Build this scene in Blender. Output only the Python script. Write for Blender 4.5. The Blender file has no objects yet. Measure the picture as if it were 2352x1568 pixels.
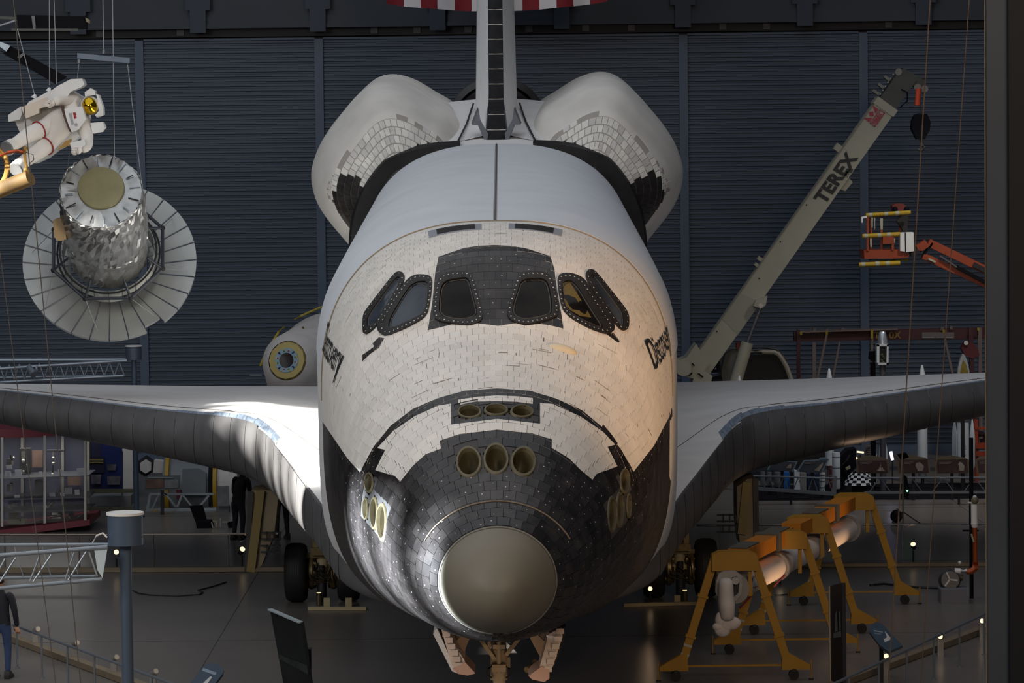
import bpy, bmesh, math, random
import numpy as np
from mathutils import Vector, Matrix
from mathutils.bvhtree import BVHTree
random.seed(7)
rng = np.random.default_rng(11)
SC = bpy.context.scene
COL = SC.collection

# ------------------------------------------------------------------ camera
FPX, CAMD, CAMH = 7345.0, 38.0, 8.4
PITCH = math.atan((784 - 367) / FPX)
CAM_M = (Matrix.Rotation(-0.00227, 3, 'Z') @ Matrix.Rotation(math.pi/2 - PITCH, 3, 'X') @ Matrix.Rotation(math.radians(-0.65), 3, 'Z'))
CAM_L = Vector((0.12, -CAMD, CAMH))
cam = bpy.data.cameras.new('camera'); cam.sensor_width = 36.0; cam.lens = 36.0*FPX/2352; cam.clip_end = 500
camo = bpy.data.objects.new('camera', cam); COL.objects.link(camo)
camo.matrix_world = Matrix.Translation(CAM_L) @ CAM_M.to_4x4()
SC.camera = camo
CAM_I = CAM_M.transposed()
def proj(P):
    c = CAM_I @ (Vector(P) - CAM_L)
    return (1176 + FPX*c.x/-c.z, 784 - FPX*c.y/-c.z)
def ray(px, py):
    return (CAM_M @ Vector(((px-1176)/FPX, (784-py)/FPX, -1.0))).normalized()
def at(px, py, Y):
    d = ray(px, py); return CAM_L + d*((Y - CAM_L.y)/d.y)
def onfloor(px, py, z=0.0):
    d = ray(px, py); return CAM_L + d*((z - CAM_L.z)/d.z)
def ppm(Y): return FPX/(Y + CAMD)          # pixels per metre at depth Y

# ------------------------------------------------------------------ world, exposure, lights
SC.view_settings.view_transform = 'Standard'; SC.view_settings.look = 'None'
SC.view_settings.exposure = 0.0; SC.view_settings.gamma = 1.0; SC.view_settings.use_curve_mapping = False
W = bpy.data.worlds.new('hall_air'); SC.world = W; W.use_nodes = True
W.node_tree.nodes['Background'].inputs[0].default_value = (0.62, 0.76, 1.0, 1)
W.node_tree.nodes['Background'].inputs[1].default_value = 0.055
def area(name, loc, target, sx, sy, power, color):
    l = bpy.data.lights.new(name, 'AREA'); l.shape = 'RECTANGLE'; l.size = sx; l.size_y = sy; l.energy = power; l.color = color
    o = bpy.data.objects.new(name, l); COL.objects.link(o); o.location = loc
    o.rotation_euler = (Vector(target) - Vector(loc)).to_track_quat('-Z', 'Y').to_euler(); return o
def spot(name, loc, target, deg, power, color, blend=0.3, size=0.1):
    l = bpy.data.lights.new(name, 'SPOT'); l.energy = power; l.color = color; l.spot_size = math.radians(deg); l.spot_blend = blend
    l.shadow_soft_size = size
    o = bpy.data.objects.new(name, l); COL.objects.link(o); o.location = loc
    o.rotation_euler = (Vector(target) - Vector(loc)).to_track_quat('-Z', 'Y').to_euler(); return o
area('skylight_row', (-10, 12, 26), (-4, 20, 0), 40, 50, 4600, (0.90, 0.94, 1.0))
area('front_daylight', (-24, -22, 17), (0, 6, 5), 14, 9, 3600, (1.0, 0.97, 0.93))
area('front_flood', (9, -24, 15), (0, 3, 4.5), 8, 4, 2400, (1.0, 0.78, 0.58))
spot('warm_flood', (17, -9, 4.5), (1.7, 6.5, 5.4), 19, 9000, (1.0, 0.60, 0.30), 0.8, 0.5)
spot('exhibit_flood', (14, 36.5, 14), (13, 42, 0.5), 85, 2400, (1.0, 0.93, 0.85), 0.8, 0.4)  # unseen spot added to brighten the exhibits beyond the right wing
# spots standing in for low sun, through wall openings shaped to their beams
spot('window_sun', (-62, -6, 40), (-4.1, 20.5, 3.0), 9.0, 2600000, (1.0, 0.97, 0.90), 0.05, 0.20)
spot('window_sun_nose', (-58, -24, 9), (-1.5, 2.6, 3.1), 4.0, 5400000, (0.80, 0.90, 1.0), 0.3, 0.2)

# ------------------------------------------------------------------ materials
def lin(c):
    return tuple((v/12.92 if v <= 0.04045 else ((v+0.055)/1.055)**2.4) for v in c)
def rgb(r, g, b): return lin((r/255, g/255, b/255))
def mat(name, col, rough=0.5, metal=0.0, var=0.0, scale=3.0, bump=0.0, bscale=20.0, emit=None, estr=0.0, stretch=None, tint=False, coat=0.0, alpha=None, spec=None):
    m = bpy.data.materials.new(name); m.use_nodes = True; nt = m.node_tree; N = nt.nodes; L = nt.links
    b = N['Principled BSDF']
    b.inputs['Base Color'].default_value = (*col, 1); b.inputs['Roughness'].default_value = rough; b.inputs['Metallic'].default_value = metal
    if coat: b.inputs['Coat Weight'].default_value = coat
    if spec is not None: b.inputs['Specular IOR Level'].default_value = spec
    tc = None
    if var or bump:
        tc = N.new('ShaderNodeTexCoord'); mp = N.new('ShaderNodeMapping'); L.new(tc.outputs['Object'], mp.inputs[0])
        if stretch: mp.inputs['Scale'].default_value = stretch
    src = None
    if var:
        n = N.new('ShaderNodeTexNoise'); n.inputs['Scale'].default_value = scale; n.inputs['Detail'].default_value = 6
        L.new(mp.outputs[0], n.inputs['Vector'])
        r = N.new('ShaderNodeMapRange'); r.inputs[1].default_value = 0.3; r.inputs[2].default_value = 0.7
        r.inputs[3].default_value = 1-var; r.inputs[4].default_value = 1+var; L.new(n.outputs['Fac'], r.inputs[0])
        mx = N.new('ShaderNodeVectorMath'); mx.operation = 'SCALE'; mx.inputs[0].default_value = col
        L.new(r.outputs[0], mx.inputs['Scale']); src = mx.outputs[0]
    if tint:
        a = N.new('ShaderNodeAttribute'); a.attribute_name = 'tint'
        m2 = N.new('ShaderNodeVectorMath'); m2.operation = 'MULTIPLY'
        if src: L.new(src, m2.inputs[0])
        else: m2.inputs[0].default_value = col
        L.new(a.outputs['Color'], m2.inputs[1]); src = m2.outputs[0]
    if src: L.new(src, b.inputs['Base Color'])
    if bump:
        n2 = N.new('ShaderNodeTexNoise'); n2.inputs['Scale'].default_value = bscale; n2.inputs['Detail'].default_value = 4
        L.new(mp.outputs[0], n2.inputs['Vector'])
        bp = N.new('ShaderNodeBump'); bp.inputs['Strength'].default_value = bump; L.new(n2.outputs['Fac'], bp.inputs['Height'])
        L.new(bp.outputs[0], b.inputs['Normal'])
    if emit:
        b.inputs['Emission Color'].default_value = (*emit, 1); b.inputs['Emission Strength'].default_value = estr
    return m
def glass_mat(name, col, rough=0.05, mix=0.25):
    m = bpy.data.materials.new(name); m.use_nodes = True; nt = m.node_tree; N = nt.nodes; L = nt.links
    N.remove(N['Principled BSDF']); out = N['Material Output']
    t = N.new('ShaderNodeBsdfTransparent'); t.inputs[0].default_value = (*col, 1)
    g = N.new('ShaderNodeBsdfGlossy'); g.inputs['Roughness'].default_value = rough
    f = N.new('ShaderNodeFresnel'); f.inputs[0].default_value = 1.5
    x = N.new('ShaderNodeMixShader'); L.new(f.outputs[0], x.inputs[0]); L.new(t.outputs[0], x.inputs[1]); L.new(g.outputs[0], x.inputs[2])
    L.new(x.outputs[0], out.inputs[0]); return m

# ------------------------------------------------------------------ mesh building
def frame_of(d, up=None):
    d = Vector(d).normalized()
    up = Vector(up) if up is not None else (Vector((0, 0, 1)) if abs(d.z) < 0.95 else Vector((0, 1, 0)))
    x = d.cross(up).normalized(); y = x.cross(d).normalized()
    return x, y, d
class MB:
    def __init__(self): self.v = []; self.f = []; self.mi = []; self.cur = 0
    def add(self, vs, fs, mi=None):
        o = len(self.v); self.v += [tuple(p) for p in vs]
        self.f += [tuple(i+o for i in f) for f in fs]; self.mi += [self.cur if mi is None else mi]*len(fs); return self
    def box(self, c, s, R=None, mi=None):
        c = Vector(c); vs = []
        for sx in (-1, 1):
            for sy in (-1, 1):
                for sz in (-1, 1):
                    p = Vector((sx*s[0]/2, sy*s[1]/2, sz*s[2]/2))
                    vs.append(c + (R @ p if R else p))
        return self.add(vs, [(0,1,3,2),(4,6,7,5),(0,4,5,1),(2,3,7,6),(0,2,6,4),(1,5,7,3)], mi)
    def bbox(self, a, b, mi=None):
        a, b = Vector(a), Vector(b); return self.box((a+b)/2, [abs(x) for x in (b-a)], None, mi)
    def bar(self, p0, p1, w, h=None, up=None, mi=None, w1=None, h1=None):
        p0, p1 = Vector(p0), Vector(p1); h = h or w; w1 = w if w1 is None else w1; h1 = h if h1 is None else h1
        x, y, d = frame_of(p1-p0, up); vs = []
        for p, ww, hh in ((p0, w, h), (p1, w1, h1)):
            for a, b in ((-1,-1),(1,-1),(1,1),(-1,1)): vs.append(p + x*a*ww/2 + y*b*hh/2)
        return self.add(vs, [(3,2,1,0),(4,5,6,7),(0,1,5,4),(1,2,6,5),(2,3,7,6),(3,0,4,7)], mi)
    def tube(self, p0, p1, r0, r1=None, n=12, caps=True, mi=None):
        p0, p1 = Vector(p0), Vector(p1); r1 = r0 if r1 is None else r1
        x, y, d = frame_of(p1-p0); vs = []
        for p, r in ((p0, r0), (p1, r1)):
            for i in range(n):
                a = 2*math.pi*i/n; vs.append(p + x*math.cos(a)*r + y*math.sin(a)*r)
        fs = [(i, (i+1) % n, n+(i+1) % n, n+i) for i in range(n)]
        if caps: fs += [tuple(range(n-1, -1, -1)), tuple(range(n, 2*n))]
        return self.add(vs, fs, mi)
    def path(self, pts, r, n=8, mi=None, closed=False):
        pts = [Vector(p) for p in pts]; m = len(pts); vs = []; px = None
        for i, p in enumerate(pts):
            d = (pts[(i+1) % m] - pts[i-1]) if (closed or 0 < i < m-1) else (pts[1]-pts[0] if i == 0 else pts[-1]-pts[-2])
            d.normalize()
            if px is None: x, y, _ = frame_of(d)
            else:
                x = (px - d*px.dot(d)).normalized(); y = d.cross(x)
            px = x; rr = r[i] if isinstance(r, (list, tuple)) else r
            vs += [p + x*math.cos(2*math.pi*k/n)*rr + y*math.sin(2*math.pi*k/n)*rr for k in range(n)]
        fs = []
        for i in range(m if closed else m-1):
            j = (i+1) % m
            fs += [(i*n+k, i*n+(k+1) % n, j*n+(k+1) % n, j*n+k) for k in range(n)]
        if not closed: fs += [tuple(range(n-1, -1, -1)), tuple(range((m-1)*n, m*n))]
        return self.add(vs, fs, mi)
    def lathe(self, prof, n=24, M=None, mi=None, a0=0.0, a1=2*math.pi):
        full = abs(a1-a0-2*math.pi) < 1e-6; k = n if full else n+1; vs = []
        for r, z in prof:
            for i in range(k):
                a = a0 + (a1-a0)*i/n; p = Vector((r*math.cos(a), r*math.sin(a), z)); vs.append(M @ p if M else p)
        fs = []
        for j in range(len(prof)-1):
            for i in range(n):
                i2 = (i+1) % k
                fs.append((j*k+i, j*k+i2, (j+1)*k+i2, (j+1)*k+i))
        return self.add(vs, fs, mi)
    def ball(self, c, r, n=16, m=10, R=None, mi=None):
        r = (r, r, r) if not isinstance(r, (tuple, list)) else r; c = Vector(c); vs = []
        for j in range(m+1):
            t = math.pi*j/m
            for i in range(n):
                a = 2*math.pi*i/n; p = Vector((r[0]*math.sin(t)*math.cos(a), r[1]*math.sin(t)*math.sin(a), r[2]*math.cos(t)))
                vs.append(c + (R @ p if R else p))
        fs = [(j*n+i, (j+1)*n+i, (j+1)*n+(i+1) % n, j*n+(i+1) % n) for j in range(m) for i in range(n)]
        return self.add(vs, fs, mi)
    def prism(self, poly, off, mi=None):
        poly = [Vector(p) for p in poly]; off = Vector(off); n = len(poly)
        vs = poly + [p+off for p in poly]
        fs = [tuple(range(n-1, -1, -1)), tuple(range(n, 2*n))] + [(i, (i+1) % n, n+(i+1) % n, n+i) for i in range(n)]
        return self.add(vs, fs, mi)
    def grid(self, fn, nu, nv, mi=None, wrap=False):
        vs = [fn(i/nu, j/nv) for i in range(nu+1) for j in range(nv+1)]
        fs = [(i*(nv+1)+j, (i+1)*(nv+1)+j, (i+1)*(nv+1)+j+1, i*(nv+1)+j+1) for i in range(nu) for j in range(nv)]
        return self.add(vs, fs, mi)
    def mesh(self, name, mats, smooth=35.0, fix=True):
        me = bpy.data.meshes.new(name); me.from_pydata(self.v, [], self.f)
        for m in (mats if isinstance(mats, (list, tuple)) else [mats]): me.materials.append(m)
        if any(self.mi): me.polygons.foreach_set('material_index', self.mi)
        if fix:
            bm = bmesh.new(); bm.from_mesh(me); bmesh.ops.remove_doubles(bm, verts=bm.verts, dist=1e-5)
            bmesh.ops.recalc_face_normals(bm, faces=bm.faces); bm.to_mesh(me); bm.free()
        me.update()
        if smooth:
            me.shade_smooth(); me.set_sharp_from_angle(angle=math.radians(smooth))
        return me
    def build(self, name, mats, parent=None, smooth=35.0, fix=True, kind=None, label=None):
        o = bpy.data.objects.new(name, self.mesh(name, mats, smooth, fix)); COL.objects.link(o)
        if parent: put(o, parent)
        if kind: o['kind'] = kind
        if label: o['label'] = label
        return o
LOCALROOTS = set()                      # things whose parts are modelled in the thing's own axes
def chain_matrix(o):
    m = Matrix.Identity(4); ch = []
    while o: ch.append(o); o = o.parent
    for q in reversed(ch): m = m @ q.matrix_parent_inverse @ Matrix.LocRotScale(q.location, q.rotation_euler, q.scale)
    return m
def put(o, parent):
    """parent a part that was modelled where it stands (or in the axes of a LOCALROOTS thing)"""
    o.parent = parent; q = parent
    while q.parent: q = q.parent
    if q.name not in LOCALROOTS: o.matrix_parent_inverse = chain_matrix(parent).inverted()
    return o
def thing(name, label, cat, loc=(0, 0, 0), group=None):
    o = bpy.data.objects.new(name, None); o.empty_display_size = 0.2; COL.objects.link(o); o.location = loc
    tag(o, label, cat, group); return o
def tag(o, label, cat, group=None):
    o['label'] = label; o['category'] = cat
    if group: o['group'] = group
    return o
def struct(o): o['kind'] = 'structure'; return o
def copy_tree(o, loc=None, rotz=None):
    """copy a thing, its parts and sub-parts (all built with put at the source's own place)"""
    c = o.copy(); COL.objects.link(c)
    for ch in o.children:
        d = ch.copy(); COL.objects.link(d); d.parent = c; d.matrix_parent_inverse = ch.matrix_parent_inverse.copy()
        for g in ch.children:
            e = g.copy(); COL.objects.link(e); e.parent = d; e.matrix_parent_inverse = g.matrix_parent_inverse.copy()
    if loc is not None: c.location = loc
    if rotz is not None: c.rotation_euler = (0, 0, rotz)
    return c
def text_mesh(s, size, bold=0.0, shear=0.0, spacing=1.0):
    """outline lettering as triangles in the xy plane: (verts, faces)"""
    cu = bpy.data.curves.new('lettering', 'FONT'); cu.body = s; cu.size = size; cu.shear = shear; cu.offset = bold; cu.space_character = spacing
    ob = bpy.data.objects.new('lettering', cu); COL.objects.link(ob)
    dg = bpy.context.evaluated_depsgraph_get(); me = bpy.data.meshes.new_from_object(ob.evaluated_get(dg))
    vs = [v.co.copy() for v in me.vertices]; fs = [tuple(p.vertices) for p in me.polygons]
    bpy.data.objects.remove(ob); bpy.data.curves.remove(cu); bpy.data.meshes.remove(me)
    return vs, fs
def text_on(s, size, origin, ux, uy, name, m, parent, bold=0.0, shear=0.0, lift=0.004, spacing=1.0, center=False):
    vs, fs = text_mesh(s, size, bold, shear, spacing)
    ux, uy = Vector(ux).normalized(), Vector(uy).normalized(); n = ux.cross(uy)
    o = Vector(origin)
    cx = (min(v.x for v in vs)+max(v.x for v in vs))/2 if center else 0
    b = MB().add([o + ux*(v.x-cx) + uy*v.y + n*lift for v in vs], fs)
    return b.build(name, m, parent, smooth=None, fix=False)
def lerp(a, b, t): return a + (b-a)*t
def vl(a, b, t): return Vector(a).lerp(Vector(b), t)
# ------------------------------------------------------------------ the hall
M_wall = mat('blue_grey_sheet', rgb(72, 84, 100), 0.55, 0.0, var=0.06, scale=0.6)
M_post = mat('blue_grey_steel', rgb(74, 90, 112), 0.5, var=0.05)
M_dark = mat('dark_steel', rgb(26, 26, 30), 0.6, var=0.1)
M_floor = mat('polished_concrete', rgb(106, 101, 97), 0.30, var=0.12, scale=0.35, bump=0.02, bscale=1.5)
WY = 52.0
def slab(): return MB().bbox((-60, -45, -0.3), (60, WY+1, 0))
struct(slab().build('floor', M_floor))
joint = mat('floor_joint', rgb(40, 38, 38), 0.7)
jb = MB()
for x in (-24, -16, -8, 8, 16, 24): jb.box((x+3, 5, 0.001), (0.012, 92, 0.002))
for y in (-12, -2, 8, 18, 28, 38): jb.box((0, y, 0.0012), (110, 0.012, 0.002))
struct(jb.build('trim_1', joint, smooth=None))
wall = MB(); wall.bbox((-60, WY+0.35, 0), (60, WY+0.7, 26))
struct(wall.build('wall_back', M_dark))
# the hangar door leaves: corrugated sheets between posts
TOPZ = at(1143, 86, WY).z
seams = [at(p, 500, WY).x for p in (-490, -80, 327, 738, 1572, 1984, 2396, 2800)]
pitch = 0.133
def corr(x0, x1, z0, z1):
    b = MB(); n = int((z1-z0)/pitch); vs = []; fs = []
    prof = [(0.0, 0.0), (0.30, 0.0), (0.42, 0.045), (0.88, 0.045)]
    k = 0
    for i in range(n+1):
        for t, d in prof:
            z = z0 + (i+t)*pitch
            if z > z1: break
            vs += [(x0, WY-d, z), (x1, WY-d, z)]
            if k: fs.append((2*k-2, 2*k-1, 2*k+1, 2*k))
            k += 1
    return b.add(vs, fs)
for i in range(len(seams)-1):
    a, c = seams[i]+0.12, seams[i+1]-0.12
    if c-a > 6: pieces = [(a, (a+c)/2), ((a+c)/2, c)]
    else: pieces = [(a, c)]
    d = struct(bpy.data.objects.new('door_%d' % (i+1), None)); COL.objects.link(d); d.location = ((a+c)/2, WY, 0)
    for p, q in pieces: corr(p, q, 0.25, TOPZ).build('corrugated_sheet', M_wall, d, smooth=None)
    fb = MB(); fb.bbox((a-0.24, WY-0.13, 0), (a, WY+0.1, TOPZ+0.02)); fb.build('door_post', M_post, d)
    fb = MB(); fb.bbox((a, WY-0.02, TOPZ), (c, WY+0.1, TOPZ+0.06)); fb.bbox((a, WY-0.1, 0), (c, WY+0.1, 0.25)); fb.build('door_rail', M_post, d)
# unseen left wall; openings and slats shaped to crop and stripe the sun beams
M_fw = mat('window_frame_paint', rgb(120, 124, 128), 0.5)
M_side = mat('side_wall_sheet', rgb(60, 70, 84), 0.7, var=0.1, scale=0.5)
WIN = [(1.7, 8.2, 25.86, 27.05), (-17.0, -14.2, 6.97, 7.46)]
wl = MB(); ycut = sorted({-45.0, WY+0.3} | {v for w in WIN for v in w[:2]})
for y0, y1 in zip(ycut[:-1], ycut[1:]):
    ws = [w for w in WIN if w[0] <= y0 and w[1] >= y1]
    if ws: wl.bbox((-40.3, y0, 0), (-40, y1, ws[0][2])); wl.bbox((-40.3, y0, ws[0][3]), (-40, y1, 31))
    else: wl.bbox((-40.3, y0, 0), (-40, y1, 31))
struct(wl.build('wall_left', M_side))
for k, (y0, y1, z0, z1) in enumerate(WIN):
    wo = bpy.data.objects.new('window_%d' % (k+1), None); COL.objects.link(wo); wo.location = (-40.15, y0, z0); struct(wo)
    wb = MB()
    for y in (y0, y1): wb.bbox((-40.2, y-0.05, z0), (-40.1, y+0.05, z1))
    for z in (z0, z1): wb.bbox((-40.2, y0, z-0.05), (-40.1, y1, z+0.05))
    wb.build('window_frame', M_fw, wo)
    if k == 0: bars = [((2.05+0.62*i, 25.86), (2.05+0.62*i+1.7, 25.86+1.0), 0.10+0.03*(i % 2)) for i in range(7)]
    else: bars = [((y0+0.32+0.52*i, z0), (y0+0.62+0.52*i, z1), 0.16+0.07*(i % 2)) for i in range(5)]
    for (a0, b0), (a1, b1), th in bars: MB().bar((-40.15, a0, b0), (-40.15, a1, b1), th, 0.06, up=(1, 0, 0)).build('window_slat', M_fw, wo)  # bars slanted to throw stripes across the beams
# dark header slot with rollers, fascia beams, hangers
h1 = at(1143, 60, WY).z; h2 = at(1143, -150, WY).z
hd = MB(); hd.bbox((-30, WY-0.05, TOPZ+0.1), (30, WY+0.3, h1)); hdo = struct(hd.build('trim_2', M_dark))
rb = MB(); fz = MB()
fz.bbox((-30, WY-0.5, h1), (30, WY+0.3, h1+0.12)); fz.bbox((-30, WY-0.42, h1+0.12), (30, WY+0.3, h1+0.34)); fz.bbox((-30, WY-0.35, h1+0.34), (30, WY+0.3, h1+0.46))
fz.bbox((-30, WY-0.28, h1+0.46), (30, WY+0.3, h2+3))
fo = struct(fz.build('trim_3', mat('fascia_sheet', rgb(48, 55, 66), 0.6, var=0.08, scale=0.8)))
for px in (455, 730, 1005, 1290, 1568, 1848, 2120, 180):
    x = at(px, 40, WY-0.5).x
    b = MB(); b.bbox((x-0.22, WY-0.62, h1-0.12), (x+0.22, WY-0.5, h1+0.5)); b.bbox((x-0.35, WY-0.58, h1+0.5), (x+0.35, WY-0.5, h1+1.6)); b.build('hanger_plate', bpy.data.materials.get('hanger_paint') or mat('hanger_paint', rgb(46, 56, 70), 0.6), fo)
for px in (230, 415, 860, 958, 1075, 1215, 1345, 1450, 1660, 1760, 2040):
    x = at(px, 85, WY).x
    MB().bbox((x-0.1, WY-0.12, TOPZ+0.14), (x+0.1, WY-0.05, TOPZ+0.36)).build('door_roller', mat('roller_steel', rgb(70, 70, 74), 0.5) if 'roller_steel' not in bpy.data.materials else bpy.data.materials['roller_steel'], hdo)
# the big dark column near the viewer at the right
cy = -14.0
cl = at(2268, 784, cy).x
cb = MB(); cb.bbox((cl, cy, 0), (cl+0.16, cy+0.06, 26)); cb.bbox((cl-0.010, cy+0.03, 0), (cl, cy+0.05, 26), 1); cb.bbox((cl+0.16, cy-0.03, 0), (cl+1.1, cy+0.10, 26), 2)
struct(cb.build('pillar', [mat('column_paint', rgb(44, 50, 58), 0.6, var=0.1, scale=0.5, spec=0.1), mat('column_edge', rgb(120, 104, 84), 0.6), mat('column_shadow_paint', rgb(20, 21, 25), 0.7, spec=0.1)]))  # lit left strip and edge, shaded rest, put into the colours
# striped banner hung from the roof truss, only its lower hem in view
fl = thing('hanging_flag', 'huge red and white striped flag hung vertically behind the tail fin', 'flag', at(1143, 0, 46))
FY = 44.0
xa, xb = at(888, 5, FY).x, at(1395, 5, FY).x
M_r = mat('flag_red', rgb(120, 22, 34), 0.8, bump=0.1, bscale=6); M_w = mat('flag_white', rgb(214, 210, 212), 0.8, bump=0.1, bscale=6)
for i in range(13):
    u0, u1 = i/13, (i+1)/13
    def fn(u, v, u0=u0, u1=u1):
        t = lerp(u0, u1, u); x = lerp(xa, xb, t)
        sag = 22*(1-(2*t-1)**2)
        zb = at(1143, 6+sag*0.9, FY).z
        return (x, FY + 0.18*math.sin(t*22)*(1-v*0.5), zb + v*7.5)
    MB().grid(fn, 4, 10).build('stripe', M_r if i % 2 == 0 else M_w, fl)
# ------------------------------------------------------------------ the space shuttle orbiter, modelled in its own axes
SLOPE = 0.0656
ORB = thing('space_shuttle_orbiter', 'black and white tiled winged spacecraft parked nose-on in the hall', 'spacecraft', (0, 0, 3.2))
ORB.rotation_euler = (SLOPE, 0, 0); LOCALROOTS.add(ORB.name)
OM = Matrix.Translation((0, 0, 3.2)) @ Matrix.Rotation(SLOPE, 4, 'X'); OI = OM.inverted()
def bproj(p): return proj(OM @ Vector(p))
M_gap = mat('tile_gap_filler', (0.56, 0.54, 0.51), 0.9)
M_gapd = mat('dark_gap_filler', (0.055, 0.053, 0.052), 0.8)
M_wt = mat('white_tile', rgb(226, 221, 214), 0.62, var=0.06, scale=2.0, tint=True)
M_bt = mat('black_tile', (0.020, 0.017, 0.016), 0.36, var=0.5, scale=5.0, bump=0.05, bscale=30, tint=True)
M_wb = mat('white_blanket', rgb(222, 221, 220), 0.75, var=0.05, scale=1.2, bump=0.06, bscale=9)
M_bb = mat('black_belly', (0.016, 0.016, 0.017), 0.6, var=0.3, scale=4, spec=0.2)
M_rcc = mat('carbon_panel', rgb(92, 91, 92), 0.42, var=0.16, scale=1.6, stretch=(3, 0.6, 1))
M_cap = mat('carbon_nose', rgb(116, 110, 96), 0.55, var=0.10, scale=1.2)
M_gl = mat('cockpit_glass', (0.010, 0.009, 0.008), 0.08, var=0.5, scale=2, spec=0.12)
M_fr = mat('window_frame_dark', (0.022, 0.020, 0.019), 0.5, var=0.2, spec=0.3)
M_bolt = mat('pale_plug', rgb(196, 194, 190), 0.5)
M_noz = mat('nozzle_olive', rgb(96, 88, 64), 0.55, 0.05, var=0.25, scale=6)
M_cup = mat('nozzle_cup_olive', rgb(74, 66, 42), 0.55, 0.1, var=0.3, scale=6)
M_nozd = mat('nozzle_dark', rgb(58, 48, 32), 0.6, var=0.2)
M_seam = mat('seam_line', rgb(92, 88, 84), 0.8)
def pchip(xs, ys, x):
    n = len(xs); h = [xs[i+1]-xs[i] for i in range(n-1)]; d = [(ys[i+1]-ys[i])/h[i] for i in range(n-1)]
    m = [d[0]] + [0 if d[i-1]*d[i] <= 0 else (2*d[i-1]*d[i]/(d[i-1]+d[i])) for i in range(1, n-1)] + [d[-1]]
    x = min(max(x, xs[0]), xs[-1]); i = 0
    while i < n-2 and x > xs[i+1]: i += 1
    t = (x-xs[i])/h[i]
    return (2*t**3-3*t**2+1)*ys[i] + (t**3-2*t**2+t)*h[i]*m[i] + (-2*t**3+3*t**2)*ys[i+1] + (t**3-t**2)*h[i]*m[i+1]
#        y     w     top    bot   zc    nt   nb
ST = [(0.75, 0.71, 0.69, -0.62, 0.03, 2.0, 2.0), (1.2, 0.99, 0.93, -0.80, 0.06, 2.0, 2.0), (1.9, 1.29, 1.33, -0.96, 0.12, 2.0, 2.1),
      (2.6, 1.53, 1.70, -1.06, 0.20, 2.0, 2.2), (3.4, 1.75, 1.99, -1.19, 0.30, 2.05, 2.3), (4.3, 1.98, 2.29, -1.33, 0.40, 2.1, 2.45),
      (5.2, 2.13, 2.62, -1.49, 0.50, 2.15, 2.6), (5.9, 2.24, 3.14, -1.62, 0.62, 2.2, 2.8), (6.6, 2.33, 3.53, -1.68, 0.75, 2.3, 3.0),
      (7.6, 2.44, 3.70, -1.86, 0.95, 2.4, 3.2), (8.8, 2.56, 3.74, -2.02, 1.15, 2.5, 3.6), (12.0, 2.79, 3.74, -2.08, 1.25, 2.5, 6.0), (27.4, 2.72, 3.74, -2.08, 1.25, 2.5, 6.0), (33.0, 2.70, 3.74, -2.08, 1.25, 2.6, 6.0)]
STY = [s[0] for s in ST]
def station(y):
    if y <= 0.75:
        t = max(y, 0)/0.75; k = 0.72*math.sqrt(max(0, 1-(1-t)**2)) + 0.28*t
        return (0.71*k, 0.69*k, -0.62*k, 0.03, 2.0, 2.0)
    return tuple(pchip(STY, [s[i] for s in ST], y) for i in range(1, 7))
PHI = np.linspace(0, math.pi, 121)
_sec = {}
def section(y):
    y = round(y, 4)
    if y not in _sec:
        w, top, bot, zc, nt, nb = station(y)
        c = np.cos(PHI); s = np.sin(PHI); up = c >= 0
        n = np.where(up, nt, nb)
        X = w*np.abs(s)**(2/n); Z = np.where(up, zc+(top-zc)*np.abs(c)**(2/n), zc-(zc-bot)*np.abs(c)**(2/n))
        L = np.concatenate([[0], np.cumsum(np.hypot(np.diff(X), np.diff(Z)))])
        _sec[y] = (X, Z, L)
    return _sec[y]
def P(y, s):
    """point of the outer mould line: s = 0 top, +1 / -1 bottom, by arc length"""
    X, Z, L = section(y); a = abs(s)*L[-1]
    return Vector((math.copysign(1, s)*np.interp(a, L, X), y, np.interp(a, L, Z)))
def halflen(y): return section(y)[2][-1]
def NRM(y, s):
    e = 0.02; a = P(y+e, s)-P(max(y-e, 0.001), s); sb = max(-0.995, min(0.995, s)); b = P(y, min(sb+0.004, 1))-P(y, max(sb-0.004, -1))
    n = b.cross(a); n.normalize()
    c = Vector((0, y, station(y)[3])); 
    if n.dot(P(y, s)-c) < 0: n = -n
    return n
# base skin
ys = list(np.arange(0.78, 8.8, 0.1)) + list(np.arange(8.8, 27.5, 0.8)) + [27.5]
NS = 96
def skin(ys, off=0.0):
    b = MB(); vs = []
    for y in ys:
        for j in range(NS):
            s = -1 + 2*j/NS; p = P(y, s); vs.append(p + NRM(y, s)*off if off else p)
    fs = [(i*NS+j, i*NS+(j+1) % NS, (i+1)*NS+(j+1) % NS, (i+1)*NS+j) for i in range(len(ys)-1) for j in range(NS)]
    return b.add(vs, fs)
sk = skin(ys)
BV = BVHTree.FromPolygons([Vector(v) for v in sk.v], sk.f)
def hit(px, py):
    """where the line of sight of that pixel meets the fuselage: point and normal, in orbiter axes"""
    d = ray(px, py); o = OI @ CAM_L; dd = (OI.to_3x3() @ d).normalized()
    p, n, i, t = BV.ray_cast(o, dd)
    if p is None: return None, None
    if n.dot(dd) > 0: n = -n
    return p, n
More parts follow.
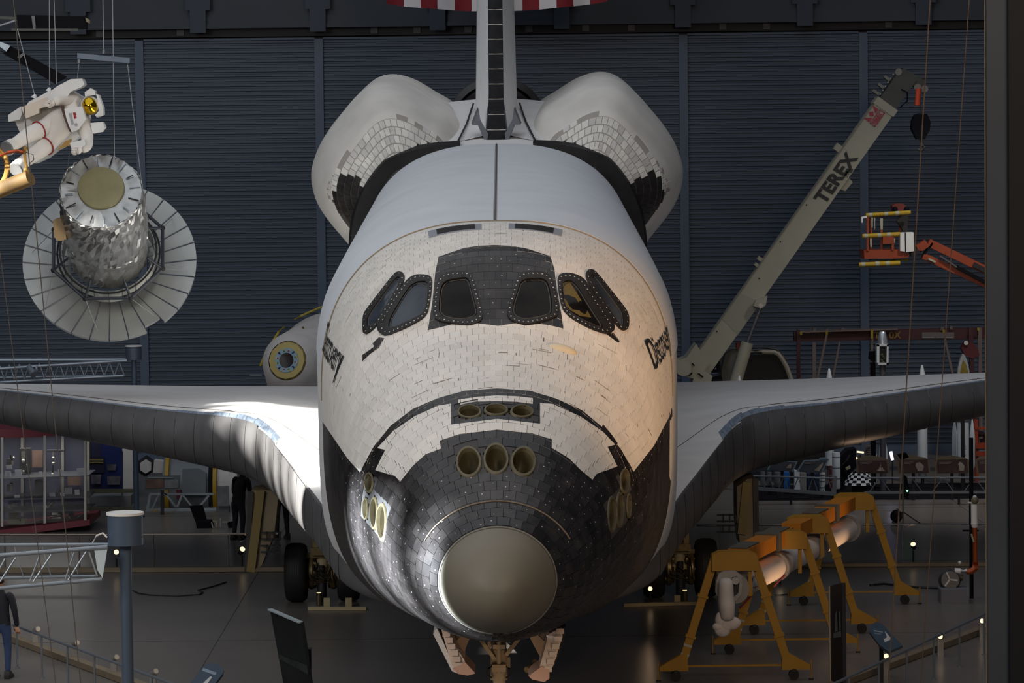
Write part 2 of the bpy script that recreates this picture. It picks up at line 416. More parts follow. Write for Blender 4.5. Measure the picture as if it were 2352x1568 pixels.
# --- regions read off the photograph, as outlines on the skin
c8 = lambda pts: [(800+.2976*u, 860+.2976*v) for u, v in pts]
c7 = lambda pts: [(820+.2721*u, 500+.2721*v) for u, v in pts]
NOSE_BLACK = [(728, 948), (740, 964), (800, 1053), (829, 1085)] + c8([(95, 760), (130, 690), (200, 560), (330, 400), (500, 270), (700, 185), (900, 130), (1150, 112), (1400, 130), (1600, 190), (1800, 280), (1980, 430), (2100, 580), (2180, 720), (2195, 750)]) + [(1452, 1085), (1500, 1024), (1538, 952), (1560, 900), (1700, 1700), (600, 1700)]
FRCS_WHITE = c8([(405, 830), (500, 710), (600, 620), (717, 577), (710, 515), (860, 465), (1150, 430), (1420, 460), (1568, 505), (1568, 570), (1700, 650), (1790, 740), (1880, 815), (1910, 770), (2070, 710), (1995, 560), (2055, 545), (1960, 445), (1790, 330), (1575, 232), (1478, 225), (1478, 385), (1150, 348), (795, 392), (795, 230), (695, 245), (520, 325), (350, 440), (230, 570), (290, 585), (215, 740), (365, 785)])
STRIP_WHITE = c8([(852, 200), (1000, 178), (1150, 168), (1300, 174), (1422, 188), (1422, 232), (1300, 216), (1150, 210), (1000, 214), (852, 238)])
HATCH_WHITE = [(1537, 966), (1543, 955), (1552, 950), (1552, 1110), (1541, 1112), (1536, 1096)]
SIDE_WHITE = [(1541, 1170), (1549, 1150), (1552, 1210), (1542, 1240)]
BROW_BLACK = c7([(690, 335), (900, 262), (1030, 243), (1160, 237), (1290, 243), (1420, 262), (1630, 330), (1665, 440), (1690, 640), (1720, 800), (1740, 940), (1640, 915), (1540, 900), (1420, 915), (1340, 895), (1190, 918), (1010, 895), (940, 915), (800, 905), (600, 955), (640, 700), (660, 480)])
MARK_L = c7([(50, 1215), (50, 1160), (150, 1090), (135, 1065), (190, 1010), (235, 1020), (190, 1100), (120, 1150)])
MARK_R = c7([(2100, 985), (2160, 975), (2215, 1045), (2200, 1058)])
WHITES = [FRCS_WHITE, STRIP_WHITE, HATCH_WHITE, SIDE_WHITE]; BLACKS = [NOSE_BLACK, BROW_BLACK, MARK_L, MARK_R]
def inside(pt, poly):
    x, y = pt; r = False; j = len(poly)-1
    for i in range(len(poly)):
        xi, yi = poly[i]; xj, yj = poly[j]
        if (yi > y) != (yj > y) and x < (xj-xi)*(y-yi)/(yj-yi)+xi: r = not r
        j = i
    return r
def polyarea(p): return abs(sum(p[i][0]*p[(i+1) % len(p)][1]-p[(i+1) % len(p)][0]*p[i][1] for i in range(len(p))))/2
def bb(poly): xs = [p[0] for p in poly]; y = [p[1] for p in poly]; return min(xs), min(y), max(xs), max(y)
BBX = {id(p): bb(p) for p in WHITES+BLACKS}
def clip(sub, conv):
    A = sum(conv[i][0]*conv[(i+1) % len(conv)][1]-conv[(i+1) % len(conv)][0]*conv[i][1] for i in range(len(conv)))
    if A < 0: conv = conv[::-1]
    out = sub
    for i in range(len(conv)):
        a, b = conv[i], conv[(i+1) % len(conv)]; inp = out; out = []
        if not inp: break
        side = lambda p: (b[0]-a[0])*(p[1]-a[1])-(b[1]-a[1])*(p[0]-a[0])
        for k in range(len(inp)):
            p, q = inp[k-1], inp[k]; sp, sq = side(p), side(q)
            if (sp >= 0) != (sq >= 0):
                t = sp/(sp-sq); out.append((p[0]+(q[0]-p[0])*t, p[1]+(q[1]-p[1])*t))
            if sq >= 0: out.append(q)
    return out
# --- thruster mouths (centre px, half sizes px)
JETS = [c8([(x, y)])[0] + (rx*.2976, ry*.2976, a) for x, y, rx, ry, a in
        [(935, 288, 80, 44, -8), (1140, 274, 80, 38, 0), (1340, 286, 78, 42, 8), (930, 676, 84, 104, 0), (1140, 652, 84, 104, 0), (1350, 672, 84, 100, 0),
         (163, 835, 28, 68, 6), (137, 1035, 17, 72, 0), (200, 1070, 24, 110, 4), (258, 1138, 32, 128, 6), (2130, 822, 32, 84, -6), (2162, 1012, 16, 84, 0), (2036, 1080, 32, 125, -6), (2095, 1045, 26, 120, -4)]]
JET3 = []
for jx, jy, rx, ry, ang in JETS:
    p, n = hit(jx, jy)
    a, _ = hit(jx-rx*.8, jy); b, _ = hit(jx+rx*.8, jy); c, _ = hit(jx, jy-ry*.8); d, _ = hit(jx, jy+ry*.8)
    if None in (a, b, c, d): JET3.append((p, n, None, None)); continue
    JET3.append((p, n, (b-a)/1.6, (c-d)/1.6))
def in_jet(px, grow=1.0):
    for (jx, jy, rx, ry, an), (p, n, u, v) in zip(JETS, JET3):
        if u is None: continue
        if ((px[0]-jx)/(rx*grow))**2 + ((px[1]-jy)/(ry*grow))**2 < 1: return True
    return False
# cut the mouths out of the base skin
def drop(f):
    c = sum((Vector(sk.v[i]) for i in f), Vector())/len(f)
    return c.y < 4.2 and c.z > -1.2 and in_jet(bproj(c), 0.92) and (OM @ c).y < 4.5
fine = MB()
keep = [f for f in sk.f if sk.v[f[0]][1] > 4.2]
fine.add(sk.v, keep); fine.mi = [0 if sk.v[f[0]][1] < 8.55 else (2 if sum(sk.v[i][2] for i in f)/4 < -1.45 else 1) for f in keep]
fine.build('fuselage_skin', [M_gap, M_wb, M_bb], ORB, smooth=50)
fy = np.arange(0.74, 4.31, 0.04); NF = 240; vs = [P(y, -1+2*j/NF) for y in fy for j in range(NF)]
px_of = [bproj(v) for v in vs]
jm = [in_jet(q, 1.03) and v.z > -1.1 for q, v in zip(px_of, vs)]
fs = [(i*NF+j, i*NF+(j+1) % NF, (i+1)*NF+(j+1) % NF, (i+1)*NF+j) for i in range(len(fy)-1) for j in range(NF)]
fs = [f for f in fs if not any(jm[k] for k in f)]
nsk = MB().add(vs, fs)
nsk.mi = [1 if (lambda q: inside(q, NOSE_BLACK) and not inside(q, FRCS_WHITE) and not inside(q, STRIP_WHITE))(px_of[f[0]]) else 0 for f in fs]
nsk.build('nose_skin', [M_gap, M_gapd], ORB, smooth=60)
# nose cap
nb_ = MB(); cy_ = [0.002, 0.01, 0.03, 0.07, 0.12, 0.2, 0.3, 0.4, 0.5, 0.6, 0.68, 0.74]
vs = []
for y in cy_:
    for j in range(64): vs.append(P(y, -1+2*j/64)*1.0 + Vector((0, 0, 0)))
fs = [(i*64+j, i*64+(j+1) % 64, (i+1)*64+(j+1) % 64, (i+1)*64+j) for i in range(len(cy_)-1) for j in range(64)] + [tuple(range(64))]
nb_.add(vs, fs); nb_.build('nose_cap', M_cap, ORB, smooth=60)
MB().path([P(0.76, -1+2*j/64) for j in range(64)], 0.016, 6, closed=True).build('nose_seal', mat('seal_grey', rgb(120, 116, 108), 0.6), ORB)
# ------------------------------------------------------------------ tiles
TH = 0.011; tiles = []          # (size on screen, verts, faces, black?, tint)
plugs = MB()
TROW = 0.152
def tile_rows():
    y = 0.785
    while y < 8.55:
        yield y, min(y+TROW, 8.6); y += TROW
CAMB = OI @ CAM_L
def tile_geo(c4, n, h0=0.0, h=TH, g=0.0012):
    """a tile on four skin points (ordered round): bevelled-edge slab"""
    m = (c4[0]+c4[1]+c4[2]+c4[3])/4
    lo = [p + n*h0 for p in c4]; hi = [p + (m-p).normalized()*g*1.5 + n*h for p in c4]
    return lo+hi, [(4, 5, 6, 7), (0, 1, 5, 4), (1, 2, 6, 5), (2, 3, 7, 6), (3, 0, 4, 7)]
for ri, (y0, y1) in enumerate(tile_rows()):
    ym = (y0+y1)/2; n = max(14, int(round(2*halflen(ym)/0.155/2))*2); off = 0.5 if ri % 2 else 0.0
    for j in range(n):
        s0 = -1+2*(j+off)/n; s1 = s0+2/n; gs = 0.0010/halflen(ym); gy = 0.0010
        wrap = lambda s: s-2 if s > 1 else s
        if s0 < 1 < s1: s1 = 1.0
        sm = wrap((s0+s1)/2)
        q = [P(y0+gy, wrap(s0+gs)), P(y0+gy, wrap(s1-gs)), P(y1-gy, wrap(s1-gs)), P(y1-gy, wrap(s0+gs))]
        c = (q[0]+q[1]+q[2]+q[3])/4; nr = NRM(ym, sm); face = nr.dot((CAMB-c).normalized())
        px = [bproj(p) for p in q]; pc = bproj(c)
        if y0 < 4.2 and face > 0 and (in_jet(pc, 1.05) or any(in_jet(p, 0.93) for p in px)): continue
        size = abs(sum(px[i][0]*px[(i+1) % 4][1]-px[(i+1) % 4][0]*px[i][1] for i in range(4)))/2 if face > 0 else 0
        tv = random.gauss(0, 1)
        if face <= 0.02:
            blk = c.z < 0.93; tiles.append((0, *tile_geo(q, nr), blk, tv)); continue
        ins = [(any(inside(p, B) for B in BLACKS) and not any(inside(p, Wp) for Wp in WHITES)) for p in px]
        x0, yy0, x1, yy1 = bb(px)
        near = [p for p in WHITES+BLACKS if BBX[id(p)][0] <= x1 and BBX[id(p)][2] >= x0 and BBX[id(p)][1] <= yy1 and BBX[id(p)][3] >= yy0]
        inb = any(inside(pc, B) for B in BLACKS)
        under_black = inb or any(ins) and any(any(inside(p, Wp) for Wp in WHITES) for p in px)
        bpart = [clip(B, px) for B in BLACKS if B in near]; bpart = [b for b in bpart if len(b) > 2]
        wpart = [clip(Wp, px) for Wp in WHITES if Wp in near]; wpart = [b for b in wpart if len(b) > 2]
        fullb = all(any(inside(p, B) for B in BLACKS) for p in px) and inb
        base_black = bool(fullb)
        wear = 1.0
        if 1.2 < ym < 1.8 and abs(sm) < 0.22: wear = 3.0-1.6*abs(sm)/0.22-(ym-1.2)*1.6
        if wear != 1.0: tv = (wear-1)/0.35*1.3
        if base_black and all(any(inside(p, Wp) for Wp in (FRCS_WHITE, STRIP_WHITE)) for p in px) and sum(polyarea(w_) for w_ in wpart) > 0.97*size: base_black = False; bpart = []; wpart = []
        if wpart and not base_black: base_black = any(inside(p, NOSE_BLACK) for p in px)
        tiles.append((size, *tile_geo(q, nr), base_black, tv))
        over = []
        if not base_black: over += [(b, True, 0.0012) for b in bpart]
        over += [(w_, False, 0.0024) for w_ in wpart]
        if not over: 
            if base_black and face > 0.15 and random.random() < 0.62:
                tz = TH+0.0012; u = (q[1]-q[0]); v = (q[3]-q[0]); o = q[0]+u*0.5+v*0.5+nr*tz + u*random.uniform(-.25, .25)+v*random.uniform(-.25, .25); r = random.choice((0.005, 0.006, 0.010))
                uu, vv = u.normalized()*r, v.normalized()*r
                plugs.add([o+uu*math.cos(k*1.0472)+vv*math.sin(k*1.0472) for k in range(6)], [(0, 1, 2, 3, 4, 5)])
            continue
        # map screen clip back onto the tile by an affine fit of its corners
        A = np.array([[p[0], p[1], 1] for p in px]); UVc = np.array([[0, 0], [1, 0], [1, 1], [0, 1.]]); cf, *_ = np.linalg.lstsq(A, UVc, rcond=None)
        top = tile_geo(q, nr)[0][4:]
        for poly, isb, lift in over:
            pts = []
            for p in poly:
                u, v = np.array([p[0], p[1], 1]) @ cf; u = min(max(u, 0), 1); v = min(max(v, 0), 1)
                pts.append(top[0]*(1-u)*(1-v)+top[1]*u*(1-v)+top[2]*u*v+top[3]*(1-u)*v)
            k = len(pts); vv = [p + nr*lift for p in pts] + [p - nr*TH*0.8 for p in pts]
            tiles.append((size*0.5, vv, [tuple(range(k))] + [(i, i+k, (i+1) % k+k, (i+1) % k) for i in range(k)], isb, tv))
def tint_attr(me, cols):
    at_ = me.color_attributes.new('tint', 'FLOAT_COLOR', 'CORNER'); arr = []
    for p, c in zip(me.polygons, cols): arr += [c[0], c[1], c[2], 1.0]*p.loop_total
    at_.data.foreach_set('color', arr)
def tcol(blk, tv):
    k = max(0.55, 1 + tv*0.22) if blk else max(0.84, min(1.05, 1 + tv*0.03))
    return (k, k, k) if blk else (k, k*(1-abs(tv)*0.004), k*(1-abs(tv)*0.015))
def emit_tiles(tl, nm, many, parent=ORB, lim=290):
    for blk in (False, True):
        tt = sorted([t for t in tl if t[3] == blk], key=lambda t: -t[0])
        m = M_bt if blk else M_wt; word = 'black_tile' if blk else 'white_tile'
        for t in tt[:lim]:
            b = MB().add(t[1], t[2]); me = b.mesh(word, m, smooth=None, fix=False); tint_attr(me, [tcol(blk, t[4])]*len(me.polygons))
            o = bpy.data.objects.new(word, me); COL.objects.link(o); put(o, parent)
        if tt[lim:]:
            b = MB(); cols = []
            for t in tt[lim:]:
                b.add(t[1], t[2]); cols += [tcol(blk, t[4])]*len(t[2])
            me = b.mesh(many+word+'_field', m, smooth=None, fix=False); tint_attr(me, cols)
            o = bpy.data.objects.new(many+word+'_field', me); COL.objects.link(o); put(o, parent); o['kind'] = 'stuff'
emit_tiles(tiles, 'tile', '')
plugs.build('tile_plugs', M_bolt, ORB, smooth=None, fix=False, kind='stuff')
# worn gap filler showing as short dark dashes on the white tiles
marks = MB()
for k in range(150):
    px_, py_ = random.uniform(760, 1530), random.uniform(520, 1010)
    if any(inside((px_, py_), B) for B in BLACKS) or (990 < px_ < 1300 and 560 < py_ < 770) or (830 < px_ < 1450 and 620 < py_ < 780): continue
    p, n = hit(px_, py_)
    if p is None or p.y > 8.4 or n.dot((CAMB-p).normalized()) < 0.1: continue
    t = Vector((1, 0, 0)); t = (t-n*t.dot(n)).normalized(); u = n.cross(t); L = random.choice((0.04, 0.06, 0.09, 0.13)); w = random.uniform(0.003, 0.009); o = p+n*(TH+0.002)
    if random.random() < 0.35: t, u = u, t; L *= 0.6
    marks.add([o-t*L-u*w, o+t*L-u*w*0.5, o+t*L+u*w, o-t*L+u*w*0.6], [(0, 1, 2, 3)])
marks.build('gap_filler_dashes', mat('dash_brown', rgb(104, 92, 80), 0.8), ORB, smooth=None, fix=False, kind='stuff')
p, n = hit(1292, 803); a_, _ = hit(1262, 796); b_, _ = hit(1328, 815)
xx = (b_-a_).normalized(); zz_ = n; yy = zz_.cross(xx).normalized(); xx = yy.cross(zz_)
MB().ball(p, ((b_-a_).length*0.5, 0.08, 0.07), 18, 10, Matrix((xx, yy, zz_)).transposed()).build('probe_cover', mat('probe_tan', rgb(214, 202, 176), 0.6), ORB, smooth=60)
# ------------------------------------------------------------------ thrusters
for (jx, jy, rx, ry, ang), (p, n, u, v) in zip(JETS, JET3):
    if u is None: continue
    uu, vv = u, v; N_ = 28
    side = abs(jx-1143) > 200
    # axis of the cup: mostly along the skin normal, opened upward / sideways as seen
    ax = -n; dep = 0.28
    def ringp(k, d, N_=N_): return [p + uu*math.cos(2*math.pi*i/N_)*k + vv*math.sin(2*math.pi*i/N_)*k + ax*d for i in range(N_)]
    def surf(k, lift):
        out = []
        for q in ringp(k, 0):
            loc, nn, i, dd = BV.find_nearest(q); out.append(loc + n*lift)
        return out
    b = MB(); rings = [surf(1.20, 0.004), surf(1.15, 0.02), surf(0.98, 0.022), [q for q in ringp(0.93, 0.03)]]
    vs = sum(rings, []); fs = [(r*N_+i, r*N_+(i+1) % N_, (r+1)*N_+(i+1) % N_, (r+1)*N_+i) for r in range(3) for i in range(N_)]
    b.add(vs, fs); ro = b.build('thruster', M_noz, ORB, smooth=40)
    b = MB(); rings = [ringp(0.94, 0.02), ringp(0.86, dep*0.4), ringp(0.66, dep*0.8), ringp(0.34, dep)]; vs = sum(rings, [])
    b.add(vs, [(r*N_+i, r*N_+(i+1) % N_, (r+1)*N_+(i+1) % N_, (r+1)*N_+i) for r in range(3) for i in range(N_)]); b.build('nozzle_cup', M_cup, ro, smooth=60)
    b = MB(); rings = [ringp(0.36, dep), ringp(0.2, dep*1.05), ringp(0.16, dep*1.3)]; vs = sum(rings, [])
    b.add(vs, [(r*N_+i, r*N_+(i+1) % N_, (r+1)*N_+(i+1) % N_, (r+1)*N_+i) for r in range(2) for i in range(N_)] + [tuple(range(2*N_, 3*N_))]); b.build('nozzle_throat', M_nozd, ro, smooth=60)
# ------------------------------------------------------------------ cockpit windows
def resample(poly, n):
    L = [0]
    for i in range(len(poly)): L.append(L[-1]+math.dist(poly[i], poly[(i+1) % len(poly)]))
    out = []
    for k in range(n):
        t = L[-1]*k/n; i = max(j for j in range(len(poly)) if L[j] <= t); a, b = poly[i], poly[(i+1) % len(poly)]; f = (t-L[i])/(L[i+1]-L[i])
        out.append((a[0]+(b[0]-a[0])*f, a[1]+(b[1]-a[1])*f))
    return out
def chaikin(poly, k=2):
    for _ in range(k):
        q = []
        for i in range(len(poly)):
            a, b = poly[i], poly[(i+1) % len(poly)]
            q += [(a[0]*.8+b[0]*.2, a[1]*.8+b[1]*.2), (a[0]*.2+b[0]*.8, a[1]*.2+b[1]*.8)]
        poly = q
    return poly
def align(inner, outer):
    """inner points matched to outer points by direction from the inner centre"""
    cx = sum(p[0] for p in inner)/len(inner); cy = sum(p[1] for p in inner)/len(inner)
    best = min(range(len(inner)), key=lambda k: math.dist(inner[k], outer[0]))
    return inner[best:]+inner[:best]
def sp(px, lift):
    p, n = hit(*px); return p + n*lift
def window(name, out, inn, pane_col, sheen=None, bolts=22):
    nn = 48; O = resample(chaikin(c7(out)), nn); I = align(resample(chaikin(c7(inn)), nn), O)
    mid = [((o[0]*.45+i[0]*.55), (o[1]*.45+i[1]*.55)) for o, i in zip(O, I)]
    O3 = [hit(*p) for p in O]; I3 = [hit(*p) for p in I]; m3 = [hit(*p) for p in mid]
    if any(p[0] is None for p in O3+I3+m3): print('window off skin', name); return
    rings = [[p+n*0.006 for p, n in O3], [p+n*0.034 for p, n in O3], [p+n*0.04 for p, n in m3], [p+n*0.036 for p, n in I3], [p+n*0.014 for p, n in I3]]
    vs = sum(rings, []); fs = [(r*nn+i, r*nn+(i+1) % nn, (r+1)*nn+(i+1) % nn, (r+1)*nn+i) for r in range(4) for i in range(nn)]
    wo = MB().add(vs, fs).build(name, M_fr, ORB, smooth=40)
    c = (sum(p[0] for p in I)/nn, sum(p[1] for p in I)/nn); rp = [[p+n*0.015 for p, n in I3]]
    for k in (0.66, 0.33): rp.append([sp((c[0]+(p[0]-c[0])*k, c[1]+(p[1]-c[1])*k), 0.015) for p in I])
    vs = sum(rp, []) + [sp(c, 0.015)]; fs = [(r*nn+i, r*nn+(i+1) % nn, (r+1)*nn+(i+1) % nn, (r+1)*nn+i) for r in range(2) for i in range(nn)] + [(2*nn+i, 2*nn+(i+1) % nn, 3*nn) for i in range(nn)]
    MB().add(vs, fs).build('window_pane', pane_col, wo, smooth=60)
    # inner bead
    MB().path([sp((p[0]*.93+c[0]*.07, p[1]*.93+c[1]*.07), 0.018) for p in I], 0.009, 6, closed=True).build('window_bead', mat('bead_grey', rgb(66, 62, 56), 0.5) if 'bead_grey' not in bpy.data.materials else bpy.data.materials['bead_grey'], wo)
    if bolts:
        bm_ = MB(); T = resample([((o[0]*.62+i[0]*.38), (o[1]*.62+i[1]*.38)) for o, i in zip(O, I)], bolts)
        for k, p in enumerate(T):
            q, n = hit(*p); x, y, _ = frame_of(n); r = 0.012 if k % 2 else 0.009; q = q+n*0.0405
            bm_.add([q+x*math.cos(a*1.0472)*r+y*math.sin(a*1.0472)*r for a in range(6)], [(0, 1, 2, 3, 4, 5)])
            bm_.add([q+x*math.cos(a*1.0472)*r+y*math.sin(a*1.0472)*r-n*0.006*(1) for a in range(6)], [(0, 1, 2, 3, 4, 5)])
        bm_.build('bolt_row', M_bolt, wo, smooth=None, fix=False, kind='stuff')
    return wo
M_gs = mat('cockpit_glass_side', (0.035, 0.042, 0.055), 0.12, var=0.7, scale=1.5, spec=0.25)
M_go = mat('cockpit_screen_olive', rgb(104, 86, 30), 0.4, var=0.2, scale=30)
window('forward_window', [(700, 500), (780, 466), (920, 462), (975, 490), (1010, 600), (1068, 830), (1045, 885), (960, 918), (860, 908), (700, 884), (645, 850), (655, 700), (680, 560)], [(712, 590), (760, 535), (925, 512), (952, 540), (985, 680), (1024, 820), (990, 855), (870, 880), (695, 840), (698, 700)], M_gl, bolts=34)
window('forward_window', [(1400, 465), (1540, 460), (1620, 488), (1660, 560), (1705, 790), (1690, 840), (1600, 875), (1420, 916), (1300, 880), (1268, 830), (1275, 760), (1330, 570), (1360, 500)], [(1385, 530), (1560, 518), (1612, 560), (1640, 700), (1645, 825), (1560, 850), (1400, 880), (1308, 835), (1310, 760), (1350, 640)], M_gl, bolts=34)
window('middle_window', [(430, 530), (500, 488), (600, 492), (640, 515), (632, 640), (605, 800), (570, 855), (430, 935), (240, 1012), (185, 965), (176, 910), (300, 705)], [(446, 590), (520, 547), (600, 545), (612, 600), (600, 760), (565, 822), (420, 892), (310, 948), (272, 930), (290, 850)], M_gs, bolts=36)
mw = window('middle_window', [(1685, 500), (1740, 476), (1830, 482), (1912, 525), (1965, 610), (2165, 900), (2165, 960), (2110, 995), (1960, 945), (1800, 855), (1730, 785), (1698, 640)], [(1720, 560), (1790, 532), (1850, 580), (1990, 810), (2090, 958), (1950, 900), (1800, 822), (1738, 745)], M_gl, bolts=36)
scr = [sp(p, 0.019) for p in c7([(1730, 560), (1788, 545), (1850, 640), (1975, 850), (1880, 835), (1800, 790), (1745, 735)])]
MB().add(scr, [tuple(range(7))]).build('window_screen', M_go, mw, smooth=None)
window('side_window', [(350, 460), (405, 476), (408, 525), (370, 612), (172, 930), (90, 992), (60, 985), (62, 830), (100, 770), (300, 510)], [(335, 515), (378, 508), (368, 565), (180, 885), (112, 938), (96, 930), (96, 862), (130, 800)], M_gs, bolts=24)
window('side_window', [(1925, 458), (1980, 443), (2020, 478), (2252, 770), (2284, 830), (2282, 942), (2250, 963), (2198, 940), (2040, 722), (1925, 520)], [(1958, 490), (1988, 484), (2220, 790), (2240, 850), (2240, 932), (2212, 922), (2060, 692), (1970, 540)], M_gs, bolts=24)
# overhead slot windows
for sgn in (-1, 1):
    so = MB()
    def ov(y, s, l): return P(y, sgn*s)+NRM(y, sgn*s)*l
    def slot(name, y0, y1, s0, s1, l, m, par):
        b = MB(); b.grid(lambda u, v: ov(lerp(y0, y1, u), lerp(s0, s1, v), l), 2, 12)
        for uu in (0, 1): b.grid(lambda u, v: ov(lerp(y0, y1, uu), lerp(s0, s1, u), lerp(0, l, v)), 12, 1)
        for vv in (0, 1): b.grid(lambda u, v: ov(lerp(y0, y1, u), lerp(s0, s1, vv), lerp(0, l, v)), 2, 1)
        return b.build(name, m, par)
    w_ = slot('overhead_window', 7.72, 8.34, 0.022, 0.108, 0.020, bpy.data.materials.get('slot_rim') or mat('slot_rim', rgb(150, 152, 160), 0.5), ORB)
    slot('window_pane', 7.80, 8.27, 0.032, 0.094, 0.026, M_fr, w_)
MB().path([P(1.2, 0.36*(2*k/40-1))+NRM(1.2, 0.36*(2*k/40-1))*0.013 for k in range(41)], 0.011, 5).build('nose_ring_seam', mat('ring_tan', rgb(128, 112, 92), 0.7), ORB)
# lettering on both flanks
def flank_text(px, py, sgn, s, size):
    p, n = hit(px, py); y0 = p.y; X, Z, L = section(y0)
    a0 = np.interp(-p.z, -Z, L); vs, fs = text_mesh(s, size, 0.004)
    mx = max(v.x for v in vs); out = []
    for v in vs:
        y = y0 + v.x if sgn > 0 else y0 + (mx - v.x)
        X, Z, L = section(y); a = np.interp(-(p.z+0.02*(y-y0)), -Z, L) - v.y
        q = P(y, sgn*a/L[-1]); out.append(q + NRM(y, sgn*a/L[-1])*0.03)
    return MB().add(out, fs).build('flank_lettering', mat('lettering_black', (0.015, 0.015, 0.017), 0.6) if 'lettering_black' not in bpy.data.materials else bpy.data.materials['lettering_black'], ORB, smooth=None, fix=False)
flank_text(1500, 850, 1, 'Discovery', 0.62)
flank_text(780, 862, -1, 'Discovery', 0.62)
# ------------------------------------------------------------------ payload bay doors
M_door = mat('bay_door_blanket', rgb(214, 217, 222), 0.7, var=0.05, scale=0.8, bump=0.05, bscale=6)
SD = 0.40
for sgn, lab in ((-1, None), (1, None)):
    dr = None
    edges = [8.85, 12.95, 17.1, 21.3, 27.1]
    for k in range(4):
        y0, y1 = edges[k]+0.012, edges[k+1]-0.012
        b = MB(); nu, nv = 8, 26
        f = lambda u, v, off: (lambda y, s: P(y, s)+NRM(y, s)*off)(lerp(y0, y1, u), sgn*lerp(0.003, SD, v))
        b.grid(lambda u, v: f(u, v, 0.022), nu, nv)
        # rims
        b.grid(lambda u, v: f(0, u, lerp(0.0, 0.022, v)), nv, 1); b.grid(lambda u, v: f(1, u, lerp(0.0, 0.022, v)), nv, 1)
        b.grid(lambda u, v: f(u, 0, lerp(0.0, 0.022, v)), nu, 1); b.grid(lambda u, v: f(u, 1, lerp(0.0, 0.022, v)), nu, 1)
        if dr is None: dr = b.build('payload_bay_door', M_door, ORB)
        else: b.build('door_panel', M_door, dr)
MB().path([P(y, 0)+Vector((0, 0, 0.016)) for y in np.linspace(8.85, 27.1, 30)], 0.016, 5).build('door_centreline', M_seam, ORB)
MB().path([P(8.8, -0.46+0.92*k/60)+NRM(8.8, -0.46+0.92*k/60)*0.012 for k in range(61)], 0.010, 5).build('bay_front_seam', mat('bay_seal', rgb(150, 132, 104), 0.8), ORB)
# ------------------------------------------------------------------ rear deck, black bulkhead edge, engine pods
ARC = MB()
def arcp(s, y, h): return P(y, s)+NRM(y, s)*h
for sgn in (-1, 1):
    b = MB(); n = 40; rows = []
    for k in range(n+1):
        s = sgn*lerp(0.075, 0.50, k/n); t = k/n
        h = 0.05+0.36*min(1, (t/0.34)**1.3) - 0.17*t
        rows.append([arcp(s, 27.12, 0.0), arcp(s, 27.14, h), arcp(s, 27.5, h+0.06), arcp(s, 27.5, 0.0)])
    vs = sum(rows, []); fs = [(i*4+j, i*4+(j+1) % 4, (i+1)*4+(j+1) % 4, (i+1)*4+j) for i in range(n) for j in range(4)]
    b.add(vs, fs).build('bulkhead_edge', M_bb, ORB)
b = MB(); ysr = [27.4, 29, 31, 33, 34.0]
b.grid(lambda u, v: P(lerp(27.4, 34.0, u), lerp(-1, 1, v)), 8, 64); b.build('aft_fuselage', M_wb, ORB, smooth=50)
PODO = [(0.62, 3.78), (0.95, 4.26), (1.35, 4.52), (1.8, 4.79), (2.25, 4.92), (2.62, 4.86), (2.95, 4.62), (3.27, 4.26), (3.52, 3.95), (3.74, 3.6), (3.88, 3.25), (3.93, 2.95), (3.88, 2.6), (3.76, 2.3), (3.56, 2.0), (3.2, 1.56), (2.85, 1.15), (2.4, 0.95), (1.9, 1.4), (1.3, 2.4)]
def pod_scale(y):
    t = (y-26.75)/3.3
    return 0.0 if t <= 0 else (1.0 if t >= 1 else math.sin(t*math.pi/2)**0.62)
def spl(v):
    n = len(PODO)-1; x = v*n; i = min(int(x), n-1); t = x-i
    p0, p1, p2, p3 = (PODO[max(i-1, 0)], PODO[i], PODO[i+1], PODO[min(i+2, n)])
    c = lambda a, b, c_, d: 0.5*((2*b)+(-a+c_)*t+(2*a-5*b+4*c_-d)*t*t+(-a+3*b-3*c_+d)*t**3)
    return c(p0[0], p1[0], p2[0], p3[0]), c(p0[1], p1[1], p2[1], p3[1])
def podP(sgn, y, v):
    x, z = spl(v); k = pod_scale(y); ax, az = 1.75, 2.45
    # nose of the pod leans forward and down onto the shoulder of the fuselage
    return Vector((sgn*(ax+(x-ax)*(0.30+0.70*k)*min(1, k*1.6+0.0)), y, az+(z-az)*(0.38+0.62*k)*min(1, k*1.6)))
POD_BLACK = {-1: [(680+.2551*u, 160+.2551*v) for u, v in [(1530, 685), (1360, 712), (1230, 688), (1100, 718), (950, 806), (800, 915), (622, 1060), (575, 1000), (540, 955), (505, 985), (465, 950), (440, 975), (410, 955), (365, 1040), (330, 1150), (350, 1200), (400, 1290), (480, 1390), (525, 1410), (700, 1300), (1000, 1000), (1400, 800)]],
             1: [(1120+.2551*u, 160+.2551*v) for u, v in [(330, 680), (400, 675), (550, 710), (650, 678), (760, 690), (900, 750), (1100, 880), (1305, 1035), (1340, 970), (1375, 930), (1405, 950), (1445, 915), (1470, 940), (1510, 910), (1560, 1000), (1590, 1100), (1560, 1190), (1500, 1280), (1440, 1345), (1395, 1375), (1200, 1300), (900, 1000), (500, 800)]]}
POD_TILED = {-1: [(680+.2551*u, 160+.2551*v) for u, v in [(290, 1060), (330, 960), (500, 740), (700, 545), (830, 455), (1000, 440), (1120, 520), (1260, 590), (1330, 700), (1250, 800), (700, 1200), (300, 1150)]],
             1: [(1120+.2551*u, 160+.2551*v) for u, v in [(560, 700), (620, 600), (760, 500), (900, 420), (1090, 430), (1230, 540), (1400, 700), (1560, 880), (1640, 1060), (1590, 1130), (1300, 1200), (800, 850)]]}
M_pod = mat('pod_blanket', rgb(214, 210, 204), 0.75, var=0.09, scale=1.3, bump=0.08, bscale=7)
M_ptile = mat('pod_white_tile', rgb(212, 210, 206), 0.6, var=0.12, scale=2.5, tint=True)
M_podgap = mat('pod_gap_filler', rgb(158, 153, 147), 0.9)
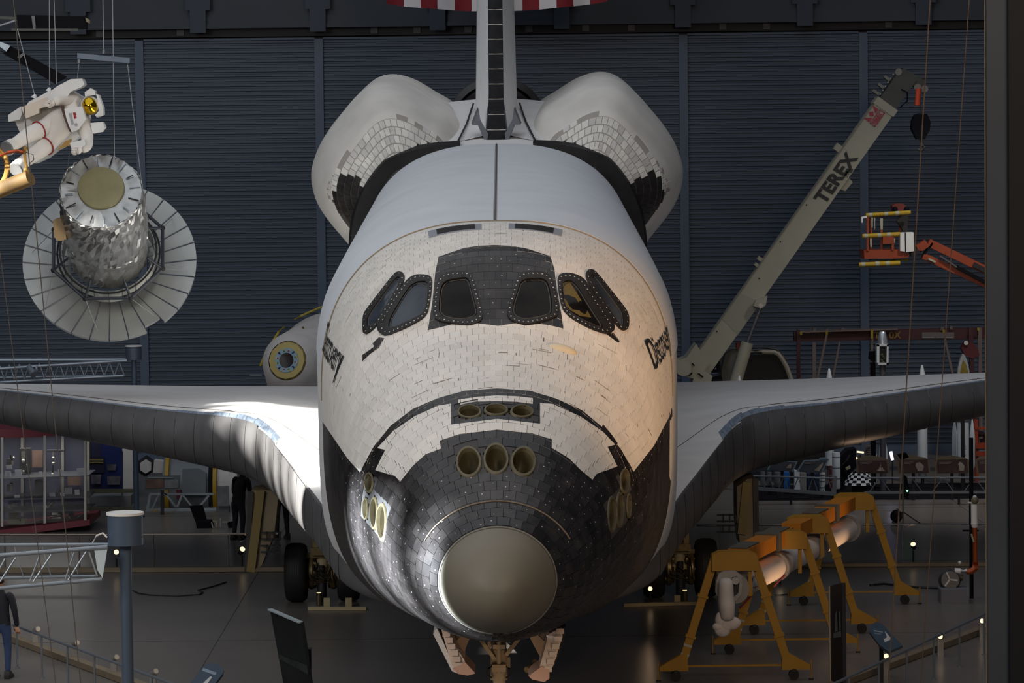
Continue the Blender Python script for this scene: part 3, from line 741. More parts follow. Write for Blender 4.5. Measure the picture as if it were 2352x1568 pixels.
for sgn in (-1, 1):
    b = MB(); ysp = [26.76, 26.8, 26.86, 26.93] + list(np.arange(27.0, 30.2, 0.09)) + [30.6, 31, 32.5, 34.0]
    nv = 96
    vs = [podP(sgn, y, j/nv) for y in ysp for j in range(nv+1)]
    fs = [(i*(nv+1)+j, i*(nv+1)+j+1, (i+1)*(nv+1)+j+1, (i+1)*(nv+1)+j) for i in range(len(ysp)-1) for j in range(nv)]
    b.add(vs, fs); pq = [bproj(v) for v in vs]
    b.mi = [(1 if inside(pq[f[0]], POD_BLACK[sgn]) else 2 if inside(pq[f[0]], POD_TILED[sgn]) else 0) if vs[f[0]].y < 29.9 and f[0] % (nv+1) < 0.84*nv else 0 for f in fs]
    b.add([vs[k] for k in range((len(ysp)-1)*(nv+1), len(ysp)*(nv+1))], [tuple(range(nv+1))], 0)
    pod = b.build('engine_pod', [M_pod, M_gapd, M_podgap], ORB, smooth=60)
    rowsy = [26.9]; 
    while rowsy[-1] < 30.0:
        y = rowsy[-1]; rowsy.append(y + (0.06 if y < 27.3 else 0.10 if y < 28 else 0.17 if y < 29 else 0.26))
    seq = []
    for ri in range(len(rowsy)-1):
        y0, y1 = rowsy[ri]+0.004, rowsy[ri+1]-0.004; n = 40; off = 0.5 if ri % 2 else 0
        for j in range(n):
            v0, v1 = (j+off)/n+0.0006, min((j+1+off)/n, 1)-0.0006
            if v1 > 0.86: continue
            q = [podP(sgn, y0, v0), podP(sgn, y0, v1), podP(sgn, y1, v1), podP(sgn, y1, v0)]
            c = sum(q, Vector())/4; nr = (q[1]-q[0]).cross(q[3]-q[0])
            if nr.length < 1e-6: continue
            nr.normalize()
            if nr.dot(c-Vector((sgn*2.3, 30.5, 2.6))) < 0: nr = -nr
            if nr.dot((CAMB-c).normalized()) < 0.06: continue
            pc = bproj(c); blk = inside(pc, POD_BLACK[sgn])
            if not blk and not inside(pc, POD_TILED[sgn]): continue
            px = [bproj(p) for p in q]; size = abs(sum(px[i][0]*px[(i+1) % 4][1]-px[(i+1) % 4][0]*px[i][1] for i in range(4)))/2
            if blk and pc[1] > 420: pass
            seq.append((size, *tile_geo(q, nr, h0=-0.004, h=0.012, g=0.006), blk, random.gauss(0, 1)))
    for blk in (False, True):
        tt = sorted([t for t in seq if t[3] == blk], key=lambda t: -t[0]); m = M_bt if blk else M_ptile; word = 'black_tile' if blk else 'white_tile'
        for t in tt[:140]:
            tv = t[4]; k = max(0.7, min(1.1, 1+tv*0.13)) if not blk else 1.0
            me = MB().add(t[1], t[2]).mesh(word, m, smooth=None, fix=False); tint_attr(me, [(k, k, k*(0.98 if tv > 0 else 1))]*len(me.polygons))
            o = bpy.data.objects.new(word, me); COL.objects.link(o); put(o, pod)
        if tt[140:]:
            bb_ = MB(); cols = []
            for t in tt[140:]: bb_.add(t[1], t[2]); k = max(0.7, min(1.1, 1+t[4]*0.13)); cols += [(k, k, k)]*len(t[2])
            me = bb_.mesh(word+'_field', m, smooth=None, fix=False); tint_attr(me, cols); o = bpy.data.objects.new(word+'_field', me); COL.objects.link(o); put(o, pod); o['kind'] = 'stuff'
    # thin black line down the deck beside the fin
    MB().path([(sgn*0.50, 31.5, 4.36), (sgn*0.62, 29.6, 4.05), (sgn*0.78, 27.6, 3.80)], 0.022, 5).build('deck_seam', M_dark, ORB)
dk = MB(); dk.grid(lambda u, v: (lerp(-1.25, 1.25, v), lerp(27.3, 32.5, u), lerp(3.74, 4.42, u)-0.10*abs(2*v-1)**2+0.0), 6, 10)
dk.build('aft_deck', M_wb, ORB, smooth=50)
# ------------------------------------------------------------------ tail fin
FB = (27.75, 3.72)                       # leading edge foot
def fin_sec(z):
    """leading edge y, chord and half thickness at height z"""
    t = z-FB[1]; yle = FB[0]+t*1.02; ch = 6.9-t*0.62; return yle, ch, 0.455-0.017*t
def finP(z, u, side, off=0.0):
    yle, ch, ht = fin_sec(z); s = u*ch
    h = ht*(min(1, s/(0.42*ch)))**0.85 if s < 0.45*ch else ht*(1-(s-0.45*ch)/(0.55*ch)*0.75)
    return Vector((side*(0.145*min(1, (z-FB[1])/0.01)*1.0 + h - 0.145*h/ht + off), yle+s, z))
zs = np.linspace(FB[1]-0.1, FB[1]+8.0, 24)
us = [0, 0.02, 0.05, 0.09, 0.14, 0.2, 0.28, 0.36, 0.45, 0.6, 0.8, 1.0]
b = MB()
for side in (-1, 1): b.grid(lambda u, v: finP(lerp(zs[0], zs[-1], u), us[min(int(round(v*11)), 11)], side), 23, 11)
vs_top = [finP(zs[-1], u, 1) for u in us]+[finP(zs[-1], u, -1) for u in us[::-1]]; b.add(vs_top, [tuple(range(len(vs_top)))])
fin = b.build('tail_fin', mat('fin_white', rgb(236, 236, 236), 0.6, var=0.04), ORB, smooth=30)
# leading edge strip: one black tile after another, flaring at the foot
z = FB[1]-0.02; k = 0
while z < FB[1]+7.6:
    dz = 0.30; z1 = z+dz-0.018
    wf = lambda zz: 0.150+0.075*max(0, 1-(zz-FB[1])/0.9)**1.3
    q = []
    for zz in (z, z1):
        yle = fin_sec(zz)[0]
        q.append([(-wf(zz), yle+0.02, zz), (-wf(zz)*0.96, yle-0.05, zz), (0, yle-0.075, zz), (wf(zz)*0.96, yle-0.05, zz), (wf(zz), yle+0.02, zz)])
    MB().add(q[0]+q[1], [(i, i+1, 5+i+1, 5+i) for i in range(4)] + [(0, 4, 9, 5), (4, 3, 2, 1, 0), (5, 6, 7, 8, 9)]).build('edge_tile', M_bt2 if k else globals().setdefault('M_bt2', mat('black_edge_tile', (0.014, 0.014, 0.015), 0.65, var=0.4, scale=4, spec=0.15)), fin)
    # pale gap strip and blue-grey side strips
    MB().bbox((-wf(z1)*0.97, fin_sec(z1)[0]-0.045, z1), (wf(z1)*0.97, fin_sec(z1)[0]+0.08, z1+0.018)).build('edge_gap', M_gap if k % 2 else M_gap, fin)
    z += dz; k += 1
for side in (-1, 1):
    b = MB(); b.grid(lambda u, v: (side*(lerp(0.150, 0.176, v)+0.075*max(0, 1-u*8.0/0.9)**1.3), fin_sec(lerp(FB[1], zs[-1], u))[0]+lerp(0.0, 0.30, v), lerp(FB[1], zs[-1], u)), 40, 2)
    b.build('edge_strip', mat('strip_blue', rgb(62, 76, 96), 0.5) if 'strip_blue' not in bpy.data.materials else bpy.data.materials['strip_blue'], fin)
    # grey foot fairing wedge
    z0 = FB[1]
    MB().prism([(side*0.20, 27.70, z0-0.02), (side*0.37, 28.0, z0+0.37), (side*0.49, 28.15, z0+0.36), (side*0.36, 28.35, z0+0.68), (side*0.33, 28.2, z0+0.47), (side*0.17, 27.85, z0+0.20)], (side*0.03, 0.25, 0.03)).build('foot_fairing', mat('fairing_grey', rgb(96, 98, 104), 0.5) if 'fairing_grey' not in bpy.data.materials else bpy.data.materials['fairing_grey'], fin)
# upper engine bell peeping up behind the deck
Mx = Matrix.Translation((0, 33.9, 3.62)) @ Matrix.Rotation(math.radians(-90), 4, 'X')
MB().lathe([(0.45, 0), (0.7, 0.5), (0.88, 1.2), (0.98, 1.9), (1.02, 2.4), (0.99, 2.4), (0.86, 1.6)], 40, Mx).build('engine_bell', mat('bell_dark', (0.03, 0.03, 0.032), 0.35, 0.6), ORB, smooth=50)
Mx0 = Matrix.Translation((0, 33.5, 3.70)) @ Matrix.Rotation(math.radians(-88), 4, 'X')
MB().lathe([(1.02, 0), (1.15, 0.1), (1.15, 0.26), (1.05, 0.3), (0.95, 0.1)], 40, Mx0).build('engine_collar', mat('collar_dark', (0.035, 0.034, 0.034), 0.4, 0.3), ORB, smooth=40)
# ------------------------------------------------------------------ wings
WLE = [(1.5, 7.2, -1.42), (1.9, 8.0, -1.46), (2.35, 9.4, -1.49), (2.62, 11.0, -1.51), (2.98, 13.2, -1.54), (3.35, 15.2, -1.57), (3.75, 17.4, -1.60), (4.15, 19.5, -1.63), (4.42, 20.7, -1.66), (4.75, 21.6, -1.66), (5.2, 22.25, -1.65), (6.0, 23.15, -1.64), (7.0, 24.15, -1.62), (8.0, 25.1, -1.60), (9.0, 26.05, -1.58), (10.0, 27.0, -1.57), (11.0, 27.95, -1.55), (11.9, 28.9, -1.52)]
WX = [p[0] for p in WLE]
def wing_par(x):
    yl = pchip(WX, [p[1] for p in WLE], x); zl = pchip(WX, [p[2] for p in WLE], x)
    T = pchip([2.0, 3.0, 4.2, 5.0, 7.0, 10.0, 11.9], [0.55, 0.72, 1.0, 1.12, 1.0, 0.82, 0.6], x)
    yt = pchip([2.35, 6, 11.9], [32.6, 32.4, 31.6], x); zt = pchip([2.35, 6, 11.9], [-1.93, -1.85, -1.60], x)
    a = pchip([2.35, 4.4, 5.0, 11.9], [0.55, 0.75, 0.95, 0.85], x)
    return yl, zl, T, yt, zt, a
def wingP(sgn, x, s, up, off=0.0):
    """s metres behind the leading edge"""
    yl, zl, T, yt, zt, a = wing_par(x); c = yt-yl; s = min(s, c); t = s/c
    zc = zl+(zt-zl)*t
    f = math.sqrt(max(0, 1-(1-min(s/a, 1))**2))
    k = 1.0 if s < a else max(0.02, 1-((s-a)/(c-a))**1.25)
    bulge = 1 + 0.55*math.exp(-((x-2.4)/1.1)**2)*min(1, s/3)*k    # fairing up the fuselage side
    cu = pchip([2.35, 4.6, 6.5, 11.9], [0.50, 0.50, 0.42, 0.36], x)
    h = T*f*k*(cu*bulge if up else 0.48)
    return Vector((sgn*x, yl+s - off*(1-f), zc + (h+off*f if up else -h-off*f)))
M_wtop = mat('wing_blanket', rgb(224, 222, 221), 0.7, var=0.06, scale=0.9, bump=0.04, bscale=7)
M_wst = mat('wing_step_tile', rgb(132, 146, 164), 0.35, var=0.35, scale=5, stretch=(5, 0.5, 1))
def sdist(x, n): 
    c = wing_par(x)[3]-wing_par(x)[0]
    return [c*(k/n)**2 for k in range(n+1)]
for sgn in (-1, 1):
    xs = [1.5+0.1*i for i in range(int((11.9-1.5)/0.1)+1)]+[11.9]; n = 26
    b = MB(); vs = []; fs = []; m = 2*n+1
    for x in xs:
        sd = sdist(x, n)
        vs += [wingP(sgn, x, s, True) for s in sd[::-1]] + [wingP(sgn, x, s, False) for s in sd[1:]]
    fs = [(i*m+j, i*m+j+1, (i+1)*m+j+1, (i+1)*m+j) for i in range(len(xs)-1) for j in range(m-1)]
    mi = [(2 if n-5 <= j < n+5 else 0 if j < n else 1) for i in range(len(xs)-1) for j in range(m-1)]
    b.add(vs, fs); b.mi = mi; b.add([vs[(len(xs)-1)*m+j] for j in range(m)], [tuple(range(m))], 0)
    wing = b.build('wing', [M_wtop, M_bb, M_rcc], ORB, smooth=50)
    # leading edge panels, one by one
    xp = [2.42, 2.62, 2.82, 3.02, 3.22, 3.43, 3.64, 3.85, 4.06, 4.28, 4.52, 4.78, 5.1, 5.46, 5.86, 6.28, 6.72, 7.18, 7.65, 8.13, 8.62, 9.12, 9.63, 10.15, 10.68, 11.22, 11.78]
    for k in range(len(xp)-1):
        x0, x1 = xp[k]+0.004, xp[k+1]-0.004
        su = 0.42 if x0 < 4.0 else 0.5 if x0 < 4.4 else 0.62; su *= 1.0
        sl = 0.7
        prof = [(su*(1-i/8)**1.6, True) for i in range(8)] + [(sl*(i/8)**1.6, False) for i in range(9)]
        ao = lambda x, s, u: wingP(sgn, x, s, u, 0.026)
        nu = 6; v = [ao(lerp(x0, x1, i/nu), s, u) for i in range(nu+1) for s, u in prof]; mm = len(prof)
        f = [(i*mm+j, i*mm+j+1, (i+1)*mm+j+1, (i+1)*mm+j) for i in range(nu) for j in range(mm-1)]
        # rear return lip, so the panel has thickness
        e = [wingP(sgn, lerp(x0, x1, i/nu), su+0.015, True) for i in range(nu+1)]; o0 = len(v); v += e
        f += [(i*mm, (i+1)*mm, o0+i+1, o0+i) for i in range(nu)]
        MB().add(v, f).build('edge_panel', M_rcc, wing, smooth=60)
    # blue-grey carrier tiles behind the panels
    steps = [(4.02, 4.30, 0.5, 1.5), (4.30, 4.62, 0.62, 1.55), (4.62, 5.0, 0.62, 1.25), (5.0, 5.5, 0.62, 1.0), (5.5, 6.3, 0.62, 0.84)] + [(6.3+0.9*i, 7.2+0.9*i, 0.62, 0.78) for i in range(6)]
    for x0, x1, s0, s1 in steps:
        nsub = max(2, int((x1-x0)/0.15))
        for q in range(nsub):
            a_, c_ = lerp(x0, x1, q/nsub)+0.003, lerp(x0, x1, (q+1)/nsub)-0.003
            if c_ > 11.85: continue
            b = MB(); b.grid(lambda u, v: wingP(sgn, lerp(a_, c_, u), lerp(s0, s1, v), True, 0.016), 1, 4)
            b.grid(lambda u, v: wingP(sgn, lerp(a_, c_, u), s1, True, lerp(0.016, -0.005, v)), 1, 1)
            b.build('carrier_tile', M_wst, wing, smooth=50)
    # seam across the upper skin
    MB().path([wingP(sgn, x, 1.75-0.05*x, True, 0.004) for x in np.linspace(5.0, 11.8, 30)], 0.010, 4).build('wing_seam', M_seam, wing)
    MB().path([wingP(sgn, x, lerp(5.0, 1.5, (x-3.1)/1.9), True, 0.004) for x in np.linspace(3.1, 5.0, 16)], 0.008, 4).build('wing_seam', M_seam, wing)
# ------------------------------------------------------------------ landing gear (orbiter axes; floor found through OI)
M_tyre = mat('tyre_rubber', rgb(24, 20, 20), 0.75, var=0.1)
M_hub = mat('hub_tan', rgb(120, 106, 78), 0.5, 0.2, var=0.3, scale=8)
M_strut = mat('strut_cream', rgb(176, 162, 130), 0.5, var=0.1, scale=5)
M_gold = mat('brass_fitting', rgb(124, 106, 70), 0.4, 0.5, var=0.3, scale=10)
M_chrome = mat('chrome', rgb(200, 200, 200), 0.15, 1.0)
M_dpink = mat('door_lining', rgb(206, 190, 176), 0.55, var=0.1, scale=4)
M_door_w = mat('gear_door_white', rgb(214, 212, 208), 0.5, var=0.05)
def toB(p): return OI @ Vector(p)
def wheel(parent, wx, wy, R, Wd, dirx):
    c = Vector((wx, wy, R))
    Mx = OI @ Matrix.Translation(c) @ Matrix.Rotation(math.pi/2, 4, 'Y')
    h = Wd/2; pr = [(R*0.50, -h*0.82), (R*0.62, -h*0.95), (R*0.78, -h), (R*0.90, -h*0.93), (R*0.97, -h*0.70), (R, -h*0.35), (R, h*0.35), (R*0.97, h*0.70), (R*0.90, h*0.93), (R*0.78, h), (R*0.62, h*0.95), (R*0.50, h*0.82)]
    t = MB().lathe(pr, 44, Mx).build('tyre', M_tyre, parent, smooth=40)
    gb = MB()
    for z in (-h*0.3, -h*0.1, h*0.1, h*0.3): gb.lathe([(R*1.001, z-0.006), (R*1.002, z), (R*1.001, z+0.006)], 44, Mx)
    gb.build('tread_groove', M_dark, t)
    for s in (-1, 1):
        MB().lathe([(R*0.52, s*h*0.80), (R*0.48, s*h*0.6), (R*0.40, s*h*0.45), (R*0.22, s*h*0.45), (R*0.2, s*h*0.75), (R*0.10, s*h*0.8), (0.001, s*h*0.8)], 28, Mx).build('wheel_hub', M_hub, t, smooth=30)
    bb_ = MB()
    for k in range(10):
        a = 2*math.pi*k/10; p = Mx @ Vector((R*0.33*math.cos(a), R*0.33*math.sin(a), dirx*h*0.45)); q = Mx @ Vector((R*0.33*math.cos(a), R*0.33*math.sin(a), dirx*h*0.6)); bb_.tube(p, q, 0.02, n=6)
    bb_.build('hub_bolt', M_gold, t)
m0_door = mat('gear_door_lining', rgb(118, 104, 80), 0.6, var=0.1)
MGY = 22.9
for sg in (-1, 1):
    gx = sg*3.42
    for d in (-1, 1): wheel(ORB, gx+d*0.50, MGY, 0.565, 0.42, -d)
    st = MB().tube(toB((gx, MGY, 0.62)), toB((gx, MGY, 1.35)), 0.11, n=16); st.tube(toB((gx, MGY, 1.3)), toB((gx, MGY, 3.0)), 0.17, n=16)
    st.bar(toB((gx-0.46, MGY, 0.565)), toB((gx+0.46, MGY, 0.565)), 0.16, 0.16)
    s_ = st.build('main_strut', M_strut, ORB)
    b = MB()
    for d in (-1, 1):
        Mx = OI @ Matrix.Translation((gx+d*0.21, MGY, 0.565)) @ Matrix.Rotation(math.pi/2, 4, 'Y')
        b.lathe([(0.02, -0.06), (0.30, -0.06), (0.33, -0.03), (0.33, 0.03), (0.30, 0.06), (0.02, 0.06)], 20, Mx)
        for k in range(8):
            a = 2*math.pi*k/8; b.tube(Mx @ Vector((0.26*math.cos(a), 0.26*math.sin(a), -0.10)), Mx @ Vector((0.26*math.cos(a), 0.26*math.sin(a), 0.10)), 0.045, n=8)
    b.build('brake_pack', M_gold, s_)
    b = MB(); b.bar(toB((gx-0.12, MGY-0.2, 1.0)), toB((gx-0.12, MGY-0.2, 1.7)), 0.10, 0.08); b.bar(toB((gx+0.12, MGY-0.2, 1.0)), toB((gx+0.12, MGY-0.2, 1.7)), 0.10, 0.08)
    b.bar(toB((gx-0.2, MGY-0.22, 1.0)), toB((gx+0.2, MGY-0.22, 1.0)), 0.16, 0.14); b.bar(toB((gx-0.3, MGY-0.1, 0.9)), toB((gx+0.3, MGY-0.1, 0.9)), 0.09, 0.09)
    b.build('torque_link', M_gold, s_)
    b = MB(); b.tube(toB((gx, MGY-0.25, 0.02)), toB((gx, MGY-0.25, 0.55)), 0.09, n=14); b.tube(toB((gx, MGY-0.25, 0.55)), toB((gx, MGY-0.25, 0.72)), 0.06, n=14); b.build('jack_post', M_dark, s_)
    b = MB()
    for k in range(5):
        z = 0.8+0.1*k; b.path([toB((gx-0.28+0.07*k, MGY-0.3, 0.62)), toB((gx-0.24+0.05*k, MGY-0.36, 0.45+0.05*k)), toB((gx-0.05+0.07*k, MGY-0.34, 0.40)), toB((gx+0.18, MGY-0.3, 0.6+0.05*k))], 0.018, 6)
    b.build('brake_line', mat('hose_dark', rgb(50, 40, 26), 0.4, 0.4) if 'hose_dark' not in bpy.data.materials else bpy.data.materials['hose_dark'], s_)
    b = MB(); b.tube(toB((gx+sg*0.1, MGY+0.2, 1.2)), toB((gx+sg*1.0, MGY+1.2, 2.7)), 0.07, n=10); b.build('side_brace', M_strut, s_)
    # the tall main gear door hanging edge-on outside the wheels
    dY = 22.0
    pl = [at(p[0], p[1], dY) for p in ([(576, 1128), (600, 1124), (640, 1128), (630, 1225), (600, 1300), (572, 1312), (568, 1311)] if sg < 0 else [(1693, 1118), (1716, 1100), (1735, 1098), (1737, 1240), (1712, 1245), (1700, 1250), (1694, 1200)])]
    pb = [toB(p) for p in pl]
    dm = MB().prism(pb, toB((0, dY+1, 0))-toB((0, dY, 0)))
    do = dm.build('main_gear_door', m0_door, ORB)
    e0, e1 = (pb[0], pb[-1]) if sg < 0 else (pb[2], pb[3])
    MB().bar(e0, e1, 0.10, 0.14, up=(0, 1, 0)).build('door_seal_edge', mat('door_edge_dark', rgb(40, 34, 30), 0.6) if 'door_edge_dark' not in bpy.data.materials else bpy.data.materials['door_edge_dark'], do)
    MB().bar(vl(pb[0], pb[1], 0.7)+Vector((0.05, -0.05, 0)), vl(pb[-1], pb[-2], 0.5)+Vector((0.05, -0.05, 0)), 0.16, 0.08, up=(0, 1, 0)).build('door_rib', mat('rib_olive', rgb(108, 92, 44), 0.5) if 'rib_olive' not in bpy.data.materials else bpy.data.materials['rib_olive'], do)
    for k, (q0, q1) in enumerate(((0.55, 0.63), (0.72, 0.80))):
        c0 = vl(pb[1], pb[4], q0)+Vector((0.28*(-sg), -0.1, 0)); 
        b = MB(); b.bar(c0-Vector((0.28, 0, 0)), c0+Vector((0.10, 0, 0.0)), 0.03, 0.03); b.bar(c0-Vector((0.28, 0, 0.12)), c0+Vector((0.10, 0, -0.12)), 0.03, 0.03)
        for xk in (-0.16, -0.04, 0.08): b.bar(c0+Vector((xk, 0, 0.02)), c0+Vector((xk, 0, -0.14)), 0.03, 0.03)
        b.build('door_hinge', M_dark, do)
# nose gear and its two doors
NY = 5.0
pz = lambda px, py, Y: toB(at(px, py, Y))
Y0 = NY+0.1
b = MB(); b.tube(pz(1146, 1440, NY), pz(1146, 1500, NY), 0.10, n=16); b.tube(pz(1146, 1490, NY), pz(1146, 1560, NY), 0.115, n=16); b.tube(pz(1146, 1550, NY), toB((0.02, NY, 0.45)), 0.085, n=16)
b.bar(pz(1128, 1452, NY-0.05), pz(1166, 1452, NY-0.05), 0.10, 0.1)
ns = b.build('nose_strut', M_strut, ORB)
b = MB(); b.bar(pz(1100, 1462, NY-0.1), pz(1136, 1512, NY-0.1), 0.05, 0.05); b.bar(pz(1196, 1460, NY-0.1), pz(1162, 1504, NY-0.1), 0.05, 0.05); b.bar(pz(1124, 1455, NY-0.1), pz(1124, 1486, NY-0.1), 0.045, 0.045)
b.build('drag_brace', M_strut, ns)
b = MB(); b.bar(pz(1132, 1484, NY-0.13), pz(1160, 1484, NY-0.13), 0.08, 0.06); b.bar(pz(1130, 1532, NY-0.12), pz(1162, 1532, NY-0.12), 0.12, 0.1); b.bar(pz(1168, 1508, NY), pz(1168, 1532, NY), 0.05, 0.05); b.tube(pz(1146, 1470, NY-0.14), pz(1146, 1545, NY-0.14), 0.03, n=10)
b.build('strut_collar', M_strut, ns)
b = MB()
for dx in (-1, 1): MB().path([pz(1146+dx*14, 1528, NY-0.12), pz(1146+dx*26, 1536, NY-0.14), pz(1146+dx*27, 1550, NY-0.12), pz(1146+dx*16, 1556, NY-0.12)], 0.012, 6).build('hydraulic_line', M_dark, ns)
for d in (-1, 1):
    wheel(ORB, d*0.30+0.02, NY, 0.405, 0.22, -d)
def plate(poly, dy, th):
    return [pz(p[0], p[1], NY+dy) for p in poly]
nd = []
for sg, outer, inner, arm, tip in (
    (-1, [(1003, 1441), (995, 1456), (1038, 1541), (1050, 1546)], [(1012, 1440), (1022, 1448), (1043, 1478), (1068, 1518), (1058, 1535), (1040, 1535)], [(1046, 1475), (1064, 1452), (1078, 1456), (1079, 1464), (1062, 1508)], [(1040, 1536), (1050, 1530), (1068, 1520), (1092, 1546), (1074, 1551), (1052, 1547)]),
    (1, [(1290, 1435), (1299, 1440), (1296, 1470), (1262, 1562), (1254, 1566)], [(1260, 1456), (1290, 1440), (1292, 1462), (1270, 1530), (1256, 1545), (1240, 1530)], [(1213, 1455), (1223, 1448), (1251, 1472), (1243, 1512), (1226, 1482)], [(1244, 1530), (1262, 1538), (1262, 1558), (1250, 1566), (1222, 1560), (1214, 1552)])):
    off = Vector((0, 1.9, 0))
    d_ = MB().prism(plate(outer, -1.0, 0), off).build('nose_gear_door', M_door_w if sg < 0 else M_bb, ORB)
    MB().prism(plate(inner, -1.02, 0), off*0.9).build('door_lining', M_dpink, d_)
    MB().prism(plate(arm, -0.6, 0), Vector((0, 0.06, 0))).build('hinge_arm', mat('hinge_cream', rgb(226, 200, 168), 0.5) if 'hinge_cream' not in bpy.data.materials else bpy.data.materials['hinge_cream'], d_)
    MB().prism(plate(tip, -1.05, 0), Vector((0, 0.5, 0))).build('door_seal', mat('seal_rose', rgb(196, 160, 140), 0.6) if 'seal_rose' not in bpy.data.materials else bpy.data.materials['seal_rose'], d_)
    for k in range(6):
        t = (k+0.5)/6; a = vl(plate(inner, -1.03, 0)[1], plate(inner, -1.03, 0)[4], t)
        MB().box(a, (0.10, 0.03, 0.07)).build('lining_tile', M_dpink, d_)
b = MB(); q = pz(1210, 1538, NY-0.6); b.tube(q, q+Vector((0.18, 0.25, 0.03)), 0.045, n=10); q2 = pz(1228, 1518, NY-0.5); b.tube(q2, q2+Vector((0.02, 0.2, -0.12)), 0.035, n=10); b.build('tow_fitting', M_gold, ORB)
# belly floods: small lamps standing under the nose light the gear doors
spot('gear_lamp_left', (-1.5, 2.0, 0.3), (-0.8, 4.6, 1.9), 60, 45, (1.0, 0.62, 0.40), 0.6, 0.1)
spot('gear_lamp_right', (2.2, 2.2, 0.3), (0.9, 4.6, 1.9), 60, 45, (1.0, 0.62, 0.38), 0.6, 0.1)
# ------------------------------------------------------------------ hung exhibits and stands, left of the spacecraft
def slabp(pts, Y, t): return MB().prism([at(p[0], p[1], Y) for p in pts], (0, t, 0))
def m_(name, *a, **k): return bpy.data.materials.get(name) or mat(name, *a, **k)
M_steel = mat('galvanised_tube', rgb(148, 158, 168), 0.35, 0.55, var=0.06)
M_drum = mat('drum_paint', rgb(74, 88, 106), 0.4, 0.1)
M_wire = mat('steel_wire', rgb(96, 92, 86), 0.5, 0.4)
M_wirew = mat('wire_pale', rgb(150, 152, 156), 0.5, 0.3)
M_black = mat('matte_black', (0.006, 0.006, 0.009), 0.7, spec=0.1)
M_whitep = mat('white_paint', rgb(222, 222, 220), 0.5)
M_foil = mat('silver_foil', rgb(178, 178, 176), 0.30, 0.85, var=0.2, scale=5, bump=1.0, bscale=5)
M_suit = mat('suit_fabric', rgb(226, 220, 212), 0.8, var=0.05, bump=0.25, bscale=14)
M_visor = mat('gold_visor', rgb(214, 172, 40), 0.12, 1.0)
M_red = mat('red_stripe', rgb(150, 26, 36), 0.6)
def skinned(name, joints, edges, m, parent=None, root=0, sub=1, local=None):
    """one continuous body grown round a skeleton; joints: (point, radius or (rx, ry))"""
    me = bpy.data.meshes.new(name); me.from_pydata([tuple(j[0]) for j in joints], edges, []); o = bpy.data.objects.new(name, me); COL.objects.link(o)
    o.modifiers.new('skin', 'SKIN'); s = o.modifiers.new('sub', 'SUBSURF'); s.levels = sub; s.render_levels = sub
    if not me.skin_vertices: me.attributes.new('skin', 'FLOAT', 'POINT')
    for i, j in enumerate(joints):
        r = j[1]; me.skin_vertices[0].data[i].radius = (r, r) if not isinstance(r, tuple) else r
        me.skin_vertices[0].data[i].use_root = (i == root)
    dg = bpy.context.evaluated_depsgraph_get(); ev = bpy.data.meshes.new_from_object(o.evaluated_get(dg))
    bpy.data.objects.remove(o); bpy.data.meshes.remove(me)
    ev.name = name
    for q in (m if isinstance(m, (list, tuple)) else [m]): ev.materials.append(q)
    ev.shade_smooth(); o = bpy.data.objects.new(name, ev); COL.objects.link(o)
    if parent: put(o, parent)
    return o
# --- lighting truss stands
def truss_stand(name, label, Y, pole_px, top, bot, drum_w, chords, zig, floor_py=None, end=None):
    sc = ppm(Y); base = at(pole_px, 1000, Y); base.z = 0
    t = thing(name, label, 'truss', base)
    c0 = at(pole_px, top, Y); c1 = at(pole_px, bot, Y)
    MB().tube((c0.x+0.0, Y, 0), (c0.x, Y, c1.z), drum_w*0.16/sc, n=20).build('pole', M_drum, t)
    MB().tube((c0.x, Y, 0), (c0.x, Y, 0.03), drum_w*0.5/sc, n=24).build('foot_plate', M_drum, t)
    r = drum_w/2/sc
    d = MB().lathe([(0.001, c1.z), (r*0.97, c1.z), (r*0.97, c0.z-0.02)], 36, Matrix.Translation((c0.x, Y, 0))).build('drum', M_drum, t)
    MB().lathe([(r*0.97, c0.z-0.03), (r*1.03, c0.z-0.025), (r*1.03, c0.z), (0.001, c0.z)], 36, Matrix.Translation((c0.x, Y, 0))).build('drum_lid', M_whitep, d)
    for (a, b, dy, rr) in chords: MB().tube(at(a[0], a[1], Y+dy), at(b[0], b[1], Y+dy), rr, n=10).build('chord', M_steel, t)
    for a, b, dy0, dy1, rr in zig: MB().tube(at(a[0], a[1], Y+dy0), at(b[0], b[1], Y+dy1), rr, n=8).build('lacing_bar', M_steel, t)
    if end: slabp(end, Y-0.25, 0.03).build('end_plate', m_('end_plate_white', rgb(190, 206, 214), 0.4), t)
    return t
c4 = lambda u, v: (u*.3189, 1160+v*.3189)
zz = [(c4(-260, 575), c4(-150, 385)), (c4(0, 550), c4(115, 375)), (c4(-10, 470), c4(40, 380)), (c4(215, 550), c4(285, 365)), (c4(240, 550), c4(370, 355)), (c4(470, 535), c4(535, 340)), (c4(490, 540), c4(620, 335)), (c4(700, 510), c4(640, 335))]
tn = truss_stand('truss_stand', 'near grey truss arm on a pole with a drum cap, beside the left railing', -4.0, 287, 1176, 1250, 84,
    [(c4(-500, 288), c4(800, 282), 0.18, 0.019), (c4(-500, 400), c4(775, 300), -0.25, 0.024), (c4(-500, 640), c4(735, 532), -0.25, 0.022), (c4(-500, 535), c4(690, 510), 0.18, 0.017)],
    [(a, b, -0.25, -0.25, 0.011) for a, b in zz] + [(c4(370+200*k, 520), c4(300+200*k, 290), 0.18, 0.18, 0.007) for k in range(-2, 2)], end=[c4(680, 325), c4(772, 318), c4(738, 525), c4(700, 462)])
MB().path([at(213, 1246, -4.1), at(222, 1230, -4.1), at(236, 1224, -4.1), at(246, 1234, -4.1)], 0.011, 6).build('power_cable', M_whitep, tn)
c3 = lambda u, v: (u*.3189, 760+v*.3189)
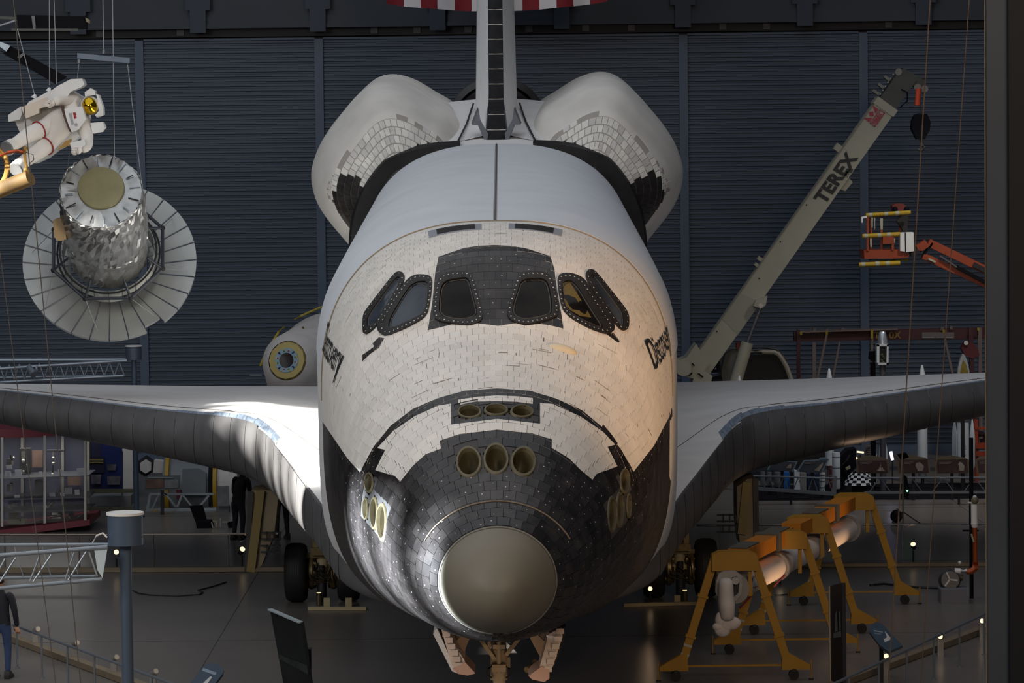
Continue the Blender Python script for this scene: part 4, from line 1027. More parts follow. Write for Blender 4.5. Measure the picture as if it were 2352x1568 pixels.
zf = [(c3(x, 350-0.03*x), c3(x+35, 240-0.02*x)) for x in range(-40, 880, 72)] + [(c3(x+35, 240-0.02*x), c3(x+72, 348-0.03*x)) for x in range(-40, 840, 72)]
tf = truss_stand('truss_stand', 'far grey truss arm on a pole seen beyond the left wing', 38.0, 307, 793, 826, 38,
    [(c3(-300, 212), c3(910, 207), 0.25, 0.045), (c3(-300, 290), c3(915, 213), -0.25, 0.04), (c3(-300, 385), c3(890, 322), -0.25, 0.035), (c3(-300, 340), c3(870, 322), 0.25, 0.03)],
    [(a, b, -0.25, -0.25, 0.017) for a, b in zf])
b = MB(); b.tube(at(66, 843, 37.6), at(78, 860, 37.4), 0.07, 0.09, n=14); b.bar(at(84, 838, 37.7), at(84, 852, 37.7), 0.05, 0.05); b.build('spot_fixture', M_steel, tf)
# --- suspension wires
def wire(label, a, b, Ya, Yb, r, m=None, grp='suspension wires over the left wing'):
    o = MB().tube(at(*a, Ya), at(*b, Yb), r, n=6, caps=False).build('suspension_wire', m or M_wirew)
    return tag(o, label, 'wire', grp)
WL = [('wire running up from the middle of the spreader bar', (236, -40), (238, 113), 24, 24), ('wire from the left end of the spreader bar down to the foil satellite', (181, 147), (150, 440), 24.6, 26.6), ('wire from the right end of the spreader bar down to the dish rim', (293, 148), (327, 436), 24, 25.5),
      ('vertical wire beside the spreader bar down to the top of the foil drum', (258, -40), (263, 368), 24.1, 24.1), ('left of the two close wires holding the jet pack', (113, -40), (114, 196), 23.8, 23.8), ('right of the two close wires holding the jet pack', (123, -40), (130, 193), 23.8, 23.8), ('slanting wire from the dark panel down to the jet pack edge', (40, 66), (80, 220), 24, 23.9)]
for lb, a, b, y0, y1 in WL: wire(lb, a, b, y0, y1, 0.009)
wire('long near wire running from the ceiling past the astronaut to the floor', (28, -30), (192, 1640), -6, -6, 0.0055, M_wire, 'long near wires')
wire('long near wire crossing the lower left railing, left of its twin', (-40, 270), (137, 1640), -6, -6, 0.0045, M_wire, 'long near wires')
M_wbr = mat('wire_brown', rgb(66, 56, 48), 0.8, spec=0.1)
wire('long brown wire in front of the boom lift, beside the dark column', (2138, -30), (2036, 1640), -16, -16, 0.0045, M_wbr, 'long near wires on the right')
wire('long brown wire nearest to the dark column edge', (2228, -30), (2110, 1640), -16, -16, 0.0035, M_wbr, 'long near wires on the right')
sb_ = MB().bar(at(178, 128, 24), at(298, 139, 24), 0.10, 0.10); sbo = sb_.build('spreader_bar', mat('bar_grey', rgb(104, 116, 132), 0.5)); tag(sbo, 'grey spreader bar hanging level above the foil satellite', 'bar')
for px, py in ((238, 119), (181, 141), (293, 142)): MB().tube(at(px, py-5, 24), at(px, py+4, 24), 0.025, n=8).build('shackle', M_wirew, sbo)
# --- dark solar wings top left
for pts, lab, hinge in (([(38, 34), (198, 37), (200, 66), (42, 68)], 'dark level solar panel wing hung in the top left corner', [(72, 36), (80, 36), (82, 68), (76, 68)]), ([(26, 107), (152, 176), (126, 192), (6, 122)], 'dark slanting solar panel wing above the astronaut', [(52, 121), (58, 124), (46, 134), (40, 131)])):
    t = thing('solar_panel_wing', lab, 'solar panel', at(*pts[0], 30))
    slabp(pts, 30, 0.15).build('panel', M_black, t); slabp(hinge, 29.96, 0.25).build('hinge_strip', m_('hinge_grey', rgb(110, 110, 112), 0.5), t)
    if 'level' in lab:
        slabp([(196, 40), (206, 46), (206, 54), (198, 50)], 29.9, 0.1).build('tip_bracket', m_('tip_tan', rgb(130, 118, 96), 0.5), t)
        MB().bar(at(-10, 40, 30), at(38, 42, 30), 0.06, 0.06).build('boom', m_('boom_olive', rgb(70, 72, 66), 0.5), t); MB().bar(at(-10, 62, 30), at(38, 46, 30), 0.035, 0.035).build('boom_strut', M_wirew, t)
        MB().bar(at(26, 68, 30), at(180, 68, 30), 0.03, 0.05).build('lower_rail', m_('boom_olive', rgb(70, 72, 66), 0.5), t)
    else: slabp([(-4, 94), (24, 105), (14, 118), (-4, 104)], 29.9, 0.2).build('root_bracket', M_steel, t)
# --- the astronaut suit with its jet pack
z7 = lambda u, v, Y=24.0: at(u*.1914, 160+v*.1914, Y)
au = thing('astronaut_suit', 'white spacesuit with gold visor and jet pack floating on wires', 'spacesuit', z7(640, 720))
J = [(z7(640, 690, 23.8), (0.25, 0.23)), (z7(780, 600, 23.75), (0.27, 0.25)), (z7(900, 520, 23.75), (0.27, 0.25)), (z7(985, 470, 23.75), 0.17),
     (z7(540, 700, 23.7), 0.19), (z7(330, 790, 23.35), 0.165), (z7(205, 880, 23.2), 0.125), (z7(105, 925, 23.05), 0.125),
     (z7(620, 860, 23.7), 0.19), (z7(430, 1000, 23.35), 0.165), (z7(300, 1090, 23.2), 0.135), (z7(215, 1175, 23.0), 0.125),
     (z7(990, 640, 23.65), 0.16), (z7(1045, 800, 23.5), 0.13), (z7(1050, 920, 23.3), 0.11), (z7(985, 965, 23.15), 0.075),
     (z7(870, 370, 23.85), 0.16), (z7(730, 360, 23.6), 0.12), (z7(650, 385, 23.4), 0.09)]
E_ = [(0, 1), (1, 2), (2, 3), (0, 4), (4, 5), (5, 6), (6, 7), (0, 8), (8, 9), (9, 10), (10, 11), (2, 12), (12, 13), (13, 14), (14, 15), (2, 16), (16, 17), (17, 18)]
skinned('suit_body', J, E_, M_suit, au, 0, 2)
for (u, v, Y), (u2, v2, Y2) in (((150, 905, 23.1), (85, 945, 22.95)), ((270, 1120, 23.1), (195, 1195, 22.9))):
    p, q = z7(u, v, Y), z7(u2, v2, Y2); d = (q-p).normalized()
    bo = MB().tube(p, q, 0.135, 0.15, n=18).build('boot', M_suit, au); MB().tube(q, q+d*0.03, 0.15, 0.135, n=18).build('boot_sole', m_('sole_grey', rgb(112, 112, 112), 0.7), bo)
for (a, b_, r) in ((z7(540, 700, 23.7), z7(330, 790, 23.35), 0.182), (z7(620, 860, 23.7), z7(430, 1000, 23.35), 0.182)):
    c = vl(a, b_, 0.38); d = (b_-a).normalized(); x, y, _ = frame_of(d)
    MB().path([c+x*math.cos(k*math.pi/12)*r+y*math.sin(k*math.pi/12)*r for k in range(24)], 0.014, 6, closed=True).build('red_leg_band', M_red, au)
hc = z7(1085, 430, 23.7); he = MB().ball(hc, 0.185, 24, 14).build('helmet', M_whitep, au, smooth=60)
vc = z7(1080, 435, 23.62); MB().ball(vc, (0.150, 0.16, 0.175), 24, 14, Matrix.Rotation(math.radians(-20), 3, 'Y')).build('visor', M_visor, he, smooth=60)
for pts, Y, t in (([(1015, 270), (1085, 222), (1140, 255), (1145, 300), (1020, 325)], 23.6, 0.3), ([(1150, 290), (1180, 300), (1235, 450), (1238, 540), (1160, 572), (1140, 545), (1190, 490), (1170, 360)], 23.62, 0.28)):
    MB().prism([z7(u, v, Y) for u, v in pts], (0, t, 0)).build('lamp_housing', M_whitep, he)
# gloves: a palm and five bent fingers each
def hand(parent, wrist, dirv, side, s=1.0, m=None):
    d = Vector(dirv).normalized(); x, y, _ = frame_of(d, (0.2, 1, 0.3)); x *= side
    jo = [(wrist, 0.045*s), (wrist+d*0.05*s, 0.05*s), (wrist+d*0.10*s, 0.045*s)]; ed = [(0, 1), (1, 2)]
    for k, (o, L) in enumerate(((-0.036, 0.085), (-0.012, 0.10), (0.012, 0.093), (0.036, 0.07))):
        b0 = wrist+d*0.09*s+x*o*s; i = len(jo); jo += [(b0, 0.017*s), (b0+d*L*0.5*s+y*0.012*s, 0.015*s), (b0+d*L*0.8*s+y*0.05*s, 0.012*s)]; ed += [(2, i), (i, i+1), (i+1, i+2)]
    i = len(jo); b0 = wrist+d*0.03*s-x*0.05*s; jo += [(b0, 0.02*s), (b0+d*0.05*s-x*0.02*s+y*0.02*s, 0.016*s), (b0+d*0.08*s-x*0.01*s+y*0.04*s, 0.013*s)]; ed += [(1, i), (i, i+1), (i+1, i+2)]
    return skinned('glove', jo, ed, m or M_suit, parent, 0, 1)
hand(au, z7(985, 965, 23.15), (-0.5, -0.3, -0.15), 1, 1.25); hand(au, z7(650, 385, 23.4), (-0.6, -0.5, -0.2), -1, 1.2)
cb_ = MB().prism([z7(u, v, 23.36) for u, v in [(770, 470), (985, 440), (1030, 590), (945, 715), (860, 755), (800, 600)]], (0, 0.25, 0)).build('chest_pack', M_whitep, au)
MB().prism([z7(u, v, 23.35) for u, v in [(876, 515), (905, 512), (920, 580), (893, 590)]], (0, 0.02, 0)).build('red_label', M_red, cb_)
MB().prism([z7(u, v, 23.35) for u, v in [(825, 525), (858, 518), (885, 650), (860, 668)]], (0, 0.02, 0)).build('grey_panel', m_('panel_grey', rgb(160, 160, 164), 0.5), cb_)
MB().tube(z7(914, 660, 23.37), z7(914, 660, 23.34), 0.032, n=16).build('dial', m_('panel_grey', rgb(160, 160, 164), 0.5), cb_)
MB().prism([z7(u, v, 23.4) for u, v in [(725, 440), (750, 430), (835, 640), (860, 760), (830, 740), (760, 560)]], (0, 0.2, 0)).build('waist_hose', m_('hose_brown', rgb(82, 50, 38), 0.6), au)
jp = MB().prism([z7(u, v, 23.95) for u, v in [(180, 620), (345, 385), (600, 250), (790, 215), (1000, 330), (1060, 560), (1000, 760), (870, 870), (690, 960), (560, 1060), (420, 1125), (300, 900), (230, 735)]], (0, 0.45, 0)).build('jet_pack', M_whitep, au)
MB().prism([z7(u, v, 23.7) for u, v in [(95, 545), (250, 440), (265, 530), (235, 600), (100, 625)]], (0, 0.35, 0)).build('lower_thruster_box', M_whitep, jp)
MB().prism([z7(u, v, 23.6) for u, v in [(345, 390), (600, 260), (690, 195), (850, 112), (985, 108), (1012, 172), (975, 210), (850, 260), (770, 380), (600, 405), (560, 430), (380, 470)]], (0, 0.4, 0)).build('upper_arm_rest', M_whitep, jp)
MB().prism([z7(u, v, 23.55) for u, v in [(255, 450), (560, 330), (585, 425), (465, 470), (470, 520), (300, 590)]], (0, 0.4, 0)).build('side_tank_cover', m_('tank_cover', rgb(212, 200, 184), 0.6), jp)
MB().prism([z7(u, v, 23.5) for u, v in [(1085, 640), (1230, 625), (1258, 690), (1215, 745), (1110, 765)]], (0, 0.3, 0)).build('right_thruster_arm', M_whitep, jp)
MB().prism([z7(u, v, 23.1) for u, v in [(835, 880), (1010, 835), (1025, 900), (960, 950), (865, 972)]], (0, 0.22, 0)).build('hand_control_box', M_whitep, jp)
MB().prism([z7(u, v, 23.3) for u, v in [(690, 960), (780, 860), (850, 830), (840, 910), (770, 930)]], (0, 0.1, 0)).build('gold_bracket', m_('gold_foil', rgb(160, 124, 66), 0.45, 0.5, bump=0.5, bscale=20), jp)
for u, v in ((600, 235), (425, 315)): MB().tube(z7(u-20, v+25, 23.8), z7(u, v-20, 23.8), 0.06, 0.02, n=10).build('lifting_eye', M_whitep, jp)
# --- gold coil and tube at the left edge
M_goldf = m_('gold_foil', rgb(190, 150, 80), 0.35, 0.7)
gs = thing('gold_coil_satellite', 'gold coil, tube and copper pipe of a satellite cut off at the left edge', 'satellite', at(0, 400, 22))
for k, (dx, r) in enumerate(((0, 0.40), (1, 0.42), (2, 0.38))):
    c = at(-28+3*k, 382, 22.1-0.08*k); MB().path([c+Vector((0.34*math.cos(a), -0.1*math.sin(a), r*math.sin(a))) for a in np.linspace(0, 2*math.pi, 40)[:-1]], 0.028, 8, closed=True).build('coil_ring', M_goldf, gs)
MB().tube(at(-40, 452, 22.2), at(70, 408, 21.8), 0.15, n=20).build('gold_tube', m_('tube_tan', rgb(104, 80, 42), 0.7), gs)
MB().path([at(0, 358, 21.8), at(18, 350, 21.8), at(40, 346, 21.8), at(54, 350, 21.8)], 0.035, 8).build('copper_pipe', m_('copper', rgb(190, 92, 60), 0.35, 0.8), gs)
MB().path([at(56, 338, 21.8), at(58, 370, 21.8), at(64, 400, 21.8)], 0.03, 8).build('gold_rod', M_goldf, gs)
for px, py in ((58, 342), (14, 362), (60, 390)): MB().ball(at(px, py, 21.75), 0.05, 10, 8).build('brass_knob', M_goldf, gs)
MB().path([at(60, 350, 21.7), at(76, 355, 21.7), at(78, 366, 21.7), at(66, 378, 21.7)], 0.008, 6).build('thin_loop', M_dark, gs)
# --- foil satellite with its big segmented dish
SA = at(252, 600, 27.0); ang = math.radians(27)
Az = Vector((0.065, -math.cos(ang), math.sin(ang))).normalized(); Ax = Az.cross(Vector((0, 0, 1))).normalized(); Ay = Ax.cross(Az)*-1
Ay = Az.cross(Ax)
SM = Matrix((Ax, Ay, Az)).transposed().to_4x4(); SM.translation = SA
sat = thing('foil_satellite', 'silver foil satellite drum with a big segmented grey dish', 'satellite', SA)
M_dish = mat('dish_grey', rgb(176, 178, 176), 0.30, 0.55, var=0.08, scale=2); M_rib = mat('dish_rib', rgb(96, 100, 106), 0.5)
sk_ = 118/ppm(27.0)
def S(x, y, z): return SM @ Vector((x, y, z))
NP = 28; R1 = 1.68*sk_; 
for k in range(NP):
    a0, a1 = 2*math.pi*k/NP+0.006, 2*math.pi*(k+1)/NP-0.006
    am = (a0+a1)/2; ro = R1
    # notch at the lower right
    dirv = (Ax*math.cos(am)+Ay*math.sin(am)); sx, sz = dirv.x, dirv.z
    if sx > 0.42 and sx < 0.72 and sz < -0.3: ro = R1*0.93
    b = MB(); b.grid(lambda u, v: S(lerp(0.80, ro, u)*math.cos(lerp(a0, a1, v)), lerp(0.80, ro, u)*math.sin(lerp(a0, a1, v)), -0.22*(1-u)+0.02), 3, 4)
    b.grid(lambda u, v: S(ro*math.cos(lerp(a0, a1, v)), ro*math.sin(lerp(a0, a1, v)), lerp(0.02, -0.07, u)), 1, 4)
    b.build('dish_panel', M_dish, sat, smooth=40)
    c0, c1 = S(0.84*math.cos(a0), 0.84*math.sin(a0), -0.18), S(ro*0.99*math.cos(a0), ro*0.99*math.sin(a0), 0.03)
    MB().tube(c0, c1, 0.008, n=5).build('dish_rib', M_rib, sat)
dr_ = MB().lathe([(0.92, 0.02), (0.92, 0.55)], 48, SM).build('fluted_skirt', m_('skirt_white', rgb(178, 180, 172), 0.5, var=0.25, scale=9, stretch=(1, 1, 0.05)), sat)
for k in range(40):
    a = 2*math.pi*k/40; 
    if k % 2 == 0: MB().tube(S(0.925*math.cos(a), 0.925*math.sin(a), 0.03), S(0.925*math.cos(a), 0.925*math.sin(a), 0.54), 0.010, n=5).build('flute', M_rib, dr_)
for zz_, r in ((0.56, 0.97), (0.42, 1.03)): MB().path([S(r*math.cos(a), r*math.sin(a), zz_) for a in np.linspace(0, 2*math.pi, 49)[:-1]], 0.02, 6, closed=True).build('dark_ring', M_dark, sat)
Ld = 3.05*sk_
prof = [(0.80, 0.45), (0.80, 1.35), (0.83, 1.42), (0.83, Ld-0.75), (0.81, Ld-0.05), (0.78, Ld)]
body = MB(); body.grid(lambda u, v: (lambda r, z: S(r*math.cos(2*math.pi*v)*(1+0.014*math.sin(round(11*v)*37.7+z*7+6*math.sin(z*5+v*40))), r*math.sin(2*math.pi*v)*(1+0.014*math.sin(round(11*v)*37.7+z*7+6*math.sin(z*5+v*40))), z))(np.interp(u, np.linspace(0, 1, 6), [p[0] for p in prof]), np.interp(u, np.linspace(0, 1, 6), [p[1] for p in prof])), 26, 70)
body.v = [tuple(c+random.uniform(-0.022, 0.022) for c in v) for v in body.v]
body.v = body.v[:]
bo = body.build('foil_drum', M_foil, sat, smooth=None)
MB().grid(lambda u, v: S(lerp(0.78, 0.0, u)*math.cos(6.2832*v), lerp(0.78, 0.0, u)*math.sin(6.2832*v), Ld+0.02*math.sin(v*75+u*9+3*math.sin(v*31))*(1-u)), 8, 64).build('foil_end', M_foil, bo, smooth=70)
MB().lathe([(0.0, 0.06), (0.44, 0.06), (0.455, 0.03), (0.45, 0.0)], 40, SM @ Matrix.Translation((0.0, -0.06, Ld))).build('olive_cap', m_('cap_olive', rgb(138, 132, 96), 0.45, 0.3, var=0.12, scale=3), bo)
for k in range(16):
    a = 2*math.pi*k/16+0.1; r1 = 0.76 if k % 3 else 0.70
    MB().tube(S(0.55*math.cos(a), 0.55*math.sin(a), Ld+0.03), S(r1*math.cos(a), r1*math.sin(a), Ld+0.03), 0.012, n=6).build('end_rod', M_dark if k % 2 else M_steel, bo)
oc = [S(1.13*sk_*math.cos(a), 1.13*sk_*math.sin(a), 0.58) for a in [math.pi/8+math.pi/4*k for k in range(8)]]
for k in range(8):
    MB().tube(oc[k], oc[(k+1) % 8], 0.035, n=8).build('octagon_bar', m_('frame_blue_black', rgb(42, 48, 58), 0.45), sat)
    MB().ball(oc[k], 0.055, 8, 6).build('octagon_joint', M_dark, sat)
    a = math.pi/8+math.pi/4*k; MB().tube(oc[k], S(0.86*math.cos(a), 0.86*math.sin(a), 0.85), 0.028, n=8).build('octagon_strut', m_('frame_blue_black', rgb(42, 48, 58), 0.45), sat)
    MB().tube(oc[k], S(R1*0.9*math.cos(a+0.25), R1*0.9*math.sin(a+0.25), 0.0), 0.008, n=5).build('dish_stay', M_wirew, sat)
Yf = (SA+Az*1.9).y
tg = at(226, 508, Yf-0.75)
fr_ = MB(); fr_.bar(at(212, 513, Yf-0.8), at(240, 513, Yf-0.8), 0.04, 0.03)
fr_.build('red_frame', M_red, sat)
MB().bar(at(209, 516, Yf-0.82), at(208, 551, Yf-0.82), 0.04, 0.02).build('red_tag', M_red, sat); MB().bar(at(235, 520, Yf-0.82), at(232, 549, Yf-0.82), 0.06, 0.02).build('red_tag', M_red, sat)
MB().prism([at(*p, Yf-0.4) for p in [(122, 505), (132, 500), (146, 505), (152, 525), (152, 550), (136, 553), (124, 545)]], (0, 0.35, 0)).build('side_box', m_('box_tan', rgb(176, 148, 104), 0.5), sat)
for k, (px, py) in enumerate(((200, 528), (210, 530), (222, 533), (244, 531), (252, 532))): MB().ball(at(px, py, Yf-0.62), 0.06, 10, 8).build('pressure_sphere', M_steel if k % 2 else M_dark, sat)
MB().bar(at(268, 492, Yf-0.5), at(298, 522, Yf-0.6), 0.07, 0.05).build('gold_arm', m_('arm_gold', rgb(168, 116, 60), 0.4, 0.5), sat)
# --- white quilted cargo module beyond the wing
MC = at(756, 868, 45.0); MEm = at(660, 828, 42.0)
cm = thing('cargo_module', 'white quilted cargo module with a round flag-ringed hatch, beyond the left wing root', 'space module', (MC.x, MC.y, 0))
ax_ = (MEm-MC); az = ax_.normalized(); bx, by, _ = frame_of(az); MM = Matrix((bx, by, az)).transposed().to_4x4(); MM.translation = MC
L_ = ax_.length; M_q = mat('quilt_white', rgb(214, 208, 204), 0.7, var=0.06, bump=0.6, bscale=3.0)
MB().lathe([(1.80, -2.5), (1.80, -0.25), (1.76, -0.1), (1.62, 0.15), (0.72, L_-0.15), (0.50, L_)], 40, MM).build('quilted_shell', M_q, cm, smooth=40)
MB().lathe([(0.50, L_-0.02), (0.47, L_+0.05), (0.32, L_+0.06)], 12, MM).build('gold_hatch_ring', m_('hatch_gold', rgb(188, 170, 106), 0.5, 0.2), cm, smooth=20)
hp = MB().lathe([(0.32, L_+0.05), (0.31, L_+0.075), (0.19, L_+0.075)], 36, MM).build('hatch_plate', m_('hatch_blue', rgb(146, 176, 190), 0.5), cm, smooth=20)
MB().lathe([(0.19, L_+0.07), (0.18, L_+0.09), (0.11, L_+0.07), (0.001, L_+0.07)], 28, MM).build('hatch_port', m_('port_dark', rgb(50, 42, 40), 0.4), hp)
FLc = [(150, 40, 40), (220, 180, 60), (40, 60, 140), (200, 200, 200), (40, 110, 70), (30, 30, 30)]
for k in range(12):
    a = 2*math.pi*k/12+0.2
    for h_ in (0, 1):
        c = FLc[(k*2+h_*3) % 6]; q = [MM @ Vector((math.cos(a+da)*r, math.sin(a+da)*r, L_+0.078)) for r, da in ((0.22+0.04*h_, -0.10), (0.255+0.04*h_, -0.09), (0.255+0.04*h_, 0.09), (0.22+0.04*h_, 0.10))]
        MB().prism(q, az*0.003).build('flag_badge', m_('flag_%d_%d_%d' % c, rgb(*c), 0.6), hp)
for pts in ([(653, 750), (640, 762), (622, 790), (606, 820), (598, 840)], [(695, 750), (703, 772), (714, 806), (724, 838), (730, 864)], [(676, 734), (690, 726), (712, 716), (740, 704)]):
    MB().path([at(*p, 43.0) for p in pts], 0.03, 6).build('yellow_handrail', m_('rail_yellow', rgb(176, 156, 50), 0.5), cm)
MB().tube(at(574, 862, 43.6), at(600, 862, 43.8), 0.035, n=8).build('trunnion_pin', M_steel, cm)
MB().bbox((MC.x-1.2, 45.2, 0), (MC.x+1.6, 47.0, MC.z-1.7)).build('support_cradle', M_dark, cm)
# ------------------------------------------------------------------ people
def figure(name, label, feet, face, h, colors, pose='stand', bend=0.0, group=None, hair=(30, 24, 20)):
    """a standing person: one skinned body; face = unit vector the person looks along (xy)"""
    f = Vector((face[0], face[1], 0)).normalized(); s = Vector((f.y, -f.x, 0)); k = h/1.75; B = Vector((feet.x, feet.y, 0))
    def Q(fw, sd, z): return B + f*fw*k + s*sd*k + Vector((0, 0, z*k))
    lean = bend
    hip = Q(-0.10*lean, 0, 0.93); ch = Q(0.42*lean, 0, 1.30-0.12*lean); nk = Q(0.60*lean, 0, 1.47-0.22*lean); hd = Q(0.70*lean, 0, 1.63-0.27*lean)
    t = thing(name, label, 'person', B, group)
    J = [(hip, (0.155*k, 0.12*k)), (vl(hip, ch, 0.5), (0.15*k, 0.115*k)), (ch, (0.18*k, 0.125*k)), (nk, 0.062*k), (hd-Vector((0, 0, 0.07*k)), 0.065*k)]
    E = [(0, 1), (1, 2), (2, 3), (3, 4)]
    jl = J[:]; 
    for sd in (-1, 1):
        i = len(J); J += [(Q(-0.08*lean, sd*0.095, 0.84), 0.095*k), (Q(0.02, sd*0.11, 0.48), 0.066*k), (Q(-0.03, sd*0.12, 0.10), 0.046*k)]; E += [(0, i), (i, i+1), (i+1, i+2)]
    body = skinned('trousers_and_torso', J, E, [mat(name+'_trouser', rgb(*colors[0]), 0.85, var=0.15, scale=6), mat(name+'_jacket', rgb(*colors[1]), 0.8, var=0.1, scale=5)], t, 0, 2)
    for p in body.data.polygons:
        if p.center.z > 0.90*k: p.material_index = 1
    for sd in (-1, 1):
        sh = ch+s*sd*0.185*k+Vector((0, 0, 0.08*k)); el = sh+Vector((0, 0, -0.29*k))+s*sd*0.06*k+f*0.02*k; wr = el+Vector((0, 0, -0.25*k))+f*(0.10+0.1*lean)*k
        skinned('sleeve', [(ch+s*sd*0.10*k+Vector((0, 0, 0.08*k)), 0.07*k), (sh, 0.072*k), (el, 0.055*k), (wr, 0.042*k)], [(0, 1), (1, 2), (2, 3)], body.data.materials[1], t, 0, 2)
        hand(t, wr, (f*0.25+Vector((0, 0, -1))), sd, 0.85*k, m_('skin_tone', rgb(186, 140, 114), 0.6)).name = 'hand'
        a = Q(-0.03, sd*0.12, 0.09); MB().prism([a+f*x*k+Vector((0, 0, z*k))-s*0.045*k for x, z in ((-0.08, -0.09), (0.19, -0.09), (0.20, -0.055), (0.10, -0.01), (0.03, 0.04), (-0.07, 0.04), (-0.09, -0.03))], s*0.09*k).build('shoe', m_('shoe_dark', rgb(28, 26, 26), 0.6), t)
    up = (hd-nk).normalized()
    ho = MB().ball(hd, (0.078*k, 0.10*k, 0.118*k), 18, 12, Matrix((s, f, Vector((0, 0, 1)))).transposed()).build('head', m_('skin_tone', rgb(186, 140, 114), 0.6), t, smooth=60)
    b = MB(); b.prism([hd+f*0.095*k+Vector((0, 0, 0.01*k)), hd+f*0.125*k+Vector((0, 0, -0.025*k)), hd+f*0.095*k+Vector((0, 0, -0.03*k))], s*0.02*k); b.build('nose', m_('skin_tone', rgb(186, 140, 114), 0.6), ho)
    for sd in (-1, 1):
        MB().ball(hd+f*0.088*k+s*sd*0.032*k+Vector((0, 0, 0.012*k)), 0.012*k, 8, 6).build('eye', M_dark, ho); MB().ball(hd+s*sd*0.08*k, (0.014*k, 0.03*k, 0.034*k), 8, 6, Matrix((s, f, Vector((0, 0, 1)))).transposed()).build('ear', m_('skin_tone', rgb(186, 140, 114), 0.6), ho)
    MB().bar(hd+f*0.092*k-s*0.022*k-Vector((0, 0, 0.055*k)), hd+f*0.092*k+s*0.022*k-Vector((0, 0, 0.055*k)), 0.008*k, 0.008*k).build('mouth', m_('lip', rgb(140, 80, 74), 0.6), ho)
    b = MB(); b.ball(hd-f*0.018*k+Vector((0, 0, 0.025*k)), (0.088*k, 0.102*k, 0.112*k), 18, 10, Matrix((s, f, Vector((0, 0, 1)))).transposed()); b.build('hair', mat(name+'_hair', rgb(*hair), 0.8), ho, smooth=60)
    return t
p1 = onfloor(4, 1557)
figure('person', 'person in dark jacket and blue jeans standing with back turned beside the left railing', p1, (0.15, 1.0), 1.74, ((44, 62, 96), (26, 28, 38)))
p2 = onfloor(549, 1240)
figure('person', 'person in black coat and dark trousers stooping behind the far railing', p2, (0.6, 0.8), 1.76, ((30, 30, 42), (17, 18, 23)), bend=0.25)
p3 = onfloor(648, 1238)
figure('person', 'person in dark trousers half hidden behind the left landing gear', p3, (-0.3, 0.9), 1.75, ((26, 26, 32), (24, 24, 28)))
# ------------------------------------------------------------------ railings
M_rail = mat('rail_steel', rgb(120, 112, 104), 0.35, 0.5); M_rail2 = mat('rail_steel_cool', rgb(128, 134, 142), 0.35, 0.5); M_duct = mat('duct_beige', rgb(118, 104, 84), 0.6, var=0.1)
def railing(label, posts, A, B, h, m, beam=None, beam_h=0.10, r=0.022, group=None):
    """posts: floor points; A, B: floor ends of the handrail"""
    t = thing('railing', label, 'railing', ((A.x+B.x)/2, (A.y+B.y)/2, 0), group)
    MB().tube(A+Vector((0, 0, h)), B+Vector((0, 0, h)), r, n=10).build('handrail', m, t)
    for p in posts:
        b = MB(); b.tube((p.x, p.y, 0), (p.x, p.y, h), r*0.82, n=8); b.tube((p.x, p.y, 0), (p.x, p.y, 0.015), r*2, n=12); b.build('post', m, t)
    if beam:
        d = (beam[1]-beam[0]).normalized()
        MB().bar(beam[0]+Vector((0, 0, beam_h/2+0.01)), beam[1]+Vector((0, 0, beam_h/2+0.01)), 0.16, beam_h).build('floor_duct', M_duct, t)
    return t
def hgt(px_top, py_top, P0): return at(px_top, py_top, P0.y).z
# far left
A, B = onfloor(-250, 1310), onfloor(640, 1308)
ps = [onfloor(x, 1309) for x in (-160, 12, 183, 353, 525, 605)]
h = hgt(353, 1227, ps[3])
railing('straight steel railing behind the left landing gear with beige floor duct', ps, A, B, h, M_rail, (onfloor(-250, 1316), onfloor(705, 1312)), 0.09)
# near left, running towards the viewer
P1, P2 = onfloor(40, 1534), onfloor(97, 1557); d = P2-P1; ps = [P1+d*k for k in range(-1, 9)]
h1_ = hgt(40, 1438, P1)
D1, D2 = onfloor(22, 1470), onfloor(280, 1566); dd = D2-D1
railing('slanting grey railing in the bottom left corner, running past the near truss pole', [p for p in ps[1:]], ps[1]-d*0.15, ps[-1], h1_, M_rail2, (D1, D1+dd*2.2), 0.10)
NL = (D1, dd)
# near right
Q1, Q2 = onfloor(2260, 1502), onfloor(2204, 1530); d = Q2-Q1; ps = [Q1+d*k for k in range(-2, 10)]
h2_ = hgt(2260, 1411, Q1)
E1, E2 = onfloor(2275, 1446), onfloor(1957, 1566)
railing('slanting grey railing in the bottom right corner with lamps along it', ps, ps[0], ps[-1], h2_, M_rail2, (E1+(E1-E2)*0.4, E2+(E2-E1)*0.9), 0.10)
# far right
A, B = onfloor(1600, 1300), onfloor(2420, 1296); ps = [onfloor(x, 1298) for x in (1655, 1863, 2072, 2290)]
h = hgt(2072, 1204, ps[2])
railing('straight dark railing behind the yellow gantry and right landing gear', ps, A, B, h, M_rail2, (onfloor(1600, 1303), onfloor(2420, 1299)), 0.07)
